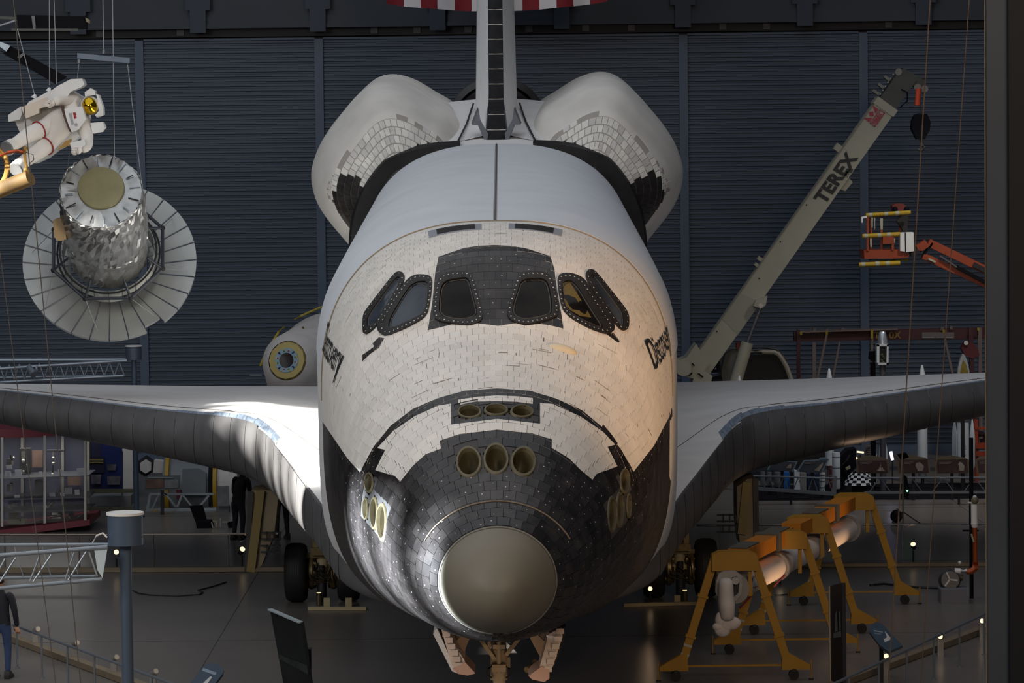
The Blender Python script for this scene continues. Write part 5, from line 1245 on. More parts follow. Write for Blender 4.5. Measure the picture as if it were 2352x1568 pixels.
# --- little floodlights fixed to the near rails
M_lamp = mat('lamp_lens', (1, 0.8, 0.55), 0.4, emit=(1.0, 0.72, 0.42), estr=1.6)
M_lampw = mat('lamp_body', rgb(150, 146, 140), 0.4, 0.4)
def rail_lamp(label, px, py, tgt, lit, group, k=1.0, floor=(0, 0)):
    base = onfloor(px, py); t = thing('floor_lamp', label, 'lamp', base, group)
    b = MB(); b.bbox((base.x-0.05, base.y-0.04, 0), (base.x+0.05, base.y+0.04, 0.28*k)); b.build('lamp_stem', M_lampw, t)
    hd = base+Vector((0.02, -0.02, 0.33*k)); dr = (Vector(tgt)-hd).normalized()
    MB().tube(hd-dr*0.10, hd+dr*0.08, 0.035, 0.048, n=14).build('lamp_head', M_lampw, t)
    MB().tube(hd+dr*0.078, hd+dr*0.086, 0.04, n=14).build('lamp_lens', M_lamp if lit else m_('lens_dark', rgb(196, 186, 168), 0.3), t)
    return hd, dr
NT = Vector((0, 4, 4))
for k, (px, py) in enumerate(((82, 1488), (172, 1521), (262, 1556), (352, 1590))):
    rail_lamp(['unlit floor lamp on the left duct, nearest the person in jeans', 'unlit floor lamp on the left duct, second from the person in jeans', 'floor lamp on the left duct just left of the truss pole', 'floor lamp on the left duct just right of the truss pole'][k], px, py, NT, False, 'lamps along the left duct')
for k, (px, py) in enumerate(((2036, 1552), (2160, 1505), (2256, 1468))):
    rail_lamp(['lit floor lamp under the right railing, by the rounded plaque', 'lit floor lamp at the middle of the right railing', 'lit floor lamp on the right railing next to the dark column'][k], px, py, NT+Vector((-3, -12, -1)), True, 'lamps along the right railing')
# free-standing floods
def stand_lamp(label, px, py, tgt, hh=0.35, r=0.07, power=0, cone=50):
    base = onfloor(px, py); t = thing('floor_lamp', label, 'lamp', base, 'floodlights standing on the floor')
    MB().tube(base, base+Vector((0, 0, hh*0.7)), 0.02, n=8).build('lamp_stem', M_dark, t)
    hd = base+Vector((0, 0, hh)); dr = (Vector(tgt)-hd).normalized()
    MB().tube(hd-dr*r*1.6, hd+dr*r*0.8, r*0.8, r, n=16).build('lamp_head', M_dark, t); MB().tube(hd+dr*r*0.78, hd+dr*r*0.86, r*0.85, n=16).build('lamp_lens', M_lamp, t)
    if power: spot('flood', hd+dr*(r+0.03), tgt, cone, power, (1.0, 0.66, 0.42), 0.7, 0.05)
CMP = Vector((0, -38, 8.4))
stand_lamp('lit floodlight behind the left landing gear door, beside the railing', 556, 1303, (-3.6, 24, 3.5), 0.36, 0.065, 45, 30)
stand_lamp('lit floodlight left of its twin, half behind the near truss pole', 268, 1312, (-6, 10, 4), 0.40, 0.06, 0)
stand_lamp('lit floodlight standing before the far right railing', 2098, 1292, (7.0, 22, 5.0), 0.36, 0.06, 30, 30)
stand_lamp('lit floodlight at the right front tyre under the nose', 1494, 1388, (1.0, 5, 2.6), 0.30, 0.05, 30, 24)
def uplight(label, px, py, hh, r, tgt, power):
    base = onfloor(px, py); t = thing('uplight', label, 'lamp', base, 'uplights before the main wheels')
    MB().tube(base, base+Vector((0, 0, hh)), r, n=18).build('lamp_can', m_('can_bronze', rgb(96, 82, 62), 0.35, 0.6), t)
    MB().tube(base+Vector((0, 0, hh-0.01)), base+Vector((0, 0, hh+0.005)), r*0.8, n=18).build('lamp_lens', M_lamp, t)
    if power: spot('uplight', base+Vector((0, 0, hh+0.03)), tgt, 70, power, (1.0, 0.70, 0.45), 0.8, 0.05)
uplight('bronze can uplight in front of the left wheel pair', 733, 1390, 0.24, 0.055, (-3.6, 21, 3), 35)
uplight('bronze can uplight in front of the right wheel pair', 1573, 1384, 0.24, 0.055, (3.6, 21, 3), 35)
M_cream = mat('cream_block', rgb(168, 152, 116), 0.7)
for k, (a, b, lab) in enumerate((((708, 1401), (842, 1401), 'low cream kerb bar before the left wheels'), ((1432, 1393), (1602, 1389), 'low cream kerb bar before the right wheels'))):
    A, B = onfloor(*a), onfloor(*b); tag(MB().bar(A+Vector((0, 0, 0.035)), B+Vector((0, 0, 0.035)), 0.10, 0.06).build('kerb_bar', M_cream), lab, 'kerb', 'kerb bars before the main wheels')
for k, (px, py, lab) in enumerate(((751, 1393, 'cream block beside the left uplight'), (801, 1393, 'cream block at the inner left tyre'), (1556, 1387, 'cream block beside the right uplight'))):
    A = onfloor(px, py); tag(MB().bbox((A.x-0.06, A.y-0.05, 0), (A.x+0.06, A.y+0.05, 0.17)).build('wheel_block', M_cream), lab, 'block', 'cream blocks before the main wheels')
# --- cables lying on the floor
def floor_cable(label, pts, r=0.012):
    q = []
    for a, b in zip(pts[:-1], pts[1:]): q += [(lerp(a[0], b[0], t), lerp(a[1], b[1], t)) for t in (0, 0.33, 0.67)]
    q.append(pts[-1]); return tag(MB().path([onfloor(x, y, r+0.002) for x, y in q], r, 6).build('floor_cable', M_dark), label, 'cable', 'cables lying on the floor')
floor_cable('black cable curling over the floor between the truss pole and the left wheels', [(302, 1354), (318, 1362), (345, 1366), (410, 1368), (458, 1365), (466, 1360), (455, 1355), (490, 1346), (520, 1336)], 0.014)
floor_cable('black cable trailing from the robotic end unit across the right floor', [(1998, 1343), (2030, 1340), (2075, 1345), (2110, 1348), (2160, 1350)], 0.022)
floor_cable('thin cable between the yellow gantry legs on the floor', [(1780, 1366), (1830, 1363), (1880, 1358)], 0.010)
# ------------------------------------------------------------------ info boards near the viewer
M_board = mat('board_dark', rgb(30, 31, 32), 0.6, var=0.25, scale=1.2, spec=0.12); M_edge = mat('board_edge', rgb(150, 160, 164), 0.4)
t = thing('sign_board', 'tall dark tilted sign board standing left of the nose gear', 'sign', (at(690, 1600, 7.6).x, 7.6, 0))
q = [at(620, 1399, 8.6), at(691, 1429, 7.4), at(716, 1600, 7.0), at(652, 1576, 8.2)]
nrm = (q[1]-q[0]).cross(q[3]-q[0]).normalized(); nrm = nrm if nrm.y > 0 else -nrm
MB().prism(q, nrm*0.05).build('board', M_board, t)
MB().bar(q[0], q[1], 0.022, 0.07, up=nrm).build('top_edge', M_edge, t)
MB().bar(at(711, 1486, 7.6), Vector((at(711, 1486, 7.6).x, 7.6, 0)), 0.045, 0.045).build('post', M_dark, t); MB().bar(at(702, 1488, 7.3), at(714, 1488, 7.5), 0.05, 0.03).build('clamp', M_edge, t)
MB().prism([q[0]*0.42+q[3]*0.58-nrm*0.003, q[1]*0.42+q[2]*0.58-nrm*0.003, q[1]*0.30+q[2]*0.70-nrm*0.003, q[0]*0.36+q[3]*0.64-nrm*0.003], nrm*0.002).build('picture_band', mat('band_grey', rgb(46, 48, 47), 0.6, var=0.4, scale=3, spec=0.12), t)
def plaque(label, pts, Y0, Y1, picture, lines):
    """tilted plaque: far edge at depth Y1, near edge at Y0"""
    ys = [p[1] for p in pts]; mn, mx = min(ys), max(ys)
    P3 = [at(p[0], p[1], lerp(Y1, Y0, (p[1]-mn)/(mx-mn))) for p in pts]
    t = thing('info_plaque', label, 'sign', (P3[0].x, P3[0].y, 0)); MB().prism(P3, (0, 0, -0.04)).build('plaque_board', mat('plaque_blue', rgb(56, 70, 84), 0.4), t)
    up = lambda L: [at(p[0], p[1], lerp(Y1, Y0, (p[1]-mn)/(mx-mn)))+Vector((0, -0.004, 0.006)) for p in L]
    MB().prism(up(picture), (0, 0, -0.003)).build('picture', m_('plaque_white', rgb(186, 184, 182), 0.5), t)
    for L in lines: MB().prism(up(L), (0, 0, -0.003)).build('title_strip', m_('plaque_text', rgb(120, 136, 150), 0.5), t)
    c = sum(P3, Vector())/len(P3); MB().bar((c.x, c.y, 0), (c.x, c.y, c.z-0.05), 0.06).build('plaque_post', M_dark, t)
plaque('rounded blue plaque tilted on a post at the bottom left of the nose', [(434, 1572), (468, 1528), (485, 1522), (503, 1527), (514, 1536), (512, 1546), (478, 1590), (434, 1590)], 7.6, 8.8, [(463, 1572), (484, 1553), (487, 1556), (474, 1574)], [[(467, 1534), (498, 1545), (495, 1551), (464, 1540)]])
plaque('rounded dark blue plaque with a white dart shape behind the right railing', [(1997, 1450), (2001, 1434), (2012, 1428), (2026, 1432), (2073, 1482), (2040, 1496), (2020, 1480)], 12.0, 13.2, [(2032, 1449), (2038, 1456), (2048, 1468), (2032, 1475), (2030, 1468), (2037, 1464)], [[(2007, 1447), (2028, 1451), (2027, 1453), (2007, 1450)], [(2008, 1453), (2024, 1456), (2023, 1457), (2008, 1455)]])
t = thing('sign_board', 'narrow tall dark sign board seen edge-on right of the nose', 'sign', (at(1920, 1600, 12).x, 12, 0))
q = [at(1905, 1345, 12.3), at(1934, 1338, 11.7), at(1937, 1640, 11.7), at(1908, 1640, 12.3)]
nb2 = (q[1]-q[0]).cross(q[3]-q[0]).normalized(); nb2 = nb2 if nb2.y > 0 else -nb2
MB().prism(q, nb2*0.06).build('board', mat('board_navy', rgb(26, 26, 34), 0.5), t); MB().bar(q[0], q[3], 0.025, 0.06).build('pale_edge', m_('edge_tan', rgb(150, 136, 118), 0.5), t)
for pts in ([(1918, 1408), (1922, 1402), (1924, 1448), (1917, 1450)], [(1926, 1404), (1930, 1403), (1931, 1446), (1927, 1448)], [(1914, 1452), (1932, 1448), (1932, 1462), (1914, 1464)]):
    f_ = lambda p: at(p[0], p[1], 12.0-(p[0]-1920)*0.02)+Vector((0, -0.03, 0)); MB().prism([f_(p) for p in pts], (0, 0.004, 0)).build('picture', m_('picture_grey', rgb(110, 110, 112), 0.6), t)
# ------------------------------------------------------------------ display case and exhibits under the left wing
DY = 34.9
M_maroon = mat('maroon_paint', rgb(112, 38, 52), 0.5); M_alu = mat('case_post', rgb(176, 174, 168), 0.4, 0.3); M_glass = glass_mat('case_glass', (0.93, 0.95, 0.97), 0.02)
ca = thing('display_case', 'glass display case with maroon base and top full of small instruments', 'display case', at(100, 1205, DY))
fz0 = at(100, 1200, DY).z
def DP(px, py, dy=0): return at(px, py, DY+dy)
MB().prism([DP(-40, 1222), DP(206, 1192), DP(206, 1206), DP(-40, 1240)], (0, 2.0, 0)).build('base', M_maroon, ca)
MB().prism([DP(-40, 984), DP(98, 988), DP(240, 976), DP(240, 990), DP(98, 1003), DP(-40, 1008)], (0, 2.0, 0)).build('top', M_maroon, ca)
for px, y0, y1, w in ((5, 1004, 1209, 0.055), (103, 1000, 1201, 0.055), (196, 985, 1194, 0.055)): MB().bar(DP(px, y1), DP(px, y0), w, w).build('front_post', M_alu, ca)
for px, y0, y1 in ((51, 1000, 1185), (144, 1000, 1180), (203, 985, 1185)): MB().bar(DP(px, y1, 1.8), DP(px, y0, 1.8), 0.06, 0.06).build('rear_post', m_('rear_post', rgb(120, 118, 114), 0.5), ca)
for ya, yb in ((1098, 1091), (1146, 1141), (1175, 1170)): MB().prism([DP(-30, ya+2), DP(203, yb), DP(203, yb+2), DP(-30, ya+4)], (0, 1.3, 0)).build('glass_shelf', m_('shelf_edge', rgb(70, 74, 80), 0.3), ca)
MB().prism([DP(-40, 985, 1.95), DP(206, 985, 1.95), DP(206, 1192, 1.95), DP(-40, 1192, 1.95)], (0, 0.04, 0)).build('back_panel', m_('case_back', rgb(56, 58, 82), 0.6, var=0.25, scale=1.5), ca)
MB().add([DP(6, 1004, 0.03), DP(102, 1003, 0.03), DP(102, 1200, 0.03), DP(6, 1208, 0.03)], [(0, 1, 2, 3)]).build('glass_pane', M_glass, ca, smooth=None)
MB().add([DP(104, 1003, 0.03), DP(195, 992, 0.03), DP(195, 1193, 0.03), DP(104, 1200, 0.03)], [(0, 1, 2, 3)]).build('glass_pane', M_glass, ca, smooth=None)
C1 = lambda u, v: (u*.1659, 970+v*.1659)
M_card = mat('label_card', rgb(178, 178, 180), 0.6); M_inst = mat('instrument_dark', rgb(40, 40, 42), 0.4, 0.3); M_insts = mat('instrument_silver', rgb(170, 168, 160), 0.25, 0.8); M_pic = mat('picture_brown', rgb(98, 76, 66), 0.6, var=0.4, scale=4)
cards = [((80, 590, 160, 640), 'upper left'), ((70, 680, 150, 765), 'lower, by the left post'), ((205, 655, 295, 750), 'at the foot of the black instrument'), ((535, 680, 575, 725), 'below the brown picture'), ((800, 650, 880, 710), 'upper shelf, right of the centre post'), ((1060, 638, 1170, 705), 'wide, against the right post'), ((680, 975, 760, 1030), 'first right of the centre post, second shelf'), ((830, 975, 890, 1018), 'second right of the centre post, second shelf'), ((1030, 930, 1100, 1000), 'at the right end of the second shelf'), ((195, 1005, 270, 1060), 'left end of the second shelf')]
for (x0, y0, x1, y1), w in cards:
    p = [C1(x0, y0), C1(x1, y0-4), C1(x1+6, y1), C1(x0+8, y1+4)]
    tag(slabp(p, DY+0.35, 0.02).build('label_card', M_card), 'white label card in the display case, '+w, 'card', 'label cards in the display case')
def inst(label, tubes=(), boxes=(), balls=(), m=M_inst, dy=0.8):
    t = None
    for k, (a, b, r) in enumerate(tubes):
        o = MB().tube(at(*C1(*a), DY+dy), at(*C1(*b), DY+dy), r, n=12).build('instrument_tube', M_insts if k % 2 == 0 else m, t); 
        if t is None: t = wrap_inst(o, label)
    for k, (x0, y0, x1, y1) in enumerate(boxes):
        o = slabp([C1(x0, y0), C1(x1, y0), C1(x1, y1), C1(x0, y1)], DY+dy, 0.25).build('instrument_box', m, t)
        if t is None: t = wrap_inst(o, label)
    for (c, r) in balls: MB().ball(at(*C1(*c), DY+dy-0.05), r, 10, 8).build('knob', M_insts, t)
def wrap_inst(o, label):
    c = Vector(o.data.vertices[0].co); t = thing('instrument', label, 'instrument', c, 'instruments in the display case'); put(o, t); return t
inst('black boxed instrument with a silver column in the upper left of the case', [((320, 400), (322, 500), 0.05)], [(270, 360, 420, 700)], [((325, 678), 0.035), ((320, 530), 0.05), ((375, 590), 0.03)])
inst('slim silver instrument on a dark stand beside the left post', [((175, 530), (178, 590), 0.04), ((155, 440), (165, 520), 0.03)], [(90, 500, 150, 600)], [((190, 490), 0.035)])
inst('hanging chain of dark and silver beads right of the centre post', [((735, 400), (738, 520), 0.02), ((738, 520), (728, 720), 0.02)], [(640, 385, 880, 405)], [((740, 565), 0.04), ((726, 715), 0.04), ((738, 490), 0.035)])
inst('small silver microscope-like piece on the second shelf at left', [((160, 860), (160, 945), 0.035)], [(90, 870, 140, 960)], [((158, 855), 0.04)])
inst('white rounded canister on the lower left shelf', [], [(110, 1130, 210, 1195)], [((190, 1150), 0.08)], M_card)
inst('beige boxed unit with dark base on the case floor at left', [], [(118, 1260, 235, 1335), (100, 1340, 345, 1400)], [((275, 1345), 0.03)], m_('unit_beige', rgb(128, 124, 100), 0.6))
inst('large dark pot on the second shelf against the centre post', [], [(480, 800, 595, 940), (450, 940, 590, 1010)], [], M_inst)
inst('white square unit with papers on the second shelf at right', [((812, 935), (814, 965), 0.05)], [(895, 905, 1000, 1000)], [], M_card)
inst('shallow open ring instrument on the case floor, middle', [((700, 1300), (850, 1290), 0.03)], [(720, 1250, 840, 1330)], [((830, 1275), 0.06)], M_insts)
inst('curved silver hoop on the case floor at right', [((935, 1295), (985, 1330), 0.02), ((985, 1330), (1070, 1325), 0.02), ((1070, 1325), (1125, 1275), 0.02)], [(950, 1230, 1010, 1290)], [], M_inst)
inst('grey cluster of small tubes under the second shelf', [((660, 1190), (700, 1130), 0.04), ((700, 1130), (740, 1090), 0.04)], [(640, 1150, 700, 1200)], [], M_insts)
for (x0, y0, x1, y1), w in (((445, 380, 590, 620), 'behind the centre post in the upper left bay'), ((935, 740, 1125, 870), 'at the back of the right bay')):
    tag(slabp([C1(x0, y0), C1(x1, y0), C1(x1, y1), C1(x0, y1)], DY+1.7, 0.04).build('framed_picture', M_pic), 'brown framed picture in the display case, '+w, 'picture', 'pictures in the display case')
area('case_lamp', (at(100, 1020, DY+0.9).x, DY+0.9, at(100, 1012, DY).z), (at(100, 1020, DY+0.9).x, DY+0.9, 0), 2.0, 1.0, 28, (1.0, 0.95, 0.86))  # unseen light added to brighten the case contents
# blue poster boards right of the case
t = thing('poster_board', 'dark blue poster board with yellow heading beside the display case', 'poster', at(240, 1195, 39.6))
slabp([C1(1200, 260), C1(1450, 300), C1(1450, 930), C1(1200, 930)], 39.6, 0.06).build('left_sheet', m_('poster_violet', rgb(54, 52, 84), 0.6, var=0.2, scale=1.5), t)
slabp([C1(1400, 260), C1(1690, 300), C1(1690, 928), C1(1400, 930)], 39.55, 0.05).build('right_sheet', m_('poster_blue', rgb(26, 42, 104), 0.6, var=0.3, scale=1.2), t)
slabp([C1(1230, 470), C1(1450, 480), C1(1450, 700), C1(1230, 700)], 39.52, 0.02).build('text_block', m_('poster_dark', rgb(34, 34, 58), 0.6), t)
for k in range(2): slabp([C1(1240, 508+36*k), C1(1430, 508+36*k), C1(1430, 526+36*k), C1(1240, 526+36*k)], 39.48, 0.02).build('heading_line', m_('heading_yellow', rgb(150, 134, 70), 0.6), t)
for x0, y0, x1, y1 in ((1260, 720, 1400, 850), (1480, 740, 1670, 860), (1480, 580, 1610, 660)): slabp([C1(x0, y0), C1(x1, y0), C1(x1-10, y1), C1(x0+8, y1)], 39.48, 0.02).build('photo_print', m_('poster_photo', rgb(104, 98, 104), 0.6, var=0.5, scale=6), t)
MB().bar(at(*C1(1180, 950), 39.4), at(*C1(1880, 945), 39.4), 0.05, 0.1).build('lower_rail', m_('rail_olive', rgb(104, 100, 82), 0.5), t); MB().bar(at(*C1(1180, 1195), 39.4), at(*C1(1880, 1195), 39.4), 0.05, 0.08).build('foot_rail', m_('rail_olive', rgb(104, 100, 82), 0.5), t)
for u in (1215, 1690): MB().bar(at(*C1(u, 1300), 39.7), at(*C1(u, 400), 39.7), 0.05, 0.05).build('stand_post', m_('rear_post', rgb(120, 118, 114), 0.5), t)
# quilted white pallet piece behind the far truss pole
C2 = lambda u, v: (300+u*.1914, 1030+v*.1914)
t = thing('instrument_pallet', 'pale quilted instrument pallet behind the far truss pole', 'space module', at(290, 1190, 42.5))
slabp([(281, 1030), (304, 1030), (306, 1110), (302, 1160), (282, 1160)], 42.5, 1.2).build('quilt_side', M_q, t)
slabp([(208, 1142), (300, 1138), (300, 1162), (208, 1162)], 39.8, 0.8).build('quilt_lower', m_('quilt_grey', rgb(150, 148, 150), 0.7, var=0.2, scale=2, bump=0.4, bscale=4), t)
h6 = [C2(180+75*math.cos(a), 215+85*math.sin(a)) for a in [math.pi/6+k*math.pi/3 for k in range(6)]]
slabp([C2(175+105*math.cos(a), 215+125*math.sin(a)) for a in [math.pi/6+k*math.pi/3 for k in range(6)]], 42.3, 0.3).build('black_frame', M_dark, t); slabp(h6, 42.2, 0.1).build('white_panel', M_q, t)
# grey drum instrument in a white cradle
t = thing('drum_instrument', 'grey drum instrument with yellow bands in a white truss cradle under the left wing', 'space hardware', at(430, 1195, 39.5))
gd = at(438, 1120, 40.5); Mg = Matrix.Translation(gd) @ Matrix.Rotation(math.radians(90), 4, 'Y') @ Matrix.Rotation(math.radians(0), 4, 'Z')
MB().lathe([(0.0, -0.62), (0.78, -0.62), (0.80, -0.55), (0.80, 0.5), (0.0, 0.5)], 32, Mg).build('drum', m_('drum_grey', rgb(126, 132, 136), 0.5), t, smooth=30)
for z in (-0.55, 0.62): MB().lathe([(0.80, z), (0.92, z), (0.92, z+0.09), (0.80, z+0.09)], 36, Mg).build('yellow_band', m_('band_yellow', rgb(186, 146, 20), 0.5), t, smooth=30)
MB().lathe([(0.8, 0.72), (0.82, 0.8), (0.75, 1.2), (0, 1.2)], 28, Mg).build('white_blanket', M_q, t)
slabp([C2(620, 250), C2(810, 245), C2(905, 300), C2(900, 540), C2(620, 540)], 39.5, 0.2).build('front_box', m_('drum_grey', rgb(126, 132, 136), 0.5), t)
slabp([C2(280, 140), C2(510, 170), C2(420, 290), C2(270, 290)], 40.4, 0.4).build('white_cover', M_q, t)
slabp([C2(545, 495), C2(605, 495), C2(600, 600), C2(550, 600)], 39.6, 0.2).build('red_cover', M_maroon, t)
Mt = m_('cradle_white', rgb(160, 166, 170), 0.5)
for a, b, w in (((230, 545), (1000, 545), 0.05), ((200, 740), (1030, 730), 0.09), ((200, 800), (1170, 800), 0.16), ((235, 545), (190, 800), 0.06), ((400, 510), (545, 700), 0.05), ((620, 545), (560, 700), 0.05), ((620, 545), (760, 730), 0.04), ((940, 560), (830, 690), 0.05), ((330, 560), (260, 720), 0.03)):
    MB().bar(at(*C2(*a), 39.2), at(*C2(*b), 39.2), w, w).build('cradle_bar', Mt, t)
for u in (230, 685): slabp([C2(u-30, 800), C2(u+30, 800), C2(u+25, 880), C2(u-25, 880)], 39.1, 0.3).build('cradle_foot', Mt, t)
slabp([C2(260, 738), C2(328, 740), C2(326, 762), C2(262, 762)], 39.0, 0.1).build('tan_tag', m_('tag_tan', rgb(176, 150, 96), 0.6), t)
t = thing('exhibit_sign', 'grey lectern sign with brown picture before the drum instrument', 'sign', at(375, 1195, 38.3))
slabp([C2(170, 330), C2(590, 320), C2(590, 495), C2(170, 500)], 38.3, 0.05).build('sign_frame', m_('sign_grey', rgb(98, 104, 106), 0.5), t)
slabp([C2(190, 370), C2(400, 362), C2(400, 470), C2(190, 475)], 38.27, 0.02).build('brown_print', M_pic, t); slabp([C2(405, 380), C2(575, 372), C2(575, 470), C2(405, 475)], 38.27, 0.02).build('grey_print', m_('print_grey', rgb(112, 114, 116), 0.6, var=0.3, scale=5), t)
slabp([C2(210, 342), C2(510, 345), C2(510, 352), C2(210, 352)], 38.27, 0.02).build('title_line', m_('title_pale', rgb(150, 156, 158), 0.6), t); MB().bar(at(*C2(380, 880), 38.4), at(*C2(380, 495), 38.4), 0.08).build('sign_post', M_dark, t)
t = thing('exhibit_sign', 'upright grey photo board behind the stooping person', 'sign', at(515, 1195, 38.6))
slabp([C2(1040, 450), C2(1180, 450), C2(1180, 690), C2(1040, 690)], 38.6, 0.05).build('photo_board', m_('print_grey', rgb(112, 114, 116), 0.6), t); slabp([C2(1040, 690), C2(1180, 690), C2(1180, 880), C2(1045, 880)], 38.7, 0.3).build('board_plinth', m_('sign_grey', rgb(98, 104, 106), 0.5), t)
t = thing('equipment_case', 'open black equipment case standing on the floor left of the stooping person', 'case', onfloor(465, 1212))
q = onfloor(465, 1213); Yc = q.y
MB().prism([at(*C2(*p), Yc) for p in [(780, 880), (950, 875), (985, 955), (795, 965)]], (0, 0.5, 0)).build('case_body', M_black, t); MB().prism([at(*C2(*p), Yc+0.45) for p in [(705, 690), (860, 680), (915, 870), (780, 885)]], (0, 0.12, 0)).build('case_lid', M_black, t)
t = thing('tripod_gear', 'small metal camera gear on the floor beside the black case', 'equipment', onfloor(508, 1215))
for a, b in (((970, 880), (990, 950)), ((1040, 860), (1020, 940)), ((990, 870), (1040, 880)), ((1080, 830), (1080, 940)), ((1100, 880), (1170, 880))): MB().bar(at(*C2(*a), Yc-0.2), at(*C2(*b), Yc-0.2), 0.03).build('metal_bar', M_insts, t)
slabp([C2(1160, 890), C2(1225, 880), C2(1235, 960), C2(1175, 965)], Yc, 0.2).build('black_bag', M_black, t)
t = thing('floor_paper', 'pale paper lying on the floor at the stooping person\'s shoes', 'paper', onfloor(562, 1240)); MB().prism([onfloor(551, 1243, 0.004), onfloor(567, 1236, 0.004), onfloor(568, 1239, 0.004), onfloor(553, 1246, 0.004)], (0, 0, 0.01)).build('sheet', M_card, t)
# ------------------------------------------------------------------ right side: mobile crane
CY = 44.0
M_crane = mat('crane_paint', rgb(150, 148, 134), 0.5, var=0.05, scale=2)
M_craned = mat('crane_dark', rgb(58, 62, 62), 0.5, var=0.1)
cr = thing('mobile_crane', 'grey mobile crane with its boom raised behind the right wing', 'crane', at(1640, 870, CY))
cr.location.z = 0
bA, bB = at(1608, 842, CY), at(2036, 238, CY); bd = (bB-bA).normalized(); bn = Vector((0, 1, 0)); bs = bn.cross(bd).normalized()
if bs.x > 0: bs = -bs             # bs points to the upper-left edge
boom = MB().bar(bA, bB, 0.56, 0.62, up=bn).build('boom', M_crane, cr)
def B_(t, s, dy=-0.33): return bA + (bB-bA)*t + bs*s + Vector((0, dy, 0))
def onb(pts, dy, th, name, m, par=boom): return MB().prism([B_(t, s, dy) for t, s in pts], (0, th, 0)).build(name, m, par)
onb([(0.975, -0.31), (1.0, -0.31), (1.0, 0.31), (0.975, 0.31)], -0.36, 0.72, 'boom_collar', M_crane)
onb([(0.03, 0.27), (0.97, 0.27), (0.97, 0.30), (0.03, 0.30)], -0.32, 0.05, 'boom_edge', m_('crane_edge', rgb(116, 114, 104), 0.5))
for t, s, w, h_ in ((0.79, 0.30, 0.022, 0.16), (0.375, 0.30, 0.012, 0.12), (0.355, 0.30, 0.010, 0.09)): onb([(t, s-0.03), (t+w, s-0.03), (t+w, s+h_), (t, s+h_)], -0.2, 0.3, 'boom_lug', M_crane)
onb([(0.70, -0.29), (0.745, -0.29), (0.74, -0.44), (0.705, -0.42)], -0.2, 0.4, 'boom_bracket', M_crane)
onb([(0.16, 0.26), (0.26, 0.29), (0.27, -0.29), (0.15, -0.29)], -0.318, 0.02, 'boom_plate', m_('crane_plate', rgb(140, 138, 126), 0.5))
for t, s in ((0.12, 0.2), (0.33, 0.1), (0.46, 0.2), (0.60, 0.2)): MB().tube(B_(t, s, -0.315), B_(t, s, -0.325), 0.022, n=8).build('boom_bolt', M_dark, boom)
# head with sheaves
hA, hB = bB, at(2084, 172, CY)
hd_ = MB().bar(hA, hB, 0.50, 0.58, up=bn).build('boom_head', M_craned, cr)
MB().bar(at(2066, 166, CY), at(2118, 197, CY), 0.26, 0.5, up=bn).build('head_plate', M_craned, hd_)
for px, py in ((2064, 165), (2108, 200), (2124, 204)): MB().tube(at(px, py, CY-0.32), at(px, py, CY+0.3), 0.09, n=16).build('sheave', m_('sheave_grey', rgb(104, 106, 100), 0.4), hd_)
for p, q in (((2004, 207), (2018, 217)), ((2016, 192), (2028, 202)), ((2030, 175), (2042, 185))): MB().bar(at(*p, CY-0.2), at(*q, CY-0.2), 0.07, 0.3, up=bn).build('wedge_pin', m_('sheave_grey', rgb(104, 106, 100), 0.4), hd_)
for k in range(6): MB().ball(at(2022+6*k, 216-9*k, CY-0.32), 0.02, 6, 5).build('head_bolt', M_bolt, hd_)
MB().path([at(2068, 246, CY-0.35), at(2084, 232, CY-0.4), at(2084, 212, CY-0.4), at(2070, 205, CY-0.35)], 0.02, 6).build('head_hose', M_black, hd_)
# hook block hanging from the head
hb = MB(); hb.prism([at(x, y, CY-0.15) for x, y in [(2101, 264), (2112, 260), (2130, 262), (2138, 280), (2136, 298), (2124, 320), (2106, 320), (2094, 296), (2095, 278)]], (0, 0.3, 0))
hbo = hb.build('hook_block', M_black, cr)
MB().path([at(2115, 320, CY), at(2116, 332, CY), at(2123, 338, CY), at(2116, 346, CY), at(2107, 342, CY)], 0.035, 8).build('hook', M_craned, hbo)
for x in (2113, 2121): MB().tube(at(x, 205, CY-0.1), at(x, 264, CY-0.1), 0.012, n=6).build('hoist_rope', M_dark, cr)
MB().tube(at(2110, 203, CY-0.35), at(2107, 242, CY-0.35), 0.07, n=12).build('orange_weight', m_('signal_orange', rgb(206, 74, 40), 0.6), cr)
# lettering and emblem on the boom
ux = bd; uy = bs
text_on('TEREX', 0.47, B_(0.634, -0.17, -0.325), ux, uy, 'boom_lettering', m_('lettering_black', (0.015, 0.015, 0.017), 0.6), boom, bold=0.02, shear=-0.08, spacing=1.06)
text_on('33m', 0.14, B_(0.742, -0.25, -0.325), ux, uy, 'boom_size_mark', m_('lettering_black', (0.015, 0.015, 0.017), 0.6), boom, bold=0.008)
M_emb = m_('emblem_red', rgb(150, 36, 62), 0.5)
ec = at(2009, 267, CY-0.335)
def E2(a, b): return Vector((ec.x, CY-0.335, ec.z)) + bd*a + bs*b
em = MB()
for pts in ([(0.0, 0.03), (0.075, 0.105), (0.0, 0.18), (-0.075, 0.105)], [(0.065, 0.03), (0.20, 0.21), (0.20, 0.03)], [(-0.065, 0.03), (-0.20, 0.21), (-0.20, 0.03)]): em.prism([E2(a, b) for a, b in pts], (0, -0.006, 0))
for pts in ([(-0.22, 0.0), (0.22, 0.0), (0.22, -0.022), (-0.22, -0.022)], [(-0.22, -0.14), (0.22, -0.14), (0.22, -0.162), (-0.22, -0.162)], [(-0.22, 0), (-0.2, 0), (-0.2, -0.16), (-0.22, -0.16)], [(0.2, 0), (0.22, 0), (0.22, -0.16), (0.2, -0.16)]): em.prism([E2(a, b) for a, b in pts], (0, -0.006, 0))
em.build('boom_emblem', M_emb, boom, kind='stuff')
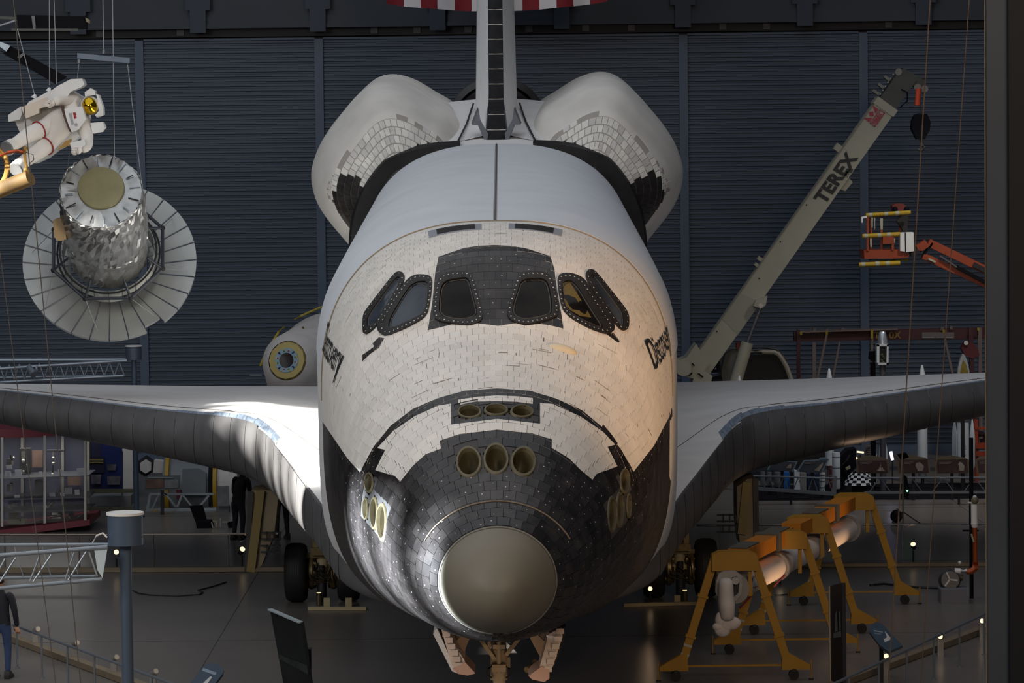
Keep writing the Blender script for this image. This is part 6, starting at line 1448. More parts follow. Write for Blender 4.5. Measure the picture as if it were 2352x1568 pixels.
text_on('TEREX', 0.115, E2(-0.185, -0.125), bd, bs, 'emblem_lettering', M_emb, boom, bold=0.006)
# foot of the boom, lift cylinder, cab
z14 = lambda u, v: (1540+u*.1403, 680+v*.1403)
def zc(pts, Y, t, name, m, par=cr): return MB().prism([at(*z14(*p), Y) for p in pts], (0, t, 0)).build(name, m, par)
zc([(90, 1010), (150, 1050), (270, 1000), (420, 780), (640, 1100), (560, 1215), (690, 1310), (660, 1420), (350, 1420), (380, 1350), (250, 1320), (130, 1250), (90, 1150)], CY-0.5, 1.0, 'boom_foot', M_crane)
MB().tube(at(*z14(215, 1180), CY-0.52), at(*z14(215, 1180), CY-0.62), 0.20, n=20).build('pivot_cap', M_crane, cr)
for p in ([(345, 1095), (370, 1100), (400, 1130), (385, 1145)], [(300, 1290), (355, 1245), (360, 1265), (320, 1305)], [(440, 1260), (475, 1262), (540, 1320), (520, 1330)]): zc(p, CY-0.54, 0.05, 'foot_slot', M_black)
for u0, v0, u1, v1 in ((670, 1060, 800, 1130), (690, 1130, 810, 1250), (660, 1340, 840, 1420)): zc([(u0, v0), (u1, v0-30), (u1+20, v1), (u0-20, v1)], CY-0.2, 0.3, 'winch_part', M_black)
for u, v in ((762, 1055), (738, 1185)): MB().ball(at(*z14(u, v), CY-0.25), 0.03, 8, 6).build('grease_nipple', M_chrome, cr)
MB().tube(at(*z14(1040, 1500), CY-0.4), at(*z14(1260, 760), CY-0.4), 0.155, n=20).build('lift_cylinder', M_crane, cr)
MB().tube(at(*z14(1260, 760), CY-0.4), at(*z14(1480, 180), CY-0.4), 0.055, n=14).build('lift_rod', m_('rod_steel', rgb(120, 124, 132), 0.25, 0.8), cr)
zc([(1400, 60), (1590, 0), (1560, 140), (1500, 200), (1430, 190), (1360, 160)], CY-0.55, 0.4, 'rod_bracket', M_crane); MB().tube(at(*z14(1475, 155), CY-0.6), at(*z14(1475, 155), CY), 0.055, n=14).build('bracket_pin', M_chrome, cr)
zc([(830, 1420), (840, 1200), (900, 950), (1000, 880), (1120, 880), (1060, 1420)], CY+0.2, 1.5, 'cab_body', m_('cab_grey', rgb(86, 88, 86), 0.5))
zc([(1180, 1420), (1250, 960), (1720, 960), (1790, 1010), (1880, 1180), (1960, 1420)], CY+0.15, 1.4, 'cab_window', m_('cab_glass', (0.008, 0.009, 0.011), 0.15, spec=0.3))
MB().path([at(*z14(u, v), CY+0.1) for u, v in [(1290, 920), (1500, 915), (1690, 918), (1760, 945), (1820, 1020), (1900, 1160), (1985, 1400)]], 0.065, 8).build('cab_frame', m_('cab_frame_cream', rgb(128, 124, 112), 0.5), cr)
MB().path([at(*z14(u, v), CY+0.2) for u, v in [(1330, 850), (1600, 850), (1730, 870), (1830, 950), (1900, 1060)]], 0.025, 6).build('cab_gutter', M_dark, cr)
zc([(1080, 770), (1165, 765), (1160, 810), (1100, 880), (1080, 850)], CY+0.1, 0.3, 'red_beacon', m_('beacon_red', rgb(110, 40, 24), 0.5))
c_ = at(1700, 900, CY); MB().bbox((c_.x-1.6, CY+0.2, 0.9), (c_.x+2.6, CY+2.4, c_.z+0.05)).build('carrier_deck', M_craned, cr)
for dx in (-1.0, 1.6):
    MB().tube((c_.x+dx, CY+0.1, 0.62), (c_.x+dx, CY+0.7, 0.62), 0.62, n=24).build('carrier_tyre', M_tyre, cr)
# ------------------------------------------------------------------ boom lift platform
LY = 43.0
z15 = lambda u, v: (1960+u*.153, 440+v*.153)
M_or = mat('lift_orange', rgb(140, 56, 24), 0.5, var=0.08); M_ye = mat('foam_yellow', rgb(170, 140, 26), 0.7); M_bandw = mat('tape_pale', rgb(160, 160, 140), 0.6)
lf = thing('boom_lift', 'orange boom lift platform with yellow padded rails beside the dark column', 'lift', at(*z15(450, 900), LY)); lf.location.z = 0
def lz(pts, dy, t, name, m): return MB().prism([at(*z15(*p), LY+dy) for p in pts], (0, t, 0)).build(name, m, lf)
lz([(160, 880), (690, 865), (840, 930), (830, 985), (690, 1000), (165, 1010)], 0, 0.9, 'platform_tray', M_or)
for u, a, b, w, dy in ((215, 370, 890, 0.06, 0), (270, 380, 880, 0.05, 0.8), (420, 560, 880, 0.06, 0.1), (590, 640, 880, 0.06, 0), (700, 330, 880, 0.06, 0.6)): MB().bar(at(*z15(u, b), LY+dy), at(*z15(u, a), LY+dy), w, w).build('platform_post', M_or, lf)
for (a, b, r, dy) in (((190, 355), (860, 312), 0.055, 0), ((135, 670), (700, 640), 0.06, 0), ((85, 1098), (700, 1072), 0.06, -0.1), ((310, 1050), (820, 1020), 0.025, 0.5)):
    MB().tube(at(*z15(*a), LY+dy), at(*z15(*b), LY+dy), r, n=12).build('padded_rail', M_ye, lf)
    for t in (0.1, 0.45, 0.7): c = vl(at(*z15(*a), LY+dy), at(*z15(*b), LY+dy), t); e = (at(*z15(*b), LY)-at(*z15(*a), LY)).normalized()*0.05; MB().tube(c-e, c+e, r*1.06, n=12).build('rail_tape', M_bandw, lf)
lz([(445, 650), (590, 640), (590, 780), (445, 785)], -0.05, 0.04, 'orange_panel', M_or); lz([(445, 790), (585, 790), (580, 850), (450, 850)], 0.02, 0.04, 'dark_panel', M_dark)
lz([(705, 620), (770, 612), (775, 900), (705, 890)], -0.1, 0.35, 'control_box', M_whitep); lz([(790, 612), (905, 610), (908, 895), (795, 905)], -0.1, 0.35, 'control_box', M_whitep); lz([(768, 612), (792, 612), (796, 905), (772, 905)], -0.05, 0.3, 'box_gap', m_('gap_navy', rgb(24, 30, 52), 0.6))
lz([(585, 210), (640, 180), (740, 178), (830, 240), (825, 300), (600, 310)], 0.4, 0.4, 'upper_gear', m_('gear_red', rgb(104, 34, 26), 0.6))
for u in (625, 800): MB().ball(at(*z15(u, 262), LY+0.38), 0.07, 10, 8).build('gear_knob', M_black, lf)
lz([(690, 400), (830, 330), (810, 600), (760, 600), (650, 440)], 0.3, 0.2, 'dark_bag', m_('bag_dark', rgb(34, 32, 30), 0.7))
for u0, u1, v0, v1 in ((270, 295, 390, 540), (315, 330, 390, 570), (405, 445, 400, 570), (250, 280, 690, 830), (610, 628, 700, 770)): lz([(u0, v0), (u1, v0), (u1-3, v1), (u0+5, v1)], -0.02, 0.03, 'warning_tag', M_bandw)
lz([(120, 380), (205, 355), (205, 395), (145, 400), (140, 465), (122, 465)], -0.05, 0.1, 'work_lamp', M_whitep)
def jib(a, b, w, name, m, dy=0.3): MB().bar(at(*z15(*a), LY+dy), at(*z15(*b), LY+dy), w, 0.26, up=(0, 1, 0)).build(name, m, lf)
jib((1120, 760), (2300, 1330), 0.20, 'jib_arm', M_or); jib((1040, 960), (2300, 1540), 0.16, 'jib_arm', M_or); jib((1290, 960), (1560, 1140), 0.04, 'jib_rod', m_('rod_steel', rgb(120, 124, 132), 0.25, 0.8), 0.2); jib((1550, 1130), (2200, 1480), 0.09, 'jib_cylinder', M_black, 0.2)
jib((1100, 770), (960, 860), 0.20, 'knuckle', M_or); jib((850, 930), (1010, 860), 0.16, 'knuckle', M_dark); jib((1180, 770), (1060, 940), 0.05, 'knuckle_hose', M_black); jib((1800, 1090), (1990, 1190), 0.12, 'arm_sleeve', M_dark, 0.15); jib((1120, 1005), (1225, 1055), 0.05, 'arm_label', M_bandw, 0.12)
bx_ = at(2420, 800, LY+0.3); MB().bbox((bx_.x-0.5, LY, 0), (bx_.x+0.8, LY+1.2, bx_.z)).build('lift_base', M_or, lf)
# ------------------------------------------------------------------ dark red beam gantry near the back wall
RY = 48.5
z16 = lambda u, v: (1820+u*.19558, 740+v*.19558)
M_dr = mat('gantry_maroon', rgb(62, 24, 30), 0.6, var=0.1); M_gp = mat('prop_grey', rgb(104, 92, 88), 0.6)
rg = thing('beam_gantry', 'dark red steel beam gantry with yellow lettering in front of the back wall', 'gantry', at(2040, 860, RY)); rg.location.z = 0
MB().prism([at(*z16(*p), RY) for p in [(20, 118), (1210, 88), (2330, 60), (2330, 195), (1210, 205), (20, 225)]], (0, 0.3, 0)).build('beam', M_dr, rg)
MB().bar(at(*z16(60, 112), RY-0.05), at(*z16(1230, 78), RY-0.05), 0.3, 0.04).build('beam_flange', M_gp, rg)
def RB(u): p = at(*z16(u, 700), RY); return p
for (u0, v0, u1, v1, w, m, yy) in ((72, 90, 72, 640, 0.10, M_dr, -0.2), (2092, 60, 2110, 600, 0.12, M_dr, -0.2), (2200, 60, 2205, 600, 0.10, M_gp, -0.1), (255, 235, 255, 660, 0.09, M_gp, -0.3), (405, 130, 290, 680, 0.06, M_gp, -0.4), (556, 230, 478, 640, 0.05, M_gp, -0.4), (1790, 200, 1890, 640, 0.06, M_gp, -0.4), (935, 90, 935, 340, 0.06, M_gp, -0.3)):
    a, b = at(*z16(u0, v0), RY+yy), at(*z16(u1, v1), RY+yy); d = (b-a); k = -b.z/d.z if d.z else 0; MB().bar(a, b+d*max(0, k), w, w).build('prop', m, rg)
for u, v in ((102, 128), (405, 125), (935, 105), (1778, 105), (2185, 80)): 
    h_ = 105 if u == 935 else 34
    MB().prism([at(*z16(*p), RY-0.45) for p in [(u-14, v-16), (u+14, v-16), (u+12, v+h_-16), (u-12, v+h_-16)]], (0, 0.15, 0)).build('yellow_clamp', m_('clamp_yellow', rgb(140, 122, 20), 0.6), rg)
for u, v in ((255, 85), (590, 85), (72, 95), (405, 92), (1755, 75), (1860, 65)): MB().bbox(at(*z16(u-12, v+22), RY-0.1), at(*z16(u+12, v-20), RY+0.1)).build('beam_clip', M_gp, rg)
MB().prism([at(*z16(*p), RY-0.06) for p in [(1520, 118), (1900, 118), (1900, 190), (1520, 190)]], (0, 0.04, 0)).build('name_plate', m_('plate_grey', rgb(98, 92, 94), 0.6), rg)
for u0, u1 in ((1535, 1670), (1705, 1775), (1795, 1885)): MB().prism([at(*z16(*p), RY-0.08) for p in [(u0, 172), (u1, 172), (u1, 184), (u0, 184)]], (0, 0.02, 0)).build('plate_line', m_('plate_pale', rgb(134, 130, 132), 0.6), rg)
text_on('TZ', 0.26, at(*z16(955, 188), RY-0.05), (1, 0, 0), (0, 0, 1), 'beam_lettering', m_('letter_gold', rgb(126, 98, 40), 0.6), rg, bold=0.006, lift=0.02)
text_on('0X', 0.26, at(*z16(1135, 188), RY-0.05), (1, 0, 0), (0, 0, 1), 'beam_lettering', m_('letter_gold', rgb(126, 98, 40), 0.6), rg, bold=0.006, lift=0.02)
zr = lambda pts, dy, t, name, m: MB().prism([at(*z16(*p), RY+dy) for p in pts], (0, t, 0)).build(name, m, rg)
zr([(1985, 300), (2040, 220), (2150, 260), (2200, 380), (2120, 430), (2020, 380)], -0.3, 0.3, 'red_winch', m_('winch_red', rgb(84, 26, 30), 0.6))
MB().tube(at(*z16(2040, 242), RY-0.4), at(*z16(2040, 242), RY-0.3), 0.06, n=14).build('winch_cap', M_bolt, rg)
# ------------------------------------------------------------------ rockets and satellites standing beyond the right wing
M_rk = mat('rocket_white', rgb(200, 206, 212), 0.4, var=0.04); M_rks = mat('rocket_silver', rgb(170, 178, 186), 0.3, 0.6)
def rocket(label, px, top, w, base_py, Y, prof=None, boosters=(), text=None, name='model_rocket'):
    sc = ppm(Y); c = at(px, base_py, Y); zt = at(px, top, Y).z; r = w/2/sc; H = zt
    t = thing(name, label, 'rocket', (c.x, Y, 0), 'rockets beyond the right wing')
    nz = min(r*4.4, H*0.35); pr = [(0.0, H), (r*0.16, H-0.01), (r*0.22, H-nz*0.04), (r*0.55, H-nz*0.38), (r*0.85, H-nz*0.72), (r, H-nz), (r, 0.62), (r*1.0, 0.55)]
    M = Matrix.Translation((c.x, Y, 0)); MB().lathe(pr, 24, M).build('rocket_body', M_rk, t, smooth=40)
    MB().lathe([(r*0.75, 0.58), (r*0.55, 0.45), (r*0.8, 0.22), (r*0.85, 0.2)], 20, M).build('engine', m_('engine_grey', rgb(96, 98, 102), 0.4, 0.4), t)
    MB().lathe([(r*1.03, 1.62), (r*1.03, 1.72)], 24, M).build('dark_band', m_('band_grey2', rgb(86, 92, 100), 0.5), t)
    MB().tube((c.x, Y, 0), (c.x, Y, 0.5), r*0.35, n=10).build('stand', M_dark, t)
    for dx, tp, bw in boosters:
        br = bw/2/sc; bz = at(px, tp, Y).z; bx0 = c.x+dx/sc
        MB().lathe([(0, bz), (br*0.3, bz-0.06), (br*0.8, bz-0.32), (br, bz-0.5), (br, 0.5), (br*0.6, 0.42)], 18, Matrix.Translation((bx0, Y-0.05, 0))).build('booster', M_rk, t, smooth=40)
    if text: text_on(text, w*0.42/sc, (c.x+w*0.14/sc, Y-r-0.004, at(px, base_py-60, Y).z), (0, 0, 1), (-1, 0, 0), 'hull_lettering', m_('hull_text', rgb(60, 66, 80), 0.6), t, lift=0.003)
    return t
rocket('small white rocket tip showing just right of the crane cylinder', 1700, 862, 18, 1120, 42.6)
rocket('white rocket standing left of the windowed satellite, taller blunt tip', 1906, 845, 20, 1120, 43.0)
rocket('slim white rocket between the windowed satellite and the twin booster rocket', 2119, 838, 24, 1128, 43.5, text='USA')
rocket('white rocket with two side boosters, nearest the dark column', 2212, 812, 28, 1120, 43.0, boosters=((-20, 960, 13), (21, 960, 13)), text='UNITED')
rocket('short white rocket under the wing beside the checkered cone', 2029, 1000, 22, 1122, 42.5, boosters=((-20, 1016, 12),))
# cutaway nose on the booster rocket: silver fairing open on a yellow payload
t = thing('nose_fairing', 'silver rocket nose cone cut open on a yellow payload, near the dark column', 'nose cone', at(2212, 850, 42.4)); 
MB().prism([at(x, y, 42.4) for x, y in [(2199, 870), (2200, 846), (2206, 822), (2211, 813), (2216, 815), (2222, 830), (2227, 852), (2227, 870)]], (0, 0.15, 0)).build('fairing_shell', M_rks, t)
MB().prism([at(x, y, 42.38) for x, y in [(2205, 870), (2206, 850), (2212, 826), (2218, 834), (2223, 852), (2223, 870)]], (0, 0.05, 0)).build('yellow_payload', m_('payload_yellow', rgb(112, 98, 28), 0.6, var=0.4, scale=12), t)
MB().tube((t.location.x, 42.5, 0), (t.location.x, 42.5, t.location.z-0.1), 0.05, n=8).build('stand', M_dark, t)
# windowed satellite on a post
t = thing('windowed_satellite', 'silver cone topped white satellite with an open window, on a post beyond the wing', 'satellite', at(2027, 1120, 42.0)); t.location.z = 0
sc = ppm(42.0); c = at(2027, 838, 42.0); M = Matrix.Translation((c.x, 42.0, 0)); Z = lambda py: at(2027, py, 42.0).z
MB().lathe([(0, Z(760)), (0.06, Z(761)), (0.085, Z(764)), (0.14, Z(790)), (0.14, Z(793))], 28, M).build('cone', M_rks, t, smooth=40)
for pts in ([(2014, 790), (2020, 791), (2020, 838), (2014, 838)], [(2037, 791), (2041, 790), (2041, 838), (2036, 838)], [(2014, 790), (2041, 790), (2041, 795), (2014, 795)], [(2014, 833), (2041, 833), (2041, 838), (2014, 838)]): MB().prism([at(x, y, 41.86) for x, y in pts], (0, 0.28, 0)).build('window_frame_bar', M_rk, t)
MB().prism([at(x, y, 42.0) for x, y in [(2019, 793), (2038, 793), (2038, 835), (2019, 835)]], (0, 0.1, 0)).build('back_plate', m_('plate_black', (0.01, 0.012, 0.014), 0.5), t)
for k in range(5): MB().ball(at(2025+3*(k % 3), 815+4*k, 41.95), 0.045, 8, 6).build('payload_part', m_('payload_olive', rgb(54, 58, 40), 0.5), t)
MB().tube((c.x, 42, 0), (c.x, 42, Z(838)), 0.075, n=12).build('post', m_('post_grey', rgb(70, 70, 76), 0.5), t)
slabp([(1998, 808), (2012, 806), (2013, 828), (2006, 832), (1996, 824)], 42.2, 0.2).build('side_camera', M_black, t); MB().bar(at(2005, 832, 42.3), Vector((at(2005, 832, 42.3).x, 42.3, 0)), 0.12).build('dark_support', M_black, t)
# other upright exhibits under the right wing
z17 = lambda u, v: (1700+u*.14031, 960+v*.14031)
def cyl(label, u, v0, v1, wu, m, Y=41.0, cap=None):
    r = wu*.14031/2/ppm(Y); a, b = at(*z17(u, v1), Y), at(*z17(u, v0), Y); t = thing('cylinder_exhibit', label, 'exhibit', (a.x, Y, 0))
    M = Matrix.Translation((a.x, Y, 0)); MB().lathe([(0, b.z), (r*0.9, b.z), (r, b.z-0.04), (r, max(0.12, a.z)), (r*0.9, max(0.1, a.z-0.02))], 22, M).build('shell', m, t, smooth=40)
    for k in (0.25, 0.55, 0.85): z = lerp(max(a.z, 0.12), b.z, k); MB().lathe([(r*1.01, z), (r*1.02, z+0.015), (r*1.01, z+0.03)], 22, M).build('hoop', m_('hoop_grey', rgb(96, 100, 106), 0.5), t)
    MB().tube((a.x, Y, 0), (a.x, Y, max(0.14, a.z)), r*0.5, n=10).build('stand', M_dark, t)
    return t
M_alu2 = mat('tank_silver', rgb(128, 132, 136), 0.35, 0.5)
cyl('left silver tank under the right wing root', 370, 870, 1100, 80, M_alu2); cyl('middle silver tank under the right wing root', 475, 880, 1090, 85, M_alu2, 41.4); cyl('wide grey tank left of the blue cabinet', 610, 880, 1110, 120, M_alu2, 41.2)
cyl('tall white cylinder in front of the dark machinery', 1575, 560, 1240, 135, M_rk, 41.6); cyl('short white cylinder standing in front of the barrier truss', 1345, 890, 1290, 95, M_rk, 40.4); cyl('slim dark red cylinder beside the white cylinders', 1482, 780, 1140, 50, m_('tank_red', rgb(92, 28, 30), 0.5), 41.0)
def boxx(label, pts, m, Y, t_=0.5, name='cabinet'):
    q = [at(*z17(*p), Y) for p in pts]; b = MB().prism(q, (0, t_, 0)); t = thing(name, label, 'cabinet', (q[0].x, Y, 0)); b.build('body', m, t)
    zmin = min(v.z for v in q); MB().bbox((min(v.x for v in q)+0.03, Y+0.05, 0), (max(v.x for v in q)-0.03, Y+t_-0.05, max(zmin, 0.02))).build('plinth', M_dark, t); return t
boxx('bright blue cabinet under the blue edged sign', [(670, 880), (810, 890), (820, 1160), (690, 1160)], m_('cabinet_blue', rgb(34, 92, 160), 0.5), 41.5)
boxx('dark navy cabinet under the second sign', [(1105, 910), (1290, 920), (1290, 1180), (1110, 1180)], m_('cabinet_navy', rgb(24, 36, 66), 0.5), 41.8); boxx('white upright board pair between the two blue cabinets', [(890, 850), (975, 870), (985, 1170), (890, 1170)], M_rk, 41.3, 0.2); boxx('pale ribbed locker right of the white board', [(985, 900), (1085, 905), (1085, 1175), (990, 1175)], m_('locker_pale', rgb(128, 122, 122), 0.5), 41.4, 0.3)
# lectern signs
def sign(label, pts, Y, frame, pic, blob, arch=None, tilt=0.0):
    q = [at(p[0], p[1], Y+tilt*(1 if k < 2 else 0)) for k, p in enumerate(pts)]; t = thing('exhibit_sign', label, 'sign', ((q[2].x+q[3].x)/2, Y, 0)); MB().prism(q, (0, 0.05, 0)).build('sign_frame', frame, t)
    if arch: MB().prism([at(p[0], p[1], Y+tilt) for p in arch], (0, 0.04, 0)).build('arched_header', frame, t)
    c = sum(q, Vector())/4; qi = [c+(v-c)*0.88+Vector((0, -0.012, 0)) for v in q]; MB().prism(qi, (0, 0.008, 0)).build('printed_panel', pic, t)
    bl = [qi[0]*(1-u)*(1-v)+qi[1]*u*(1-v)+qi[2]*u*v+qi[3]*(1-u)*v+Vector((0, -0.006, 0)) for u, v in blob]; MB().prism(bl, (0, 0.004, 0)).build('printed_picture', m_('print_pale', rgb(150, 138, 128), 0.6, var=0.25, scale=9), t)
    for k in range(2):
        L = [qi[0]*(1-u)*(1-v)+qi[1]*u*(1-v)+qi[2]*u*v+qi[3]*(1-u)*v+Vector((0, -0.006, 0)) for u, v in ((0.06, 0.10+0.12*k), (0.5-0.1*k, 0.10+0.12*k), (0.5-0.1*k, 0.16+0.12*k), (0.06, 0.16+0.12*k))]; MB().prism(L, (0, 0.004, 0)).build('text_line', m_('print_text', rgb(112, 100, 94), 0.6), t)
    MB().bar((c.x, Y+0.1, 0), (c.x, Y+0.1, min(v.z for v in q)+0.02), 0.07).build('sign_post', M_dark, t); return t
M_sb = mat('sign_blue', rgb(112, 132, 150), 0.5); M_sp = mat('sign_slate', rgb(60, 66, 76), 0.5, var=0.2, scale=4); M_st = mat('sign_tan', rgb(104, 92, 74), 0.5); M_sm = mat('sign_brown', rgb(66, 46, 44), 0.5, var=0.2, scale=4)
RKT = [(0.66, 0.86), (0.62, 0.80), (0.70, 0.70), (0.72, 0.5), (0.76, 0.62), (0.775, 0.1), (0.79, 0.62), (0.84, 0.55), (0.86, 0.78), (0.92, 0.86)]
BLB = [(0.62, 0.85), (0.56, 0.45), (0.6, 0.2), (0.72, 0.12), (0.80, 0.3), (0.86, 0.5), (0.82, 0.7), (0.78, 0.88)]
sign('blue edged lectern sign half hidden by the right wing', [(1772, 1056), (1832, 1060), (1822, 1083), (1762, 1079)], 40.0, M_sb, M_sp, [(0.7, 0.7), (0.75, 0.3), (0.85, 0.2), (0.9, 0.7)])
sign('blue edged lectern sign left of the tall white cylinder', [(1846, 1057), (1904, 1055), (1888, 1086), (1829, 1083)], 40.0, M_sb, M_sp, [(0.66, 0.85), (0.75, 0.55), (0.86, 0.15), (0.92, 0.4), (0.9, 0.88)], [(1880, 1057), (1884, 1051), (1898, 1050), (1905, 1056)])
ar = lambda x0, x1, y: [(x0, y+2), (x0+8, y-4), ((x0+x1)/2, y-9), (x1-8, y-4), (x1, y+2)]
for lab, x0, x1, bl in (('brown lectern sign with a rocket picture behind the yellow gantry top', 1966, 2044, RKT), ('brown lectern sign with a round engine picture behind the microphone stand', 2060, 2138, BLB), ('brown lectern sign between the microphone stand and the boosters', 2146, 2229, [(0.72, 0.85), (0.70, 0.3), (0.76, 0.1), (0.84, 0.2), (0.9, 0.5), (0.86, 0.85)]), ('brown lectern sign cut off by the dark column', 2240, 2322, BLB)):
    sign(lab, [(x0, 1056), (x1-4, 1055), (x1, 1086), (x0+4, 1087)], 39.6, M_st, M_sm, bl, ar(x0, x1-4, 1055))
# barrier trusses in front of them
M_bt2_ = mat('barrier_grey', rgb(112, 120, 128), 0.4, 0.4)
def barrier(label, x0, x1, yt0, yt1, yb0, yb1, Y, n, hb=0.09, end=False):
    t = thing('barrier_truss', label, 'barrier', at((x0+x1)/2, yb0, Y)); t.location.z = 0
    MB().tube(at(x0, yt0, Y), at(x1, yt1, Y), 0.022, n=8).build('top_rail', M_bt2_, t); MB().bar(at(x0, yb0, Y), at(x1, yb1, Y), hb, hb).build('bottom_beam', M_bt2_, t)
    for k in range(n):
        a = (k+0.15)/n; b = (k+0.5)/n; c = (k+0.85)/n
        P_ = lambda u, top: at(lerp(x0, x1, u), lerp(yt0, yt1, u) if top else lerp(yb0, yb1, u), Y)
        MB().tube(P_(a, False), P_(b, True), 0.012, n=6).build('lacing_bar', M_bt2_, t); MB().tube(P_(b, True), P_(c, False), 0.012, n=6).build('lacing_bar', M_bt2_, t)
    for u in (0.02, 0.5, 0.98): p = at(lerp(x0, x1, u), lerp(yb0, yb1, u), Y); MB().tube((p.x, Y, 0), (p.x, Y, p.z), 0.03, n=8).build('leg', M_dark, t)
    if end: MB().prism([at(x1-2, yt1-4, Y-0.02), at(x1+4, yt1-4, Y-0.02), at(x1+3, yb1+4, Y-0.02), at(x1-10, yb1+4, Y-0.02)], (0, 0.05, 0)).build('end_plate', M_bt2_, t)
barrier('grey barrier truss under the right wing, in front of the blue cabinets', 1715, 1918, 1092, 1098, 1120, 1134, 39.0, 6, 0.08, True)
barrier('grey barrier truss in front of the brown signs', 1985, 2420, 1097, 1096, 1131, 1129, 38.6, 6, 0.06)
# black plinth and the long dark platform
a, b = at(1735, 1186, 40.0), at(2420, 1182, 40.0)
tag(MB().bbox((a.x, 39.9, -0.01), (b.x, 43.6, 0.006)).build('display_platform', M_black), 'long low black display platform carrying the rockets', 'platform')
# checkered cone
t = thing('checkered_cone', 'black and white checkered rocket base behind the yellow gantry top', 'exhibit', at(1975, 1125, 40.7)); t.location.z = 0
cc = at(1974, 1100, 40.7); r0, r1_ = 0.40, 0.22; zt, zb = at(1974, 1084, 40.7).z, 0.30
for i in range(5):
    for j in range(20):
        a0, a1 = 2*math.pi*j/20, 2*math.pi*(j+1)/20; z0, z1 = lerp(zb, zt, i/5), lerp(zb, zt, (i+1)/5); ra, rb_ = lerp(r0, r1_, i/5), lerp(r0, r1_, (i+1)/5)
        MB().add([(cc.x+ra*math.cos(a0), 40.7+ra*math.sin(a0), z0), (cc.x+ra*math.cos(a1), 40.7+ra*math.sin(a1), z0), (cc.x+rb_*math.cos(a1), 40.7+rb_*math.sin(a1), z1), (cc.x+rb_*math.cos(a0), 40.7+rb_*math.sin(a0), z1)], [(0, 1, 2, 3)]).build('check_panel', M_rk if (i+j) % 2 else M_black, t, smooth=None)
MB().tube((cc.x, 40.7, 0.05), (cc.x, 40.7, zb), 0.2, n=12).build('stand', M_dark, t)
# dark machinery, lattice tower, tube lamp, orange frame
z18 = lambda u, v: (1960+u*.15304, 940+v*.15304)
t = thing('machinery', 'dark machinery between the tall white cylinder and the checkered cone', 'machine', at(1945, 1120, 42)); t.location.z = 0
slabp([z17(1640, 640), z17(1760, 520), z17(1900, 500), z17(1900, 800), z17(1800, 930), z17(1650, 880)], 42.0, 0.6).build('dark_housing', M_black, t); MB().path([at(*z17(1680, 760), 41.9), at(*z17(1750, 690), 41.9), at(*z17(1800, 600), 41.9)], 0.03, 6).build('pipe', M_dark, t); slabp([z17(1730, 815), z17(1800, 780), z17(1810, 820), z17(1750, 850)], 41.8, 0.1).build('pale_part', m_('part_tan', rgb(150, 146, 124), 0.6), t); slabp([z17(1660, 900), z17(1900, 900), z17(1850, 1250), z17(1680, 1250)], 42.2, 0.5).build('dark_stand', M_dark, t)
t = thing('tube_lamp', 'short glowing blue white tube lamp above the brown signs', 'lamp', at(2048, 1046, 41)); MB().tube(at(2046, 1037, 41), at(2050, 1056, 41), 0.035, n=10).build('glowing_tube', mat('tube_glow', (0.7, 0.7, 1), 0.4, emit=(0.62, 0.62, 1.0), estr=6.0), t); MB().tube(at(2050, 1056, 41), Vector((at(2050, 1056, 41).x, 41, 0)), 0.02, n=6).build('stem', M_dark, t)
t = thing('strip_lamp', 'small warm strip lamp left of the lattice tower', 'lamp', at(1976, 1038, 42.5)); MB().tube(at(1968, 1037, 42.5), at(1984, 1039, 42.5), 0.022, n=8).build('glowing_tube', M_lamp, t); MB().ball(at(1967, 1052, 42.5), 0.03, 8, 6).build('glowing_bulb', M_lamp, t); MB().bar(at(1976, 1044, 42.6), Vector((at(1976, 1044, 42.6).x, 42.6, 0)), 0.03).build('stem', M_dark, t)
t = thing('lattice_tower', 'small grey lattice tower beside the short white rocket', 'tower', at(1995, 1050, 43)); t.location.z = 0
for u in (178, 215): MB().bar(at(*z18(u+20, 540), 43), Vector((at(*z18(u-5, 760), 43).x, 43, 0)), 0.05).build('tower_leg', M_gp, t)
for k in range(6): MB().bar(at(*z18(190, 570+32*k), 42.95), at(*z18(260, 565+32*k), 42.95), 0.025).build('rung', M_gp, t)
t = thing('orange_frame', 'orange shelving frame holding dark gear, cut off by the dark column', 'rack', at(2255, 1100, 44)); t.location.z = 0
for (a, b) in (((1840, 150), (1850, 700)), ((2100, 150), (2110, 700))): MB().bar(at(*z18(*a), 44), Vector((at(*z18(*b), 44).x, 44, 0)), 0.09).build('frame_post', m_('frame_orange', rgb(150, 56, 26), 0.5), t)
for v, w in ((280, 0.06), (545, 0.14), (660, 0.12)): MB().bar(at(*z18(1835, v), 43.95), at(*z18(2110, v), 43.95), w).build('frame_beam', m_('frame_orange', rgb(150, 56, 26), 0.5), t)
for u, v in ((1880, 330), (1960, 380), (1920, 450)): slabp([z18(u, v), z18(u+70, v), z18(u+70, v+80), z18(u, v+80)], 44.1, 0.2).build('dark_gear', m_('gear_maroon', rgb(42, 18, 20), 0.6), t)
slabp([z18(1880, 590), z18(1980, 585), z18(1980, 632), z18(1880, 636)], 43.9, 0.05).build('blue_label', m_('label_blue', rgb(84, 120, 140), 0.6), t)
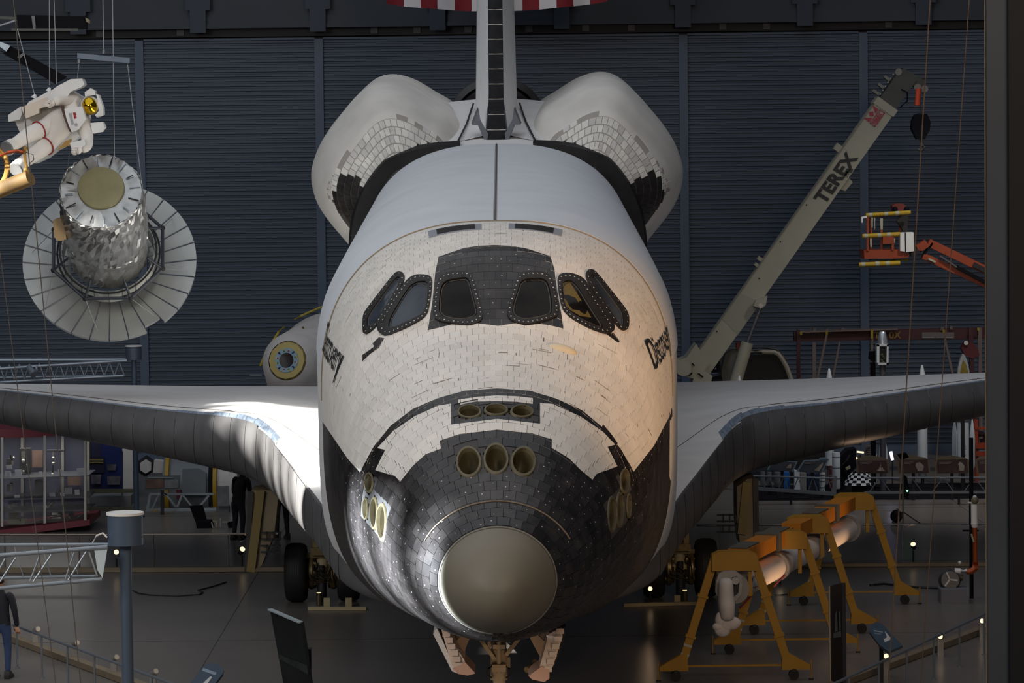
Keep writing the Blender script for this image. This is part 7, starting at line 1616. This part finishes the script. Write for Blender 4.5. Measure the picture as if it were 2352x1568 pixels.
# microphone-like stand with a green light
t = thing('sensor_stand', 'thin stand with dark head and a small green light behind the railing', 'stand', onfloor(2074, 1205)); by_ = t.location.y
MB().tube((t.location.x, by_, 0), at(2074, 1050, by_), 0.02, n=8).build('stand_pole', m_('stand_grey', rgb(120, 116, 104), 0.5), t)
slabp([(2062, 1045), (2082, 1040), (2088, 1050), (2070, 1056)], by_-0.1, 0.2).build('dark_head', M_black, t); slabp([(2077, 1090), (2083, 1095), (2089, 1125), (2086, 1148), (2078, 1140)], by_-0.1, 0.15).build('control_pack', M_black, t)
MB().ball(at(2084, 1127, by_-0.12), 0.022, 8, 6).build('green_light', mat('green_glow', (0.2, 0.9, 0.4), 0.4, emit=(0.2, 1.0, 0.4), estr=4.0), t)
for a in (0, 2.1, 4.2): MB().tube((t.location.x, by_, 0.3), (t.location.x+0.4*math.cos(a), by_+0.4*math.sin(a), 0.02), 0.015, n=6).build('tripod_leg', M_dark, t)
t = thing('equipment_bag', 'black rounded equipment bag on the floor behind the far right railing', 'bag', onfloor(2060, 1200)); b_ = onfloor(2060, 1200); MB().ball(b_+Vector((0, 0.1, 0.14)), (0.14, 0.16, 0.15), 14, 10).build('bag_body', M_black, t); MB().path([b_+Vector((-0.06, 0, 0.27)), b_+Vector((0, 0, 0.33)), b_+Vector((0.06, 0, 0.27))], 0.012, 6).build('handle', M_dark, t)
# ------------------------------------------------------------------ yellow rolling gantry and the robot arm it carries
M_y = mat('gantry_yellow', rgb(156, 112, 6), 0.5, var=0.08, scale=2); M_yo = mat('gantry_ochre', rgb(184, 112, 12), 0.5, var=0.06); M_gy = mat('gantry_plate_grey', rgb(92, 88, 78), 0.5)
ga = thing('rolling_gantry', 'long yellow rolling gantry on castors carrying a white robot arm', 'gantry', onfloor(1825, 1470))
FM = [onfloor(*p) for p in ((1688, 1562), (1804, 1500), (1856, 1455), (1962, 1388))]
def gp(k, dx, z, dy=0): c = FM[k]; return Vector((c.x+dx, c.y+dy, z))
ZT = at(1688, 1264, FM[0].y).z; ZB = at(1688, 1308, FM[0].y).z
beam_d = (FM[3]-FM[0]).normalized()
for k in range(4):
    fx = 0.87
    for s in (-1, 1):
        top, foot = gp(k, s*0.30, ZT-0.08), gp(k, s*fx, 0.22)
        lg = MB().bar(top, foot, 0.13, 0.11, up=(0, 1, 0)).build('leg', M_y, ga)
        for q in (0.36, 0.72): c = vl(top, foot, q); e = (foot-top).normalized()*0.02; MB().bar(c-e, c+e, 0.17, 0.15, up=(0, 1, 0)).build('leg_collar', M_y, lg)
        if s < 0: 
            for q in (0.80, 0.88): c = vl(top, foot, q); e = (foot-top).normalized()*0.02; MB().bar(c-e, c+e, 0.135, 0.115, up=(0, 1, 0)).build('pale_tape', M_bandw, lg)
        MB().prism([gp(k, s*(fx-0.10), 0.50, -0.06), gp(k, s*(fx+0.03), 0.42, -0.06), gp(k, s*(fx+0.34), 0.24, -0.06), gp(k, s*(fx+0.34), 0.17, -0.06), gp(k, s*(fx-0.12), 0.17, -0.06)], (0, 0.12, 0)).build('foot_gusset', M_y, lg)
        cx = gp(k, s*(fx+0.08), 0.085); MB().tube(cx-Vector((0.0, 0.05, 0)), cx+Vector((0.0, 0.05, 0)), 0.085, n=16).build('castor_wheel', M_tyre, lg)
        MB().bbox(cx+Vector((-0.03, -0.07, 0.05)), cx+Vector((0.03, 0.07, 0.10))).build('castor_fork', M_dark, lg)
        j = gp(k, s*(fx+0.36), 0.0); MB().tube(j, j+Vector((0, 0, 0.32)), 0.012, n=6).build('jack_screw', M_y, lg); MB().tube(j, j+Vector((0, 0, 0.02)), 0.04, n=10).build('jack_pad', M_dark, lg)
    MB().bar(gp(k, -fx+0.1, 0.24), gp(k, fx-0.1, 0.24), 0.03).build('tie_rod', M_y, ga)
    # head box of the frame
    MB().prism([gp(k, x, z, -0.14) for x, z in ((-0.36, ZB), (-0.36, ZT-0.06), (-0.24, ZT+0.0), (0.24, ZT+0.0), (0.36, ZT-0.06), (0.36, ZB))], (0, 0.28, 0)).build('head_box', M_y, ga)
    for s in (-1, 1): MB().bar(gp(k, s*0.25, ZB, -0.05), gp(k, s*0.25, ZB-0.42, -0.05), 0.06, 0.05).build('hanger', M_y, ga)
def along(t, dx, z):
    p = FM[0].lerp(FM[3], t); return Vector((p.x+dx, p.y, z))
segs = [(0.03, 0.24), (0.27, 0.38), (0.44, 0.54), (0.60, 0.74), (0.76, 0.93)]
for k, (a, b) in enumerate(segs): MB().bar(along(a, 0, (ZT+ZB)/2+0.03), along(b, 0, (ZT+ZB)/2+0.03), 0.34, 0.24).build('beam_section', M_yo, ga)
for t_ in (0.255, 0.75): MB().bar(along(t_-0.012, 0, (ZT+ZB)/2+0.03), along(t_+0.012, 0, (ZT+ZB)/2+0.03), 0.42, 0.30).build('splice_plate', M_gy, ga)
for t_ in (0.03, 0.27, 0.60): MB().bar(along(t_, 0, ZT+0.01), along(t_+0.09, 0, ZT+0.01), 0.30, 0.02).build('top_plate', M_gy, ga)
ar_ = thing('robot_arm', 'white quilted robot arm hanging under the yellow gantry with a cloth covered wrist', 'robot arm', along(0.5, 0, 0))
ZA = ZB-0.30
M_arm = mat('arm_blanket', rgb(222, 208, 196), 0.6, var=0.05, bump=0.3, bscale=4)
for a, b in ((0.03, 0.30), (0.315, 0.62), (0.64, 0.93)):
    MB().tube(along(a, 0, ZA), along(b, 0, ZA), 0.205, n=28).build('arm_tube', M_arm, ar_)
for t_ in (0.0, 0.305, 0.63, 0.94):
    MB().tube(along(t_, 0, ZA), along(t_+0.02, 0, ZA), 0.25, n=28).build('joint_ring', m_('ring_grey', rgb(150, 146, 142), 0.5), ar_)
p0 = along(0.055, 0.206, ZA); x_ = beam_d; MB().prism([along(0.04, 0.17, ZA+0.13), along(0.10, 0.17, ZA+0.13), along(0.10, 0.20, ZA-0.07), along(0.04, 0.20, ZA-0.07)], (0.012, 0, 0)).build('outlined_label', m_('label_cream', rgb(214, 190, 176), 0.6), ar_)
MB().path([along(0.042, 0.20, ZA+0.11), along(0.098, 0.20, ZA+0.11), along(0.098, 0.215, ZA-0.05), along(0.042, 0.215, ZA-0.05)], 0.006, 5, closed=True).build('label_outline', M_maroon, ar_)
for t_, dx in ((0.0, 0.28), (0.29, 0.2)): MB().bar(along(t_, dx, ZA-0.12), along(t_-0.015, dx-0.16, ZA-0.30), 0.03, 0.02).build('red_pin', M_maroon, ar_)
# the wrist: ring housing with the cloth-wrapped end effector hanging down
fY = FM[0].y-0.35
ql = lambda u, v: (1560+u*.15306, 1260+v*.15306)
MB().prism([at(*ql(*p), fY+0.1) for p in [(560, 480), (590, 380), (680, 335), (850, 335), (930, 400), (950, 520), (930, 680), (850, 780), (640, 780), (560, 690)]], (0, 0.3, 0)).build('wrist_housing', m_('ring_grey', rgb(150, 146, 142), 0.5), ar_)
MB().prism([at(*ql(*p), fY+0.06) for p in [(800, 430), (870, 420), (905, 520), (890, 660), (820, 720), (790, 600)]], (0, 0.08, 0)).build('wrist_opening', M_dark, ar_)
MB().tube(at(*ql(845, 480), fY+0.05), at(*ql(845, 480), fY+0.0), 0.06, n=16).build('wrist_boss', m_('ring_grey', rgb(150, 146, 142), 0.5), ar_)
skinned('cloth_sleeve', [(at(*ql(700, 420), fY), (0.17, 0.13)), (at(*ql(700, 600), fY), (0.18, 0.13)), (at(*ql(705, 760), fY), (0.185, 0.14)), (at(*ql(715, 840), fY), (0.225, 0.15)), (at(*ql(720, 1000), fY), (0.19, 0.13)), (at(*ql(720, 1080), fY), (0.15, 0.12))], [(0, 1), (1, 2), (2, 3), (3, 4), (4, 5)], m_('sleeve_cloth', rgb(200, 190, 186), 0.8, var=0.08, bump=0.5, bscale=9), ar_, 0, 2)
for u0, v0, u1, v1 in ((600, 1010, 690, 1130), (690, 1070, 830, 1160), (560, 1140, 650, 1200), (600, 1180, 700, 1265), (650, 1120, 740, 1200)):
    c = at(*ql((u0+u1)/2, (v0+v1)/2), fY); MB().ball(c, ((u1-u0)*.0013, 0.07, (v1-v0)*.0013), 12, 8).build('cloth_lobe', m_('sleeve_cloth', rgb(200, 190, 186), 0.8), ar_, smooth=60)
spot('arm_lamp', along(0.18, 1.3, 0.35), along(0.22, 0.05, ZA), 70, 90, (1.0, 0.62, 0.36), 0.7, 0.1)
spot('arm_lamp', along(0.7, 1.3, 0.35), along(0.75, 0.05, ZA), 70, 90, (1.0, 0.62, 0.36), 0.7, 0.1)
stand_lamp('lit floodlight under the gantry behind its second leg', 1792, 1340, along(0.4, 0, ZA), 0.30, 0.07, 0)
# ------------------------------------------------------------------ small orange robot arm on the right
SY = onfloor(2190, 1380).y
z19 = lambda u, v: (2100+u*.16584, 1120+v*.16584)
sa = thing('small_robot_arm', 'small orange and white robot arm bent over a grey round hand on a white block', 'robot arm', onfloor(2190, 1380))
A19 = lambda u, v, dy=0.0: at(*z19(u, v), SY+dy)
M_oc = mat('arm_copper', rgb(150, 66, 22), 0.4, 0.3, var=0.15); 
MB().tube(A19(828, 225), A19(832, 495), 0.062, n=18).build('white_upper_arm', M_whitep, sa); MB().tube(A19(780, 240, 0.08), A19(780, 500, 0.08), 0.03, n=8).build('dark_conduit', M_black, sa)
MB().ball(A19(838, 175), 0.075, 12, 8).build('shoulder_joint', m_('joint_olive', rgb(104, 98, 78), 0.5), sa); MB().ball(A19(838, 130), 0.04, 10, 8).build('shoulder_knob', M_bolt, sa); MB().tube(A19(740, 205), A19(890, 210), 0.018, n=8).build('cross_pin', M_bolt, sa)
MB().tube(A19(835, 490), A19(835, 550), 0.07, 0.05, n=16).build('white_cuff', M_whitep, sa); MB().tube(A19(838, 550), A19(845, 1025), 0.045, n=16).build('copper_forearm', M_oc, sa)
MB().tube(A19(790, 640, -0.06), A19(825, 750, -0.06), 0.018, n=8).build('pale_strut', M_bandw, sa); MB().bar(A19(670, 592), A19(890, 592), 0.03).build('dark_crossbar', M_black, sa)
MB().path([A19(845, 1025), A19(845, 1110), A19(790, 1155), A19(720, 1160)], [0.055, 0.065, 0.065, 0.05], 14).build('copper_elbow', M_oc, sa); MB().path([A19(720, 1150), A19(640, 1150), A19(560, 1150)], [0.05, 0.05, 0.055], 12).build('white_wrist', M_whitep, sa); MB().ball(A19(630, 1035), 0.035, 10, 8).build('camera', M_bolt, sa)
M19 = Matrix.Translation(A19(490, 1280)) @ Matrix.Rotation(math.radians(80), 4, 'X'); MB().lathe([(0, 0.1), (0.17, 0.1), (0.20, 0.05), (0.20, -0.1), (0, -0.1)], 28, M19).build('round_hand', m_('hand_grey', rgb(62, 62, 66), 0.4, 0.3), sa, smooth=30)
for k in range(3): a = math.pi/2+k*2*math.pi/3+0.4; c = A19(490, 1270, -0.12); MB().bar(c, c+Vector((0.15*math.cos(a), 0, 0.15*math.sin(a))), 0.03).build('hand_rib', M_bolt, sa)
MB().tube(A19(600, 1240), A19(670, 1245), 0.06, n=12).build('side_motor', m_('motor_brown', rgb(70, 48, 34), 0.5), sa)
bl = onfloor(2190, 1383); MB().bbox((bl.x-0.26, bl.y-0.2, 0), (bl.x+0.26, bl.y+0.25, at(2190, 1350, bl.y).z)).build('white_block', m_('block_white', rgb(104, 104, 112), 0.6), sa)
up_ = A19(790, 180, 0.35); MB().tube((up_.x, up_.y, 0), (up_.x, up_.y, up_.z+1.2), 0.04, n=8).build('dark_column', M_black, sa)
bpy.context.view_layer.update()
